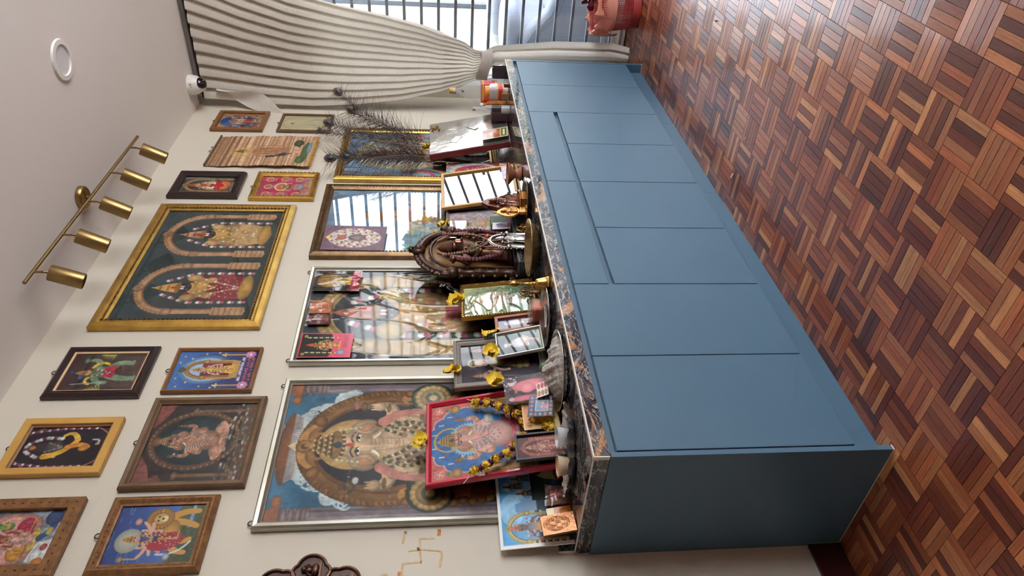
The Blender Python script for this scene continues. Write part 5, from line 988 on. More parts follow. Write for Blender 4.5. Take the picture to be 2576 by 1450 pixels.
picture('tall antique gilt framed print whose glass mirrors the barred window', 1.647, 2.372, .966, 1.979, .048, .034, fm_dkgold, a_mirror14, 170, 'step', (.62, .9, .007, .018, fm_bead), group=G2, pane=pane_mat('strong_glass', 1.55, boost=2.0))
picture('tall silver framed garlanded deity print under crumpled clear film', .880, 1.561, .966, 1.952, .026, .024, fm_silver, a_venkat15, 220, 'round', hooks=2, pane=m_film, group=G2, wav=.0007)
picture('tall silver framed print of a large elephant headed deity with umbrella', .106, .792, .966, 1.946, .030, .026, fm_silver, a_bigganesha, 260, 'round', hooks=2, pane=pane_mat('slightly_wavy_glass', 1.45, .03, (3.0, .25, (1, 1, 1))), group=G2)
# woven scroll
sc_ = thing('bamboo_scroll', 'woven bamboo slat scroll painted with a standing figure', 'scroll', (2.793, -.006, 2.106), (0, 0.02, 0))
def scroll_mesh():
    me = print_mesh('painted_slats', .405, .606, a_scroll, 130); co = np.zeros(len(me.vertices)*3); me.vertices.foreach_get('co', co); co = co.reshape(-1, 3)
    zz = co[:, 2]; co[:, 1] = -0.006-0.004*np.abs(np.sin(zz*95))-0.010*np.sin(zz*5+1)-0.03*np.clip(.06-zz, 0, 1)*np.clip(-co[:, 0]*6, 0, 1); co[:, 0] += 0.004*np.sin(zz*40)*np.sign(co[:, 0])*(np.abs(co[:, 0]) > .19); me.vertices.foreach_set('co', co.ravel()); me.update(); return me
link('painted_slats', scroll_mesh(), sc_)
mb = MB()
for k in range(60): x = -.2+.4*k/59; mb.cyl((x, -.018, .004), (x+.004*math.sin(k*3), -.02, -.012-.004*math.sin(k*7)), .0016, seg=4)
mb.build('fringe', mat('gold_fringe', (196, 150, 66), .5, var=(90, .5, (150, 104, 40))), sc_)
MB().cyl((-.2, -.008, .608), (.2, -.008, .608), .006, seg=8).build('top_rod', fm_olive, sc_)
for xx in (-.02, .03): MB().tube([(xx+.01*math.cos(a), -.008, .618+.01*math.sin(a)) for a in np.linspace(0, 2*pi, 10, endpoint=False)], .002, 5, closed=True).build('hanging_ring', m_hook, sc_)
# cards tucked on the glass
def card(label, x0, x1, z0, z1, y, art, px, m=None, lean=0, roll=0, rotz=0, film=False, thick=.0018, wav=0.0, cat='card', name='devotional_card', group=None, edge=(232, 228, 220)):
    w, h = x1-x0, z1-z0; t = thing(name, label, cat, ((x0+x1)/2, y, z0), (-lean, roll, rotz), group)
    p = link('print', print_mesh('print', w, h, art, px, wav, m or m_gloss), t); p.location = (0, -thick-.0003, 0)
    MB().box(-w/2, w/2, -thick, 0, 0, h).build('card_stock', mat('card_edge_%d' % (sum(edge)), edge, .6, var=(20, .2, tuple(int(v*.92) for v in edge))), t)
    if film: MB().grid(lambda u, v: (-w/2-.004+(w+.008)*u, -thick-.003-.002*math.sin(9*u+5*v)-.0015*math.sin(13*v), -.004+(h+.008)*v), 8, 10).build('clear_sleeve', m_film, t, smooth=True)
    return t
G3 = 'cards tucked into the frames'
card('glossy gold and black deity card under film, tucked in the silver frame', 1.356, 1.508, 1.710, 1.920, -.026, a_card_gold, 64, film=True, roll=.03, group=G3)
card('small copper coloured foil card in a clear sleeve', 1.196, 1.285, 1.820, 1.914, -.026, a_card_copper, 34, m=mat('copper_foil_print', (200, 130, 96), .3, metal=.5, attr='Col', var=(30, .0, (0, 0, 0))), film=True, group=G3)
card('small maroon deity card beside the copper card', 1.119, 1.188, 1.818, 1.914, -.026, a_card_maroon, 32, film=True, group=G3)
card('black and pink deity card tucked in the lower corner of the silver frame', .903, 1.055, 1.706, 1.923, -.026, a_card_black, 70, roll=.02, group=G3, edge=(226, 150, 170))
card('purple oval garland print tucked in the mirror like frame', 1.676, 1.900, 1.612, 1.925, -.036, a_oval, 90, m=m_print, roll=.03, group=G3)

# ------------------------------------------------------------------ pictures standing on the worktop
G4 = 'small pictures leaning on the worktop'
card('white bordered poster of a blue temple and deities leaning at the near end', -.012, .300, ZT+.001, 1.148, -.052, lambda c: (a_temple(c), c.R(0, .045, 0, 1, (236, 236, 232)), c.R(0, 1, .955, 1, (236, 236, 232)), c.R(.97, 1, 0, 1, (236, 236, 232))), 110, m=m_print, lean=.10, thick=.004, cat='poster', name='poster', group=G4)
picture('red framed print of an elephant headed deity wearing a marigold garland', .207, .590, ZT+.001, 1.396, .020, .022, fm_red, a_redganesha, 180, 'round', y=-.160, lean=.206, group=G4)
picture('small black framed print of a dark red deity below the garland', .202, .314, ZT+.001, 1.088, .008, .014, fm_black, a_darkred, 62, 'flat', y=-.215, lean=.14, group=G4, roll=.02)
card('cream printed card behind the blue grid card', .345, .475, ZT+.014, 1.048, -.205, a_cream, 40, lean=.12, group=G4)
card('dark blue card with a grid of small deities beside the ash plate', .352, .452, .945, 1.032, -.252, a_grid, 46, lean=.22, roll=.18, group=G4)
card('small red and white card leaning at the ash heap', .440, .510, .955, .998, -.268, a_stickers, 24, lean=.5, roll=.05, group=G4)
picture('grey wood framed print of a three figured saint behind the pink photograph', .650, .925, ZT+.001, 1.282, .030, .028, fm_greyw, a_trio, 110, 'step', y=-.112, lean=.10, group=G4)
card('colour photograph of people in pink leaning over the ash plate', .462, .588, .938, 1.108, -.238, a_pinkphoto, 62, lean=.22, roll=-.02, cat='photograph', name='photograph', group=G4)
picture('small silver framed print of a seated figure in white robes', .760, .905, .922, 1.115, .010, .014, fm_silver, a_robed, 66, 'round', y=-.185, lean=.24, group=G4)
picture('small reddish brown framed landscape print behind the silver frame', .932, 1.034, ZT+.001, 1.105, .014, .016, fm_copper, a_landscape, 40, 'flat', y=-.150, lean=.16, group=G4)
picture('gilt framed print with a green sheen under crumpled film', 1.062, 1.300, ZT+.001, 1.245, .016, .022, fm_gold, a_gloss_green, 100, 'round', (.3, .95, .005, .012, fm_bead), y=-.125, lean=.12, group=G4, pane=pane_mat('wrinkled_film_fine', 1.6, .03, (8.0, .40, (.7, 1, 2.0), .05), boost=1.5))
picture('grey framed print with a bright window reflection behind the bronze shrine', 1.705, 2.035, ZT+.001, 1.300, .018, .020, fm_greyw, a_glosspink, 90, 'step', y=-.098, lean=.10, group=G4, pane=MATS['strong_glass'])
mr = picture('pale wood framed mirror reflecting the barred window', 1.985, 2.370, ZT+.001, 1.328, .016, .018, fm_yel, a_note, 20, 'flat', y=-.158, lean=.17, name='framed_mirror', pane=False, group=G4)
mr['category'] = 'mirror'
for ch in list(mr.children):
    if ch.name.startswith('print'): bpy.data.objects.remove(ch)
MB().box(-.385/2+.0155, .385/2-.0155, -.0075, -.0055, .0155, .42-.0155+.0005).build('mirror_glass', mat('silvered_mirror', (236, 240, 242), .015, metal=1.0, var=(4, .1, (225, 230, 232))), mr)
card('maroon arched deity poster between the gilt frame and the silver board', 2.375, 2.560, ZT+.001, 1.295, -.090, a_maroonposter, 84, lean=.08, group=G4, cat='poster', name='poster', roll=.04)
card('small purple leaflet at the foot of the mirror', 2.045, 2.190, .945, 1.000, -.262, a_purple, 24, lean=.3, group=G4)
card('small yellow calendar card on the silver board', 2.560, 2.690, .925, 1.085, -.262, a_calendar, 40, lean=.24, roll=.06, group=G4)
card('tiny white note card leaning on the bronze shrine', 1.585, 1.645, .992, 1.080, -.232, a_note, 28, lean=.15, roll=.10, group=G4)
# ------------------------------------------------------------------ metals and small materials
bz = mat('dark_bronze', (78, 56, 46), .38, metal=.8, var=(60, .6, (46, 34, 30)))
bzl = mat('lighter_bronze', (112, 78, 60), .35, metal=.85, var=(60, .5, (66, 46, 38)))  # lighter bronze tone, for the shrine figure
brs = mat('polished_brass', (196, 154, 84), .25, metal=.95, var=(50, .4, (150, 108, 52)))
cop = mat('copper_metal', (206, 132, 86), .3, metal=.9, var=(50, .4, (160, 92, 54)))
slv = mat('bright_silver', (206, 204, 200), .22, metal=.95, var=(50, .4, (150, 146, 140)))
stl = mat('steel_plate', (190, 184, 176), .26, metal=.9, var=(30, .4, (150, 142, 134)))
gl_y = mat('yellow_petal', (226, 196, 48), .55, var=(40, .5, (206, 164, 32)))
gl_m = mat('marigold_petal', (224, 186, 56), .6, var=(120, .5, (190, 140, 34)))
gl_p = mat('purple_flower', (92, 28, 84), .6, var=(80, .5, (60, 16, 60)))
# ------------------------------------------------------------------ flowers
def flower(label, loc, r, seed, rot=(0, 0, 0)):
    q = random.Random(seed); t = thing('yellow_flower', label, 'flower', loc, rot, 'yellow flowers laid on the pictures')
    for k in range(6):
        a = k*pi/3+q.uniform(-.2, .2); el = q.uniform(.0, .9); L_ = r*q.uniform(.85, 1.2); wd = r*q.uniform(.6, .85); c1, s1 = math.cos(a), math.sin(a); tw = q.uniform(-.5, .5)
        def pet(u, v, c1=c1, s1=s1, L_=L_, wd=wd, el=el, tw=tw, q1=q.uniform(0, 6)):
            s_ = (u-.5)*2; wv = wd*math.sin(pi*(.12+.8*v))*s_; rr = L_*v*math.cos(el*v); z = L_*v*math.sin(el*v)+r*.12*math.sin(5*v+q1+3*s_)+tw*wv*v-r*.3*(s_*s_)*v*.5
            return (rr*c1-wv*s1, rr*s1+wv*c1, z)
        MB().grid(pet, 7, 8).build('petal', gl_y, t, smooth=True)
    MB().sph((0, 0, .1*r), (r*.22, r*.22, r*.25), 10, 8).build('centre', gl_m, t, smooth=True)
    return t
flower('yellow flower on top of the red framed print', (.404, -.085, 1.408), .034, 1, (1.2, 0, .2))
flower('yellow flower hanging on the top corner of the grey wood frame', (.735, -.108, 1.288), .036, 2, (1.3, .2, .4))
flower('yellow flower on top of the small silver framed print', (.785, -.165, 1.135), .036, 3, (1.2, .1, 0))
flower('yellow flower on top of the small reddish brown frame', (.935, -.128, 1.128), .036, 4, (1.1, .3, .5))
flower('yellow flower on the pink photograph', (.598, -.185, 1.128), .034, 5, (1.3, -.2, .2))
flower('yellow flower on top of the gilt frame with green sheen', (1.200, -.095, 1.266), .042, 6, (1.2, .3, .1))
flower('dull yellow flower on top of the grey framed print behind the shrine', (1.868, -.075, 1.318), .040, 7, (1.1, .1, .3))
flower('yellow flower on top of the silver board below the feathers', (2.680, -.115, 1.410), .036, 8, (1.0, .4, .2))
# ------------------------------------------------------------------ marigold garland
ga = thing('marigold_garland', 'garland of yellow marigolds and purple flowers draped over the red frame', 'garland', (.40, -.17, .955))
def bloom_mesh(r, seed):
    q = random.Random(seed); mb = MB()
    for k in range(46):
        th = q.uniform(0, 2*pi); ph_ = math.acos(q.uniform(-.9, 1)); d = Vector((math.sin(ph_)*math.cos(th), math.sin(ph_)*math.sin(th), math.cos(ph_)*.75)); u = d.cross(Vector((q.uniform(-1, 1), q.uniform(-1, 1), q.uniform(-1, 1)))).normalized(); p = d*r*.66; e = d*r*q.uniform(.95, 1.12); w_ = r*.26
        mb.add([tuple(p-u*w_*.6), tuple(p+u*w_*.6), tuple(e+u*w_), tuple(e*1.03), tuple(e-u*w_)], [(0, 1, 2, 3, 4)])
    mb.sph((0, 0, 0), r*.72, 10, 7); return mb.mesh('marigold', gl_m)
BM = [bloom_mesh(.0195, s) for s in range(5)]
left = [(0.218, -0.14, 1.225), (0.234, -0.148, 1.184), (0.252, -0.155, 1.152), (0.273, -0.163, 1.113), (0.297, -0.169, 1.082), (0.326, -0.176, 1.052), (0.368, -0.181, 1.028)]
right = [(0.529, -0.144, 1.205), (0.515, -0.152, 1.166), (0.491, -0.16, 1.125), (0.467, -0.167, 1.092), (0.438, -0.173, 1.063), (0.401, -0.177, 1.044)]
tas = [(0.388, -0.190, 1.009), (0.392, -0.205, 0.982), (0.352, -0.205, 0.972), (0.372, -0.22, 0.962), (.335, -.215, .956)]
O = Vector((.40, -.17, .955))
q = random.Random(2)
for p in left+right+tas:
    o = link('marigold', BM[q.randrange(5)], ga); o.location = Vector(p)-O; o.rotation_euler = (1.3+q.uniform(-.5, .5), q.uniform(-.6, .6), q.uniform(0, 6)); o.scale = (1.0,)*3
PB = bloom_mesh(.0125, 77); PB.materials[0] = gl_p
for seq in (left, right):
    for a, b in zip(seq[:-1], seq[1:]):
        o = link('purple_flower', PB, ga); o.location = (Vector(a)+Vector(b))/2-O; o.rotation_euler = (q.uniform(0, 3), q.uniform(0, 3), 0)
path = [(.185, -.118, 1.262)]+left+right[::-1]+[(.568, -.118, 1.238)]
MB().tube([tuple(Vector(p)-O) for p in path], .0012, 5).build('string', mat('thread', (226, 222, 206), .8, var=(50, .3, (200, 196, 180))), ga)

# ------------------------------------------------------------------ idols
def idol_figure(mb, h, w, arms=4, x=0, y=0, z=0, sc=.5):
    """standing crowned figure facing -y"""
    mb.lathe([(w*.42, z), (w*.46, z+h*.02), (w*.38, z+h*.25), (w*.30, z+h*.42), (w*.26, z+h*.47), (w*.33, z+h*.56), (w*.36, z+h*.63), (w*.16, z+h*.68), (w*.12, z+h*.70)], 16, c=(x, y, 0), sy=sc)
    mb.sph((x, y-w*.04, z+h*.755), (w*.17, w*.15, h*.06), 14, 10); mb.sph((x, y-w*.19, z+h*.75), (w*.03, w*.04, h*.018), 6, 5)
    mb.lathe([(w*.19, z+h*.79), (w*.2, z+h*.81), (w*.15, z+h*.87), (w*.11, z+h*.93), (w*.05, z+h*.97), (.0005, z+h)], 14, c=(x, y, 0), cap=False)
    for d in (-1, 1):
        mb.tube([(x+d*w*.33, y, z+h*.62), (x+d*w*.52, y-w*.04, z+h*.5), (x+d*w*.42, y-w*.22, z+h*.40)], [w*.075, w*.06, w*.045], 7); mb.sph((x+d*w*.42, y-w*.24, z+h*.40), (w*.06, w*.04, h*.03), 8, 6)
        if arms > 2: mb.tube([(x+d*w*.33, y+.0, z+h*.62), (x+d*w*.62, y-w*.02, z+h*.58), (x+d*w*.6, y-w*.1, z+h*.74)], [w*.07, w*.055, w*.04], 7); mb.lathe([(w*.02, z+h*.73), (w*.1, z+h*.77), (w*.1, z+h*.79), (.0005, z+h*.83)], 10, c=(x+d*w*.6, y-w*.1, 0), cap=False)
    for k in range(14):
        a = pi*k/13; mb.sph((x+w*.28*math.cos(a), y-w*.19-.03*w*math.sin(a), z+h*(.6-.26*math.sin(a))), w*.035, 6, 4)
    for d in (-.22, 0, .22): mb.tube([(x+d*w*.8, y-w*.17, z+h*.44), (x+d*w*1.3, y-w*.23, z+h*.04)], w*.022, 5)
    return mb
def arch_pts(w, hs, ht, n=40):
    return [(-w/2, 0)]+[(w/2*math.cos(a), hs+(ht-hs)*math.sin(a)) for a in np.linspace(pi, 0, n)]+[(w/2, 0)]
def prabha(mb, w, hs, ht, r, knob, y=0, nk=34):
    pts = arch_pts(w, hs, ht, 30); pts = [(-w/2, hs*k/6) for k in range(6)]+pts[1:-1]+[(w/2, hs*k/6) for k in range(5, -1, -1)]
    mb.tube([(x, y, z) for x, z in pts], r, 8)
    m = len(pts)
    for k in range(nk):
        t = k/(nk-1)*(m-1); i = min(int(t), m-2); f = t-i; x = pts[i][0]*(1-f)+pts[i+1][0]*f; z = pts[i][1]*(1-f)+pts[i+1][1]*f
        nx, nz = x, z-hs if z > hs else 0; l = math.hypot(nx, nz) or 1; mb.sph((x+nx/l*r*1.2, y, z+nz/l*r*1.2), (knob, knob*.8, knob), 7, 5)
    return mb
# grey chest pedestal and the bronze shrine on it
pd = thing('carved_pedestal', 'grey carved pedestal chest beneath the bronze shrine', 'pedestal', (1.53, -.168, ZT+.0008))
mgrey = mat('grey_carved_metal', (104, 110, 114), .4, metal=.6, var=(60, .6, (62, 66, 70)))
MB().box(-.225, .235, -.062, .052, 0, .012, bev=.003).box(-.212, .222, -.055, .048, .012, .062, bev=.002).box(-.228, .238, -.066, .054, .062, .075, bev=.003).build('body', mgrey, pd)
mb = MB(); [mb.sph((-.2+.0165*k, -.064, .056), (.0065, .005, .0065), 6, 5) for k in range(26)]; mb.build('beading', mgrey, pd)
for k in range(4): MB().box(-.205+.106*k, -.205+.106*k+.098, -.0585, -.055, .016, .048, bev=.002).build('drawer', mat('dark_drawer', (60, 68, 74), .4, metal=.4, var=(40, .5, (44, 50, 56))), pd)
sh = thing('bronze_shrine_statue', 'dark bronze standing deity in a tall flaming arch with dry garlands', 'statue', (1.492, -.165, ZT+.0762))
b_ = MB().prism([(x*.93, z*.985) for x, z in arch_pts(.33, .285, .455, 24)], .028, .040); b_.build('back_plate', mat('ochre_wood_back', (140, 96, 44), .5, var=(12, .5, (110, 70, 30))), sh)
pr = prabha(MB(), .335, .29, .445, .017, .011, 0.012, 40); prabha(pr, .275, .285, .395, .007, .0045, 0.002, 44)
for d in (-1, 1):
    for z in (.02, .1, .19): pr.lathe([(.024, z), (.018, z+.012), (.018, z+.05), (.026, z+.066), (.026, z+.078)], 10, c=(d*.168, .012, 0))
    pr.sph((d*.168, 0.0, .295), (.034, .02, .03), 10, 8); pr.sph((d*.19, 0.0, .325), (.02, .014, .026), 8, 6)
pr.sph((0, 0, .452), (.036, .022, .034), 12, 8); pr.sph((0, -.012, .452), (.02, .016, .02), 10, 6); pr.sph((0, 0, .482), (.014, .012, .018), 8, 6)
for k in range(19):
    a = .12+(pi-.24)*k/18; R = .182; pr.sph((R*math.cos(a), .012, .29+.172*math.sin(a)), (.013, .01, .016), 7, 5)
pr.build('flaming_arch', bz, sh, smooth=True)
idol_figure(MB(), .335, .20, 4, 0, -.012, .03).build('figure', bzl, sh, smooth=True)
MB().box(-.165, .165, -.048, .03, 0, .014, bev=.004).lathe([(.10, .014), (.112, .02), (.112, .028), (.098, .034)], 20, c=(0, -.008, 0), sy=.45).build('base', bz, sh)
mgl = mat('dried_garland', (104, 50, 66), .8, var=(120, .7, (70, 44, 40))); mgl2 = mat('pale_dried_garland', (150, 110, 90), .8, var=(100, .6, (96, 60, 60)))
for pts_, r_, mm_ in (([(-.115, -.03, .30), (-.125, -.035, .18), (-.09, -.04, .07), (0, -.05, .035), (.09, -.04, .07), (.125, -.035, .18), (.115, -.03, .30)], .013, mgl), ([(-.09, -.035, .335), (-.07, -.045, .2), (0, -.055, .11), (.07, -.045, .2), (.09, -.035, .335)], .009, mgl2), ([(-.05, -.02, .36), (-.09, -.03, .30), (-.11, -.03, .22)], .009, mgl2), ([(.05, -.02, .36), (.09, -.03, .30), (.11, -.03, .22)], .009, mgl2)):
    mb = MB(); P_ = np.array(pts_); tt = np.linspace(0, len(P_)-1, 44); 
    for t_ in tt: mb.sph(tuple(np.interp(t_, range(len(P_)), P_[:, j]) for j in range(3)), (r_*1.05, r_*.9, r_*.75), 7, 5)
    mb.build('garland', mm_, sh, smooth=True)
MB().box(-.012, .012, -.058, -.052, .255, .278).build('forehead_mark', mat('white_clay_mark', (226, 216, 206), .8), sh)
MB().box(-.004, .004, -.0595, -.0578, .255, .280).build('vermilion_mark', mat('vermilion', (206, 78, 52), .8), sh); MB().box(.03, .052, -.062, -.056, .12, .132, rot=(0, .4, 0)).build('vermilion_mark', MATS['vermilion'], sh)
foliage(26, (-.055, -.055, .20), (.012, .012, .03), 3, .012).build('green_sprig', m_leaf, sh); foliage(14, (.0, -.01, .49), (.012, .01, .014), 4, .014).build('green_sprig', m_leaf, sh)

def arch_idol(label, loc, w, h, m, m2, rot=0, base_h=.02, knob=.004, r=.006, tilt=0, name='arched_idol', nk=30, mfig=None):
    t = thing(name, label, 'statue', loc, (tilt, 0, rot))
    MB().box(-w*.52, w*.52, -.022, .016, 0, base_h, bev=.003).build('base', m2, t)
    p = prabha(MB(), w*.86, h*.52, h*.93, r, knob, .006, nk); p.sph((0, .006, h*.96), (w*.09, .008, h*.05), 8, 6)
    for d in (-1, 1): p.sph((d*w*.43, 0, h*.54), (w*.1, .01, w*.09), 8, 6); p.lathe([(w*.07, base_h), (w*.05, base_h+.01), (w*.05, h*.45), (w*.08, h*.5)], 8, c=(d*w*.43, .006, 0))
    for z in (base_h,): p.box(-w*.36, w*.36, .006, .010, z, h*.5)
    p.build('arch', m, t, smooth=True)
    idol_figure(MB(), h*.74, w*.46, 4, 0, -.006, base_h*.9).build('figure', mfig or m, t, smooth=True)
    return t
arch_idol('small bright silver deity in an arch in front of the bronze shrine', (1.440, -.262, ZT+.001), .130, .208, slv, slv, base_h=.022)
arch_idol('tiny gold temple idol between the pedestal and the engraved brass bowl', (1.545, -.262, ZT+.001), .052, .062, brs, brs, base_h=.006, knob=.0022, r=.003, nk=20)
# round silver rimmed tray with the brass box, copper idol and gold idol
def plate(label, loc, r, h, m, name='metal_plate', lip=.006, fl=.0, cat='plate'):
    t = thing(name, label, cat, loc); t2 = .0016
    MB().lathe([(.0005, .0), (r*.72, .0), (r*.80, h*.15), (r*.93, h*.85), (r, h), (r+.0015, h+.0008), (r, h+.0024), (r*.92, h*.85+t2), (r*.79, h*.15+t2+.0006), (r*.70, t2), (.0005, t2)], 56, cap=False).build('dish', m, t, smooth=True)
    MB().tube([((r+.0004)*math.cos(a), (r+.0004)*math.sin(a), h+.001) for a in np.linspace(0, 2*pi, 56, endpoint=False)], .0021, 6, closed=True).build('rolled_rim', m, t, smooth=True)
    return t
plate('dark round tray under the copper idol and the brass box', (1.665, -.335, ZT+.001), .118, .016, mat('dark_steel', (110, 100, 92), .28, metal=.85, var=(20, .5, (70, 62, 56))))  # darker steel tone than the other plates
bx = thing('brass_box', 'octagonal brass stand box under the copper idol', 'box', (1.715, -.305, ZT+.004))
MB().lathe([(.058, 0), (.058, .028), (.064, .030), (.064, .036), (.0005, .036)], 8, cap=False).build('body', mat('aged_brass_stand', (150, 104, 50), .35, metal=.7, var=(20, .5, (100, 66, 32))), bx)
MB().lathe([(.0645, .030), (.066, .033), (.0645, .036)], 8, cap=False).build('rim', cop, bx)
ci = thing('copper_idol', 'glossy copper brown pointed idol with three carved figures on the brass box', 'statue', (1.722, -.298, ZT+.0405))
mci = mat('glossy_copper_brown', (126, 74, 50), .2, metal=.55, var=(30, .5, (84, 46, 34)), coat=.4)
MB().prism([(-.052, 0), (-.056, .03), (-.05, .11), (-.03, .155), (-.004, .182), (.004, .182), (.03, .155), (.05, .11), (.056, .03), (.052, 0)][::-1], .0, .022).build('back_slab', mci, ci)
idol_figure(MB(), .15, .075, 2, 0, -.008, .0).build('figure', mci, ci, smooth=True)
for d in (-1, 1): idol_figure(MB(), .095, .045, 2, d*.036, -.008, .0).build('figure', mci, ci, smooth=True)
ol = thing('oil_lamp', 'tiny lit wick lamp beside the copper idol', 'lamp', (1.752, -.337, ZT+.0405))
MB().lathe([(.004, 0), (.010, .003), (.012, .008), (.009, .007), (.0005, .004)], 14, cap=False).build('bowl', cop, ol, smooth=True)
MB().lathe([(.0008, .006), (.0042, .011), (.003, .019), (.0004, .027)], 10, cap=False).build('flame', mat('flame', (255, 190, 110), .5, emit=((255, 160, 80), 9.0)), ol, smooth=True)
gi = thing('gold_idol', 'gold leaf shaped idol plaque with spiked edge on a small stand', 'statue', (1.622, -.312, ZT+.004), (-.12, .06, 0))
mgi = mat('matt_gold', (204, 152, 88), .32, metal=.9, var=(70, .6, (150, 98, 50)))
def leaf_pts(w, h, n=20): return [(w*math.sin(pi*t)**.8*(1-.35*t), h*t) for t in np.linspace(0.02, 1, n)]
lp = leaf_pts(.056, .118); out_ = [(-x, z+.036) for x, z in lp]+[(x, z+.036) for x, z in lp[::-1]]
MB().prism(out_[::-1], -.003, .004).build('plaque', mgi, gi)
mb = MB(); [mb.lathe([(.0026, 0), (.0016, .007), (.0003, .010)], 6, c=(x, 0, z), M=Vector((x, 0, .25*(z-.08))).to_track_quat('Z', 'Y').to_matrix(), cap=False) for x, z in out_]; mb.build('spikes', mgi, gi)
idol_figure(MB(), .085, .045, 2, 0, -.006, .05).build('figure', mgi, gi, smooth=True)
MB().box(-.024, .024, -.008, .008, .012, .040, bev=.002).box(-.034, .034, -.014, .014, .0, .0125, bev=.002).build('stand', mgi, gi); MB().sph((0, 0, .160), (.006, .005, .010), 8, 6).build('finial', mgi, gi, smooth=True)
sb = thing('silver_leaf_spoon', 'shiny silver leaf shaped dish beside the dark tray', 'dish', (1.548, -.345, ZT+.001), (0, 0, .7))
MB().grid(lambda u, v: ((v-.5)*.10, (u-.5)*.05*math.sin(pi*(.08+.84*v)), .004+.018*((u-.5)**2*4)*math.sin(pi*v)+.012*abs(v-.5)), 9, 14).build('bowl', slv, sb, smooth=True)
gb = thing('green_box', 'small green carton on the grey pedestal', 'box', (1.712, -.178, ZT+.0762), (0, 0, .1))
MB().box(-.045, .045, -.022, .022, 0, .098, bev=.002).build('carton', mat('green_card', (104, 132, 104), .6, var=(10, .3, (90, 118, 92))), gb); MB().box(-.045, .045, -.0225, -.022, .0, .024).build('brown_band', mat('brown_card', (120, 76, 60), .6), gb)
# engraved brass bowl
eb = thing('engraved_bowl', 'large engraved brass and steel bowl at the front of the worktop', 'bowl', (1.246, -.350, ZT+.0006), (0, 0, 0))
eb.scale = (.9, .9, .95)
def engraved():
    m = mat('engraved_brass', (168, 146, 110), .22, metal=.92, var=(40, .5, (120, 98, 70)), bump=(90, .5)); return m
MB().lathe([(.0005, .001), (.075, .001), (.10, .008), (.126, .026), (.138, .044), (.141, .046), (.1385, .0475), (.132, .043), (.12, .026), (.095, .011), (.07, .0045), (.0005, .0045)], 64, cap=False).build('bowl', engraved(), eb, smooth=True)
MB().tube([(.1395*math.cos(a), .1395*math.sin(a), .0465) for a in np.linspace(0, 2*pi, 64, endpoint=False)], .0024, 6, closed=True).build('rim', brs, eb, smooth=True)
# bell
bl_ = thing('brass_bell', 'brass hand bell with an ornate handle', 'bell', (.925, -.392, ZT+.0008))
MB().lathe([(.031, 0), (.0325, .002), (.030, .008), (.0285, .010), (.029, .012), (.0245, .030), (.021, .044), (.0205, .046), (.017, .052), (.008, .056), (.007, .060), (.010, .063), (.006, .067), (.0055, .075), (.008, .078), (.0055, .081), (.005, .105), (.008, .109), (.005, .113), (.006, .122), (.011, .130), (.012, .140), (.007, .150), (.003, .157), (.0005, .160)], 28, cap=False).build('bell_body', brs, bl_, smooth=True)
MB().lathe([(.029, .0005), (.0005, .03)], 20, cap=False).build('inside', bz, bl_)
# plates
plate('round steel plate near the brass bell', (.862, -.278, ZT+.001), .122, .013, stl)
ap = plate('large round steel plate heaped with grey ash', (.498, -.330, ZT+.001), .142, .018, stl)
q_ = np.random.RandomState(3); ph_ = q_.rand(12)*6
def ash(u, v):
    a = 2*pi*u; r = .118*v*(1+.06*math.sin(3*a+ph_[0])+.05*math.sin(5*a+ph_[1])); x, y = r*math.cos(a), r*math.sin(a)
    z = .012+.030*max(0, 1-v**2)**.5+.010*math.sin(x*80+ph_[2])*math.sin(y*70+ph_[3])*(1-v)+.006*math.sin(x*150+ph_[4]+y*60)*math.sin(y*170)*(1-v**4)+.003*math.sin(x*330+y*90)*math.sin(y*290+x*50)+.016*math.exp(-((x-.03)**2+(y-.04)**2)/.0018)
    return (x, y, z-.0085*v**6)
ah = MB().grid(ash, 110, 60).build('ash_heap', mat('grey_ash', (188, 181, 172), .95, var=(70, .5, (130, 122, 116)), bump=(220, 1.0)), None, smooth=True); ah.location = (.498, -.330, ZT+.0024); tag(ah, 'heap of pale grey sacred ash on the steel plate', 'ash'); ah['kind'] = 'stuff'
li = thing('lime', 'small green lime on the ash heap', 'fruit', (.548, -.292, .945))
MB().sph((0, 0, .018), (.021, .019, .019), 20, 14).build('fruit', mat('lime_skin', (66, 92, 44), .35, var=(60, .4, (48, 72, 32)), bump=(260, .2)), li, smooth=True); MB().sph((.021, 0, .018), (.004, .003, .003), 8, 6).build('tip', mat('lime_tip', (90, 84, 50), .6), li)
sd = thing('silver_ribbed_dish', 'small oval silver dish with ribbed edge on the steel plate', 'dish', (.825, -.312, ZT+.0045), (0, 0, -.85))
MB().lathe([(.0005, .001), (.03, .001), (.042, .008), (.047, .012), (.0475, .0135), (.041, .010), (.029, .003), (.0005, .003)], 40, sx_=1.0, sy=.5, cap=False).build('dish', slv, sd, smooth=True)
mb = MB(); [mb.sph((.047*math.cos(a), .0235*math.sin(a), .0128), .0026, 6, 4) for a in np.linspace(0, 2*pi, 40, endpoint=False)]; mb.build('ribbed_edge', slv, sd)
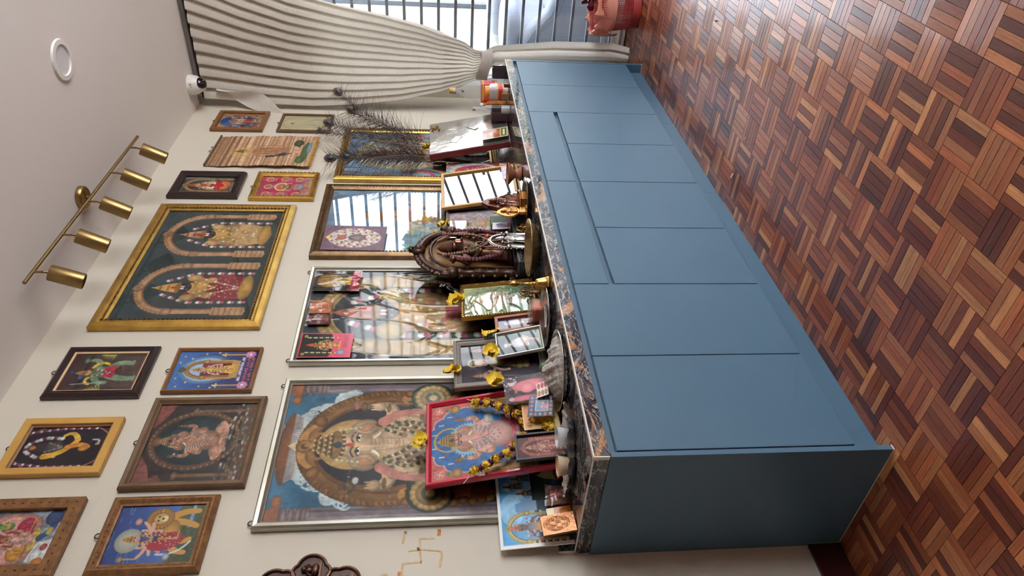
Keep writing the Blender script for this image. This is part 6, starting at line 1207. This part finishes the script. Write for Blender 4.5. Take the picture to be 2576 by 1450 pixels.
# foil tray with cups
ft = thing('foil_tray', 'crumpled silver foil tray at the near corner of the worktop', 'tray', (.195, -.262, ZT+.001), (0, 0, math.radians(-53)))
def foil(u, v):
    a = 2*pi*u; e = 1+.05*math.sin(5*a)+.03*math.sin(11*a); rx, ry = .150*e, .072*e; k = v
    z = .002+.026*max(0, (k-.72)/.28)**1.2+.0025*math.sin(17*a+k*9)*k+.002*math.sin(31*a)*k
    s_ = abs(math.cos(a))**2.2
    return (rx*k*math.cos(a), ry*k*math.sin(a)*(1-.35*s_), z)
MB().grid(foil, 90, 14).build('foil', mat('crumpled_foil', (206, 202, 196), .24, metal=.95, var=(40, .3, (160, 154, 148)), bump=(70, .8)), ft, smooth=True)
def cup(label, loc, m, fill, fh, name='plastic_cup'):
    t = thing(name, label, 'cup', loc, group='clear plastic cups on the foil tray')
    MB().lathe([(.0005, .0), (.0255, .0), (.0262, .002), (.034, .047), (.0375, .0475), (.0375, .049), (.033, .049), (.0252, .003), (.0005, .002)], 36, cap=False).build('cup', m, t, smooth=True)
    r1 = .0248+.0078*fh/.045; MB().lathe([(.0005, .0025), (.0246, .0025), (r1, .003+fh), (r1*.7, .003+fh+.003), (.0005, .003+fh+.004)], 30, cap=False).build('powder', fill, t, smooth=True)
    return t
m_cup = mat('clear_cup_plastic', (226, 228, 232), .12, alpha=.42, spec=.6)
cup('clear plastic cup with red kumkum powder at the bottom', (.229, -.288, ZT+.0045), m_cup, mat('kumkum', (150, 30, 56), .95, var=(90, .4, (120, 20, 44))), .012)
cup('plastic cup full of pale orange sandal paste', (.160, -.226, ZT+.0045), mat('cup_plastic_tinted', (232, 216, 190), .15, alpha=.38, spec=.6), mat('sandal_paste', (224, 170, 112), .9, var=(60, .4, (200, 142, 84))), .040)
rb_ = MB().tube([(.016*math.cos(a), .006*math.sin(a)+.003*math.cos(2*a), .004+.003*math.sin(a)) for a in np.linspace(0, 2*pi, 24, endpoint=False)], .0011, 6, closed=True).build('rubber_band', mat('orange_rubber', (214, 110, 40), .5), None, smooth=True); rb_.location = (.268, -.322, ZT+.012); rb_.rotation_euler = (1.2, .2, .4); tag(rb_, 'orange rubber band on the foil tray', 'rubber band')
# near end small items
cp = thing('copper_plate', 'embossed copper plaque standing at the near corner', 'plaque', (.030, -.108, ZT+.001), (-.16, -.06, .0))
MB().box(-.036, .036, -.010, .0, 0, .110, bev=.0015).build('block', mat('plaque_block', (120, 76, 52), .6, var=(30, .4, (90, 56, 38))), cp)
def emb(u, v):
    x, z = -.035+.07*u, .001+.108*v; d = 0
    rr = math.hypot((u-.5)/.34, (v-.55)/.36); d += .0016*math.exp(-((rr-1)/.07)**2)+.0018*math.exp(-(((u-.5)/.12)**2+((v-.5)/.22)**2))+.0013*math.sin(u*47+3*math.sin(v*19))*math.sin(v*61+2*math.sin(u*23))*(1 if rr < .95 else .35)+.0012*math.exp(-(((u-.5)/.07)**2+((v-.76)/.06)**2))
    return (x, -.0104-d, z)
MB().grid(emb, 44, 60).build('embossed_sheet', mat('copper_sheet', (196, 138, 96), .42, metal=.7, var=(30, .5, (170, 104, 64))), cp, smooth=True)
card('orange and cream picture card behind the copper plaque', .026, .108, ZT+.001, .990, -.088, lambda c: (c.R(0, 1, 0, 1, (226, 206, 140)), c.R(.1, 1, 0, .7, (206, 110, 40)), c.E(.6, .3, .3, .3, (226, 140, 50), sh=.4)), 30, lean=.15, roll=-.05, group='small pictures leaning on the worktop')
pk = thing('plastic_packet', 'small brown picture wrapped in crumpled plastic', 'packet', (.148, -.098, ZT+.001), (-.2, .04, 0))
link('print', print_mesh('print', .075, .080, lambda c: (c.R(0, 1, 0, 1, (120, 84, 66)), c.E(.5, .5, .35, .35, (190, 110, 96), sh=.3), c.noise(.5, 9)), 30, .0015), pk); MB().box(-.038, .038, .002, .010, 0, .082, bev=.003).build('packet_body', mat('brown_packet', (110, 82, 62), .4, var=(40, .4, (84, 60, 46))), pk)
MB().grid(lambda u, v: (-.042+.084*u, -.004-.003*math.sin(8*u+6*v)-.002*math.sin(15*v), -.002+.088*v), 12, 14).build('plastic_wrap', m_film, pk, smooth=True)
# tub and figurines
tb = thing('orange_tub', 'small clear tub of bright orange powder', 'tub', (.985, -.208, ZT+.003))
mtub = mat('clear_tub', (232, 206, 196), .15, alpha=.35, spec=.6)
pillow(MB(), -.034, .034, -.034, .034, .0, .040, 6, 28, 12).build('powder', mat('orange_powder', (226, 104, 60), .9, var=(60, .4, (206, 84, 44))), tb, smooth=True)
MB().box(-.037, .037, -.037, .037, .0, .050, bev=.006).build('tub_wall', mtub, tb); MB().box(-.039, .039, -.039, .039, .050, .056, bev=.003).build('lid', mtub, tb)
m_fig = mat('aged_bronze_small', (120, 96, 62), .4, metal=.85, var=(80, .6, (64, 50, 34)))
for k, (x, y, h, l) in enumerate(((1.045, -.262, .095, 'tallest of three tiny aged bronze idols beside the bell'), (1.078, -.238, .080, 'middle one of three tiny aged bronze idols beside the bell'), (1.015, -.238, .066, 'shortest of three tiny aged bronze idols beside the bell'))):
    t = thing('bronze_figurine', l, 'figurine', (x, y, ZT+.001), group='tiny aged bronze idols'); idol_figure(MB(), h*.85, h*.42, 4, 0, 0, h*.12).build('figure', m_fig, t, smooth=True); MB().lathe([(h*.24, 0), (h*.26, h*.03), (h*.2, h*.08), (h*.22, h*.12)], 14).build('base', m_fig, t, smooth=True)
    if k != 1: MB().tube([(h*.27*math.cos(a), .006, h*.62+h*.36*math.sin(a)) for a in np.linspace(-.6, pi+.6, 18)], h*.03, 6).build('halo', m_fig, t, smooth=True)
# pot, clay burner
pt = thing('metal_pot', 'small dull silver water pot with narrow neck', 'pot', (1.815, -.272, ZT+.001))
MB().lathe([(.020, 0), (.030, .006), (.036, .022), (.037, .036), (.031, .052), (.021, .060), (.019, .068), (.027, .082), (.030, .086), (.027, .085), (.017, .068), (.0005, .062)], 32, cap=False).build('body', mat('dull_silver', (150, 140, 132), .28, metal=.9, var=(40, .5, (100, 88, 80))), pt, smooth=True)
mb = MB(); [mb.tube([((.0205+.001*k)*math.cos(a), (.0205+.001*k)*math.sin(a), .061+.008*k) for a in np.linspace(0, 2*pi, 24, endpoint=False)], .0016, 5, closed=True) for k in range(3)]; mb.build('neck_rings', slv, pt)
cb_ = thing('clay_burner', 'brown terracotta incense burner with a loop handle', 'incense burner', (1.985, -.315, ZT+.001), (0, 0, .4))
mclay = mat('terracotta', (158, 104, 76), .75, var=(40, .4, (130, 80, 56)))
MB().lathe([(.030, 0), (.036, .002), (.036, .010), (.022, .022), (.018, .030), (.026, .040), (.048, .058), (.062, .072), (.064, .075), (.060, .075), (.044, .060), (.02, .045), (.0005, .042)], 36, cap=False).build('cup', mclay, cb_, smooth=True)
MB().tube([(.052, 0, .064), (.075, 0, .066), (.085, 0, .050), (.070, 0, .030), (.030, 0, .020)], [.007, .008, .008, .008, .007], 8).build('handle', mclay, cb_, smooth=True)
MB().sph((-.02, .0, .0), (.001, .001, .001), 4, 3)
# silver board, om, feathers
sv = thing('silver_board', 'thick foil faced board with maroon edge leaning under the peacock feathers', 'board', (2.760, -.195, ZT+.001), (-.205, .0, 0))
MB().box(-.212, .212, -.038, .0, 0, .488, bev=.002).build('core', mat('maroon_board_edge', (126, 44, 42), .45, var=(10, .5, (96, 30, 30))), sv)
MB().grid(lambda u, v: (-.210+.42*u, -.0412-.0014*math.sin(11*u+7*v)*math.sin(9*v+2), .002+.484*v), 26, 30).build('foil_face', mat('worn_foil', (206, 204, 200), .22, metal=.85, var=(14, .45, (170, 160, 148)), bump=(24, .5)), sv, smooth=True)
omc = MB(); o3 = [(-.026, .018), (-.012, .028), (.0, .018), (-.010, .006), (.002, -.006), (-.010, -.022), (-.028, -.014)]
omc.tube([(x, 0, z) for x, z in o3], .0042, 6).tube([(-.008, 0, .004), (.012, 0, .010), (.026, 0, .0), (.022, 0, -.014), (.012, 0, -.008)], .0036, 6).tube([(.004, 0, .026), (.014, 0, .020), (.024, 0, .028)], .003, 6).sph((.014, 0, .034), .004, 8, 6)
om = omc.build('om_symbol', mat('gold_paint_relief', (190, 150, 70), .35, metal=.6, var=(60, .4, (150, 110, 50))), sv, smooth=True); om.location = (.135, -.047, .445)
MB().box(-.11, -.03, -.0445, -.0425, .30, .345, rot=(0, .5, 0)).build('foil_scrap', slv, sv); MB().box(.02, .1, -.0445, -.0425, .2, .232, rot=(0, -.7, 0)).build('foil_scrap', slv, sv)
m_stem = mat('feather_stem', (150, 124, 100), .5, var=(20, .4, (110, 86, 66))); m_barb = mat('feather_barb', (54, 42, 36), .55, var=(30, .6, (26, 20, 18)), sheen=.2)
m_eye1 = mat('feather_eye_bronze', (96, 66, 44), .4, metal=.3, var=(60, .4, (60, 44, 34))); m_eye2 = mat('feather_eye_blue', (24, 26, 52), .3, metal=.3, var=(40, .5, (20, 70, 70)))
FN = Vector((-.80, -.60, 0)).normalized(); FS = Vector((.60, -.80, 0)).normalized()
def feather(label, base, mid, tip, seed, dens=250, blen=.145, eye=.030):
    q = random.Random(seed); t = thing('peacock_feather', label, 'feather', base, group='peacock feathers'); B0 = Vector(base); p0, p1, p2 = Vector((0, 0, 0)), Vector(mid)-B0, Vector(tip)-B0
    f = lambda s: p0*(1-s)**2+p1*2*s*(1-s)+p2*s*s; pts = [f(s) for s in np.linspace(0, 1, 18)]
    MB().tube([tuple(p) for p in pts], [.0032-.0024*i/17 for i in range(18)], 6).build('stem', m_stem, t, smooth=True)
    mb = MB()
    for k in range(dens):
        s = .10+.90*(k/dens)**.85; p = f(s); tg = (f(min(1, s+.01))-f(s-.01)).normalized(); sd_ = 1 if k % 2 else -1
        side = tg.cross(FN).normalized()*sd_; side = (side+FN*q.uniform(-.5, .5)).normalized(); L_ = blen*(1.15-.40*s)*q.uniform(.45, 1.25); dirv = (tg*q.uniform(.6, 1.0)+side*q.uniform(.5, 1.0)).normalized(); cur_ = side*q.uniform(-.7, .9)+Vector((0, 0, q.uniform(-.9, .5)))+FN*q.uniform(-.2, .3)
        w_ = q.uniform(.0008, .0015); prev = None
        ring = []
        for i in range(6):
            u = i/5; c_ = p+dirv*L_*u+cur_*L_*u*u*.6; ring.append((c_, w_*(1.1-u)))
        nrm = dirv.cross(FN).normalized(); P_ = []
        for c_, ww in ring: P_ += [tuple(c_-nrm*ww), tuple(c_+nrm*ww)]
        mb.add(P_, [(2*i, 2*i+1, 2*i+3, 2*i+2) for i in range(5)])
    # fine halo of short barbs round the eye
    for k in range(70):
        a = 2*pi*k/70; d = FS*math.cos(a)+Vector((0, 0, math.sin(a)))+FN*q.uniform(-.2, .2); L_ = eye*q.uniform(1.3, 2.2); c0 = p2; mb.add([tuple(c0+d*eye*.5), tuple(c0+d*eye*.5+FS*.0016+Vector((0, 0, .0012))), tuple(c0+d*L_)], [(0, 1, 2)])
    mb.build('barbs', m_barb, t)
    if eye:
        u = (p2-p1).normalized(); ang = math.atan2(u.x, u.z)
        for r_, mm_, dy in ((eye, m_eye1, 0), (eye*.55, m_eye2, -.0018)):
            e_ = MB().lathe([(.0004, -.0012), (r_*.9, -.001), (r_, 0), (r_*.9, .001), (.0004, .0012)], 22, sx_=.82, sy=1.15, cap=False, M=(Matrix.Rotation(-.93, 3, 'Z') @ Euler((pi/2, ang*.7, 0)).to_matrix())).build('eye_spot', mm_, t, smooth=True); e_.location = p2+FN*(.002-dy)
    return t
feather('peacock feather reaching farthest right over the curtain', (2.82, -.075, 1.37), (2.88, -.13, 1.68), (3.300, -.205, 2.000), 1)
feather('peacock feather with a dark eye just left of the one over the curtain', (2.81, -.070, 1.37), (2.86, -.14, 1.66), (3.150, -.145, 1.905), 2)
feather('peacock feather crossing the pale yellow drawing', (2.79, -.070, 1.37), (2.80, -.13, 1.72), (2.975, -.130, 2.030), 3)
feather('slim peacock feather rising straight above the gilt frame', (2.77, -.065, 1.37), (2.74, -.13, 1.74), (2.880, -.122, 2.075), 4, 240, .08, .012)
feather('peacock feather on the left with a bright round eye', (2.590, -.070, 1.36), (2.52, -.13, 1.62), (2.495, -.128, 1.965), 5)
feather('peacock feather with a dark eye in the middle of the gilt frame', (2.610, -.075, 1.36), (2.50, -.14, 1.60), (2.505, -.135, 1.872), 6, 300, .125, .034)
feather('drooping short peacock feather below the left bright eye', (2.60, -.08, 1.36), (2.56, -.15, 1.52), (2.455, -.150, 1.74), 7, 180, .11, .0)
# ------------------------------------------------------------------ bottles and boxes at the far end
ob = thing('oil_bottle', 'large clear plastic oil bottle with red label and yellow cap', 'bottle', (3.085, -.322, ZT+.001), (0, 0, .3))
m_pet = mat('clear_pet', (226, 230, 230), .06, alpha=.28, spec=.7)
def rsq(r, z, n=40, e=5):
    out = []
    for k in range(n):
        a = 2*pi*k/n; c_, s_ = math.cos(a), math.sin(a); d = (abs(c_)**e+abs(s_)**e)**(-1/e); out.append((r*c_*d, r*s_*d, z))
    return out
def loft(mb, rings):
    n = len(rings[0]); P_ = [p for r in rings for p in r]; F_ = [(i*n+k, i*n+(k+1) % n, (i+1)*n+(k+1) % n, (i+1)*n+k) for i in range(len(rings)-1) for k in range(n)]; F_.append(tuple(range(n))[::-1]); return mb.add(P_, F_)
rs = [(.062, 0, 5), (.068, .008, 5), (.068, .03, 5), (.066, .034, 5), (.068, .038, 5), (.068, .062, 5), (.067, .15, 5), (.068, .156, 5), (.066, .166, 5), (.068, .176, 5), (.067, .19, 4), (.055, .225, 3), (.034, .268, 2.4), (.022, .290, 2), (.0175, .298, 2), (.0175, .322, 2)]
loft(MB(), [rsq(r, z, 40, e) for r, z, e in rs]).build('body', m_pet, ob, smooth=True)
loft(MB(), [rsq(.0685, .058, 40, 5), rsq(.0685, .158, 40, 5)]).build('label', mat('red_label', (196, 48, 48), .35, var=(6, .4, (214, 110, 60))), ob)
loft(MB(), [rsq(.0688, .062, 40, 5), rsq(.0688, .072, 40, 5)]).build('label_band', mat('gold_print', (214, 176, 84), .4), ob); loft(MB(), [rsq(.0688, .144, 40, 5), rsq(.0688, .152, 40, 5)]).build('label_band', MATS['gold_print'], ob)
MB().lathe([(.0188, .318), (.0188, .338), (.0005, .338)], 28, cap=False).build('collar', mat('grey_white_collar', (190, 188, 186), .4), ob, smooth=True); MB().lathe([(.0180, .338), (.0180, .358), (.016, .360), (.0005, .360)], 28, cap=False).build('cap', mat('yellow_cap', (214, 172, 40), .4, var=(30, .2, (196, 150, 30))), ob, smooth=True)
sp_ = thing('metal_spoon', 'steel spoon hung across the neck of the oil bottle', 'spoon', (3.085-.03, -.322-.02, ZT+.318), (0, 0, .3))
MB().tube([(-.062, .0, -.030), (-.02, -.004, -.012), (.02, -.004, .004), (.075, .0, .028)], [.003, .0018, .0018, .0028], 6).build('handle', stl, sp_, smooth=True); MB().sph((-.075, 0, -.038), (.020, .012, .006), 14, 8, M=Euler((0, -.5, 0)).to_matrix()).build('bowl', stl, sp_, smooth=True)
ab = thing('amber_bottle', 'amber oil bottle half hidden behind the large clear bottle', 'bottle', (2.985, -.270, ZT+.001))
loft(MB(), [rsq(r, z, 28, 4) for r, z in ((.026, 0), (.028, .004), (.028, .05), (.0265, .054), (.028, .058), (.028, .10), (.022, .122), (.012, .134), (.012, .15))]).build('body', mat('amber_oil', (206, 130, 30), .12, alpha=.85, spec=.6, var=(20, .5, (150, 80, 16))), ab, smooth=True); MB().lathe([(.0135, .148), (.0135, .165), (.0005, .165)], 18, cap=False).build('cap', m_white, ab, smooth=True)
jr = thing('plastic_jar', 'translucent white plastic jar with orange lid', 'jar', (2.905, -.392, ZT+.001))
loft(MB(), [rsq(r, z, 36, 4) for r, z in ((.040, 0), (.045, .005), (.046, .06), (.045, .105), (.036, .116), (.032, .120))]).build('body', mat('milky_plastic', (206, 196, 198), .3, alpha=.85, var=(14, .4, (176, 150, 156))), jr, smooth=True)
MB().lathe([(.034, .119), (.036, .121), (.036, .142), (.034, .145), (.0005, .145)], 30, cap=False).build('lid', mat('orange_lid', (226, 150, 36), .4, var=(30, .3, (206, 126, 24))), jr, smooth=True)
loft(MB(), [rsq(.0462, .028, 36, 4), rsq(.0464, .074, 36, 4)]).build('label', mat('red_gold_label', (206, 60, 70), .5), jr); loft(MB(), [rsq(.0465, .064, 36, 4), rsq(.0466, .074, 36, 4)]).build('label_band', MATS['gold_print'], jr); loft(MB(), [rsq(.0464, .028, 36, 4), rsq(.0465, .038, 36, 4)]).build('label_band', MATS['gold_print'], jr)
sbt = thing('small_bottle', 'slim clear bottle with a black label', 'bottle', (2.735, -.352, ZT+.001))
MB().lathe([(.022, 0), (.025, .003), (.025, .115), (.022, .14), (.012, .172), (.0105, .18), (.0105, .212)], 26, cap=False).build('body', m_pet, sbt, smooth=True); MB().lathe([(.0253, .055), (.0253, .112)], 26, cap=False).build('label', mat('black_label', (40, 30, 38), .4, var=(40, .3, (60, 44, 50))), sbt, smooth=True); MB().lathe([(.0125, .208), (.0125, .226), (.0005, .226)], 20, cap=False).build('cap', mat('grey_cap', (176, 166, 164), .5), sbt, smooth=True); MB().lathe([(.0246, .003), (.0246, .05), (.0005, .05)], 22, cap=False).build('liquid', mat('pale_liquid', (200, 190, 186), .1, alpha=.4), sbt, smooth=True)
for x, y, sx_, sy, h, c_, l in ((2.905, -.436, .030, .012, .030, (70, 40, 44), 'tiny dark carton standing in front of the orange lidded jar'), (2.835, -.395, .026, .018, .046, (120, 84, 50), 'tiny brown matchbox beside the orange lidded jar'), (2.855, -.265, .05, .03, .105, (70, 48, 56), 'dark carton behind the slim bottle with black label')):
    t = thing('small_carton', l, 'box', (x, y, ZT+.001), (0, 0, .2), 'small cartons among the bottles'); MB().box(-sx_, sx_, -sy, sy, 0, h, bev=.001).build('carton', mat('carton_%d' % c_[0], c_, .5, var=(30, .4, tuple(int(v*.8) for v in c_))), t); MB().box(-sx_*.7, sx_*.7, -sy-.0006, -sy, h*.25, h*.75).build('printed_panel', mat('carton_print_%d' % c_[0], (176, 140, 80), .5, var=(60, .6, (90, 60, 40))), t)
bb_ = thing('black_box', 'open black gift box with white paper by the curtain', 'box', (3.148, -.428, ZT+.001), (0, 0, .35))
mblk = mat('black_card', (40, 32, 40), .4, var=(20, .3, (30, 24, 30)))
MB().box(-.05, .05, -.04, -.037, 0, .082).box(-.05, .05, .037, .04, 0, .082).box(-.05, -.047, -.037, .037, 0, .082).box(.047, .05, -.037, .037, 0, .082).box(-.05, .05, -.04, .04, 0, .002).build('box_walls', mblk, bb_)
MB().grid(lambda u, v: (-.03+.075*u+.01*math.sin(6*v), -.046+.02*v+.004*math.sin(7*u), .02+.075*v*(.6+.4*u)), 8, 8).build('paper', mat('white_tissue', (226, 232, 240), .7), bb_, smooth=True); MB().tube([(-.03+.012*math.cos(a), -.0412, .03+.012*math.sin(a)) for a in np.linspace(0, 2*pi, 24, endpoint=False)], .0006, 4, closed=True).build('printed_ring', MATS['gold_print'], bb_)
pb = thing('plastic_bag', 'small crumpled clear plastic bag beside the black box', 'bag', (3.10, -.405, ZT+.09))
MB().grid(lambda u, v: (.05*(u-.5)+.01*math.sin(9*v), .03*math.sin(4*u+v), .05*v*(1-.6*abs(u-.5))+.006*math.sin(13*u)), 12, 10).build('film', m_film, pb, smooth=True); pb.location.z = ZT+.083
# ------------------------------------------------------------------ wall hanging and painted mark
wh = thing('bronze_wall_hanging', 'bronze lobed wall hanging with small seated figures in relief', 'wall hanging', (-.175, -.003, 1.735))
def trefoil(R, n=84):
    cs = [(.16, 0, .86), (-.12, .62, .52), (-.12, -.62, .52), (-.7, 0, .5)]; out = []
    for k in range(n):
        a = 2*pi*k/n; ux, uz = math.cos(a), math.sin(a); best = .2
        for cx_, cz_, r_ in cs:
            b_ = ux*cx_+uz*cz_; d_ = b_*b_-(cx_*cx_+cz_*cz_-r_*r_)
            if d_ > 0: best = max(best, b_+math.sqrt(d_))
        out.append((R*best*ux, R*best*uz))
    return out
mwh = mat('copper_bronze', (96, 66, 54), .34, metal=.8, var=(40, .5, (58, 40, 36))); mwh2 = mat('dark_bronze_field', (74, 56, 50), .45, metal=.6, var=(50, .5, (54, 42, 38)))
MB().lathe([(.0005, -.004), (.085, -.004), (.092, .0), (.09, .010), (.08, .012), (.0005, .012)], 40, cap=False, M=Euler((pi/2, 0, 0)).to_matrix()).build('centre_disc', mwh2, wh, smooth=True)
for k in range(6):
    a = k*pi/3*.93; a = [0, .83, -.83, 1.75, -1.75, pi][k]; d = .135; cx_, cz_ = d*math.cos(a), d*math.sin(a); tp = trefoil(.050); ca, sa = math.cos(a), math.sin(a)
    pts_ = [(cx_+x*ca-z*sa, cz_+x*sa+z*ca) for x, z in tp]
    lo = MB().prism(pts_, -.006, .0).build('lobe', mwh2, wh)
    MB().tube([(x, -.008, z) for x, z in pts_], .0058, 7, closed=True).build('lobe_rim', mwh, lo, smooth=True)
    mb = MB().sph((cx_, -.010, cz_-.012), (.020, .010, .014), 12, 8).sph((cx_-.004, -.014, cz_+.006), (.012, .009, .013), 10, 8).sph((cx_, -.014, cz_+.022), (.009, .008, .009), 10, 8).tube([(cx_+.006, -.02, cz_+.02), (cx_+.010, -.022, cz_+.006), (cx_+.002, -.022, cz_-.004)], [.004, .0035, .002], 6).tube([(cx_-.014, -.014, cz_+.010), (cx_-.024, -.016, cz_-.002), (cx_-.012, -.02, cz_-.008)], .004, 6).box(cx_-.024, cx_+.024, -.014, -.004, cz_-.03, cz_-.024)
    mb.build('relief_figure', mwh, lo, smooth=True)
    MB().box(.05, .10, -.006, .0, -.022, .022, rot=(0, -a, 0), piv=(0, 0, 0)).build('neck', mwh2, wh)
pmk = thing('painted_mark', 'faint ochre swastika blessing mark hand painted on the wall', 'painted mark', (0.02, -.0004, 1.40))
m_och = mat('turmeric_paint', (200, 164, 112), .85, var=(90, .75, (208, 196, 172))); m_och2 = mat('ochre_dab', (190, 124, 62), .85, var=(60, .5, (206, 160, 110)))
def stroke(pts_, w_, name='stroke', m=None):
    mb = MB(); n = len(pts_); P_ = []
    for i, (x, z) in enumerate(pts_):
        a = pts_[max(0, i-1)]; b = pts_[min(n-1, i+1)]; tx, tz = b[0]-a[0], b[1]-a[1]; l = math.hypot(tx, tz) or 1; nx, nz = -tz/l*w_/2, tx/l*w_/2
        for s_, yy in ((1, 0), (.5, -.0008), (-.5, -.0008), (-1, 0)): P_.append((x-.02+nx*s_, yy, z-1.40+nz*s_))
    mb.add(P_, [(i*4+k, i*4+k+1, i*4+k+5, i*4+k+4) for i in range(n-1) for k in range(3)]); return mb.build(name, m or m_och, pmk)
stroke([(.061, 1.405), (.03, 1.405), (.024, 1.404), (-.026, 1.400)], .007); stroke([(.061, 1.408), (.061, 1.357)], .007); stroke([(.018, 1.442), (.021, 1.413), (.022, 1.40), (.015, 1.345)], .006)
stroke([(.015, 1.346), (.012, 1.337), (-.003, 1.334), (-.042, 1.342)], .008); stroke([(-.021, 1.397), (-.025, 1.456)], .007); stroke([(-.024, 1.456), (-.045, 1.459), (-.066, 1.459)], .008)
stroke([(.088, 1.454), (.06, 1.458), (.046, 1.460)], .008); stroke([(-.059, 1.523), (-.060, 1.502)], .007)
stroke([(.094, 1.342), (.082, 1.342), (.070, 1.344)], .012, 'dab', m_och2); stroke([(.092, 1.452), (.082, 1.453)], .010, 'dab', m_och2); stroke([(-.052, 1.467), (-.066, 1.467)], .010, 'dab', m_och2); stroke([(.030, 1.409), (.018, 1.409)], .010, 'dab', mat('dark_dab', (120, 90, 84), .9))

# ------------------------------------------------------------------ tiny bits on the floor
for (x, y), c_, l, s_ in (((1.485, -.588), (226, 224, 216), 'small white plastic plug lying on the parquet', .010), ((1.465, -.784), (206, 180, 130), 'tiny tan crumb on the parquet near the drawers', .006), ((2.109, -1.096), (30, 26, 26), 'tiny black twig on the glossy parquet', .008)):
    t = thing('floor_scrap', l, 'scrap', (x, y, .0012), (0, 0, x*3)); MB().cyl((-s_, 0, s_*.5), (s_*.6, s_*.2, s_*.5), s_*.5, s_*.4, 10).build('scrap_body', mat('scrap_%d' % c_[0], c_, .6, var=(90, .3, tuple(int(v*.8) for v in c_))), t, smooth=True); MB().cyl((s_*.6, s_*.2, s_*.5), (s_*1.4, s_*.3, s_*.35), s_*.22, s_*.15, 8).build('scrap_tip', MATS['scrap_%d' % c_[0]], t, smooth=True)
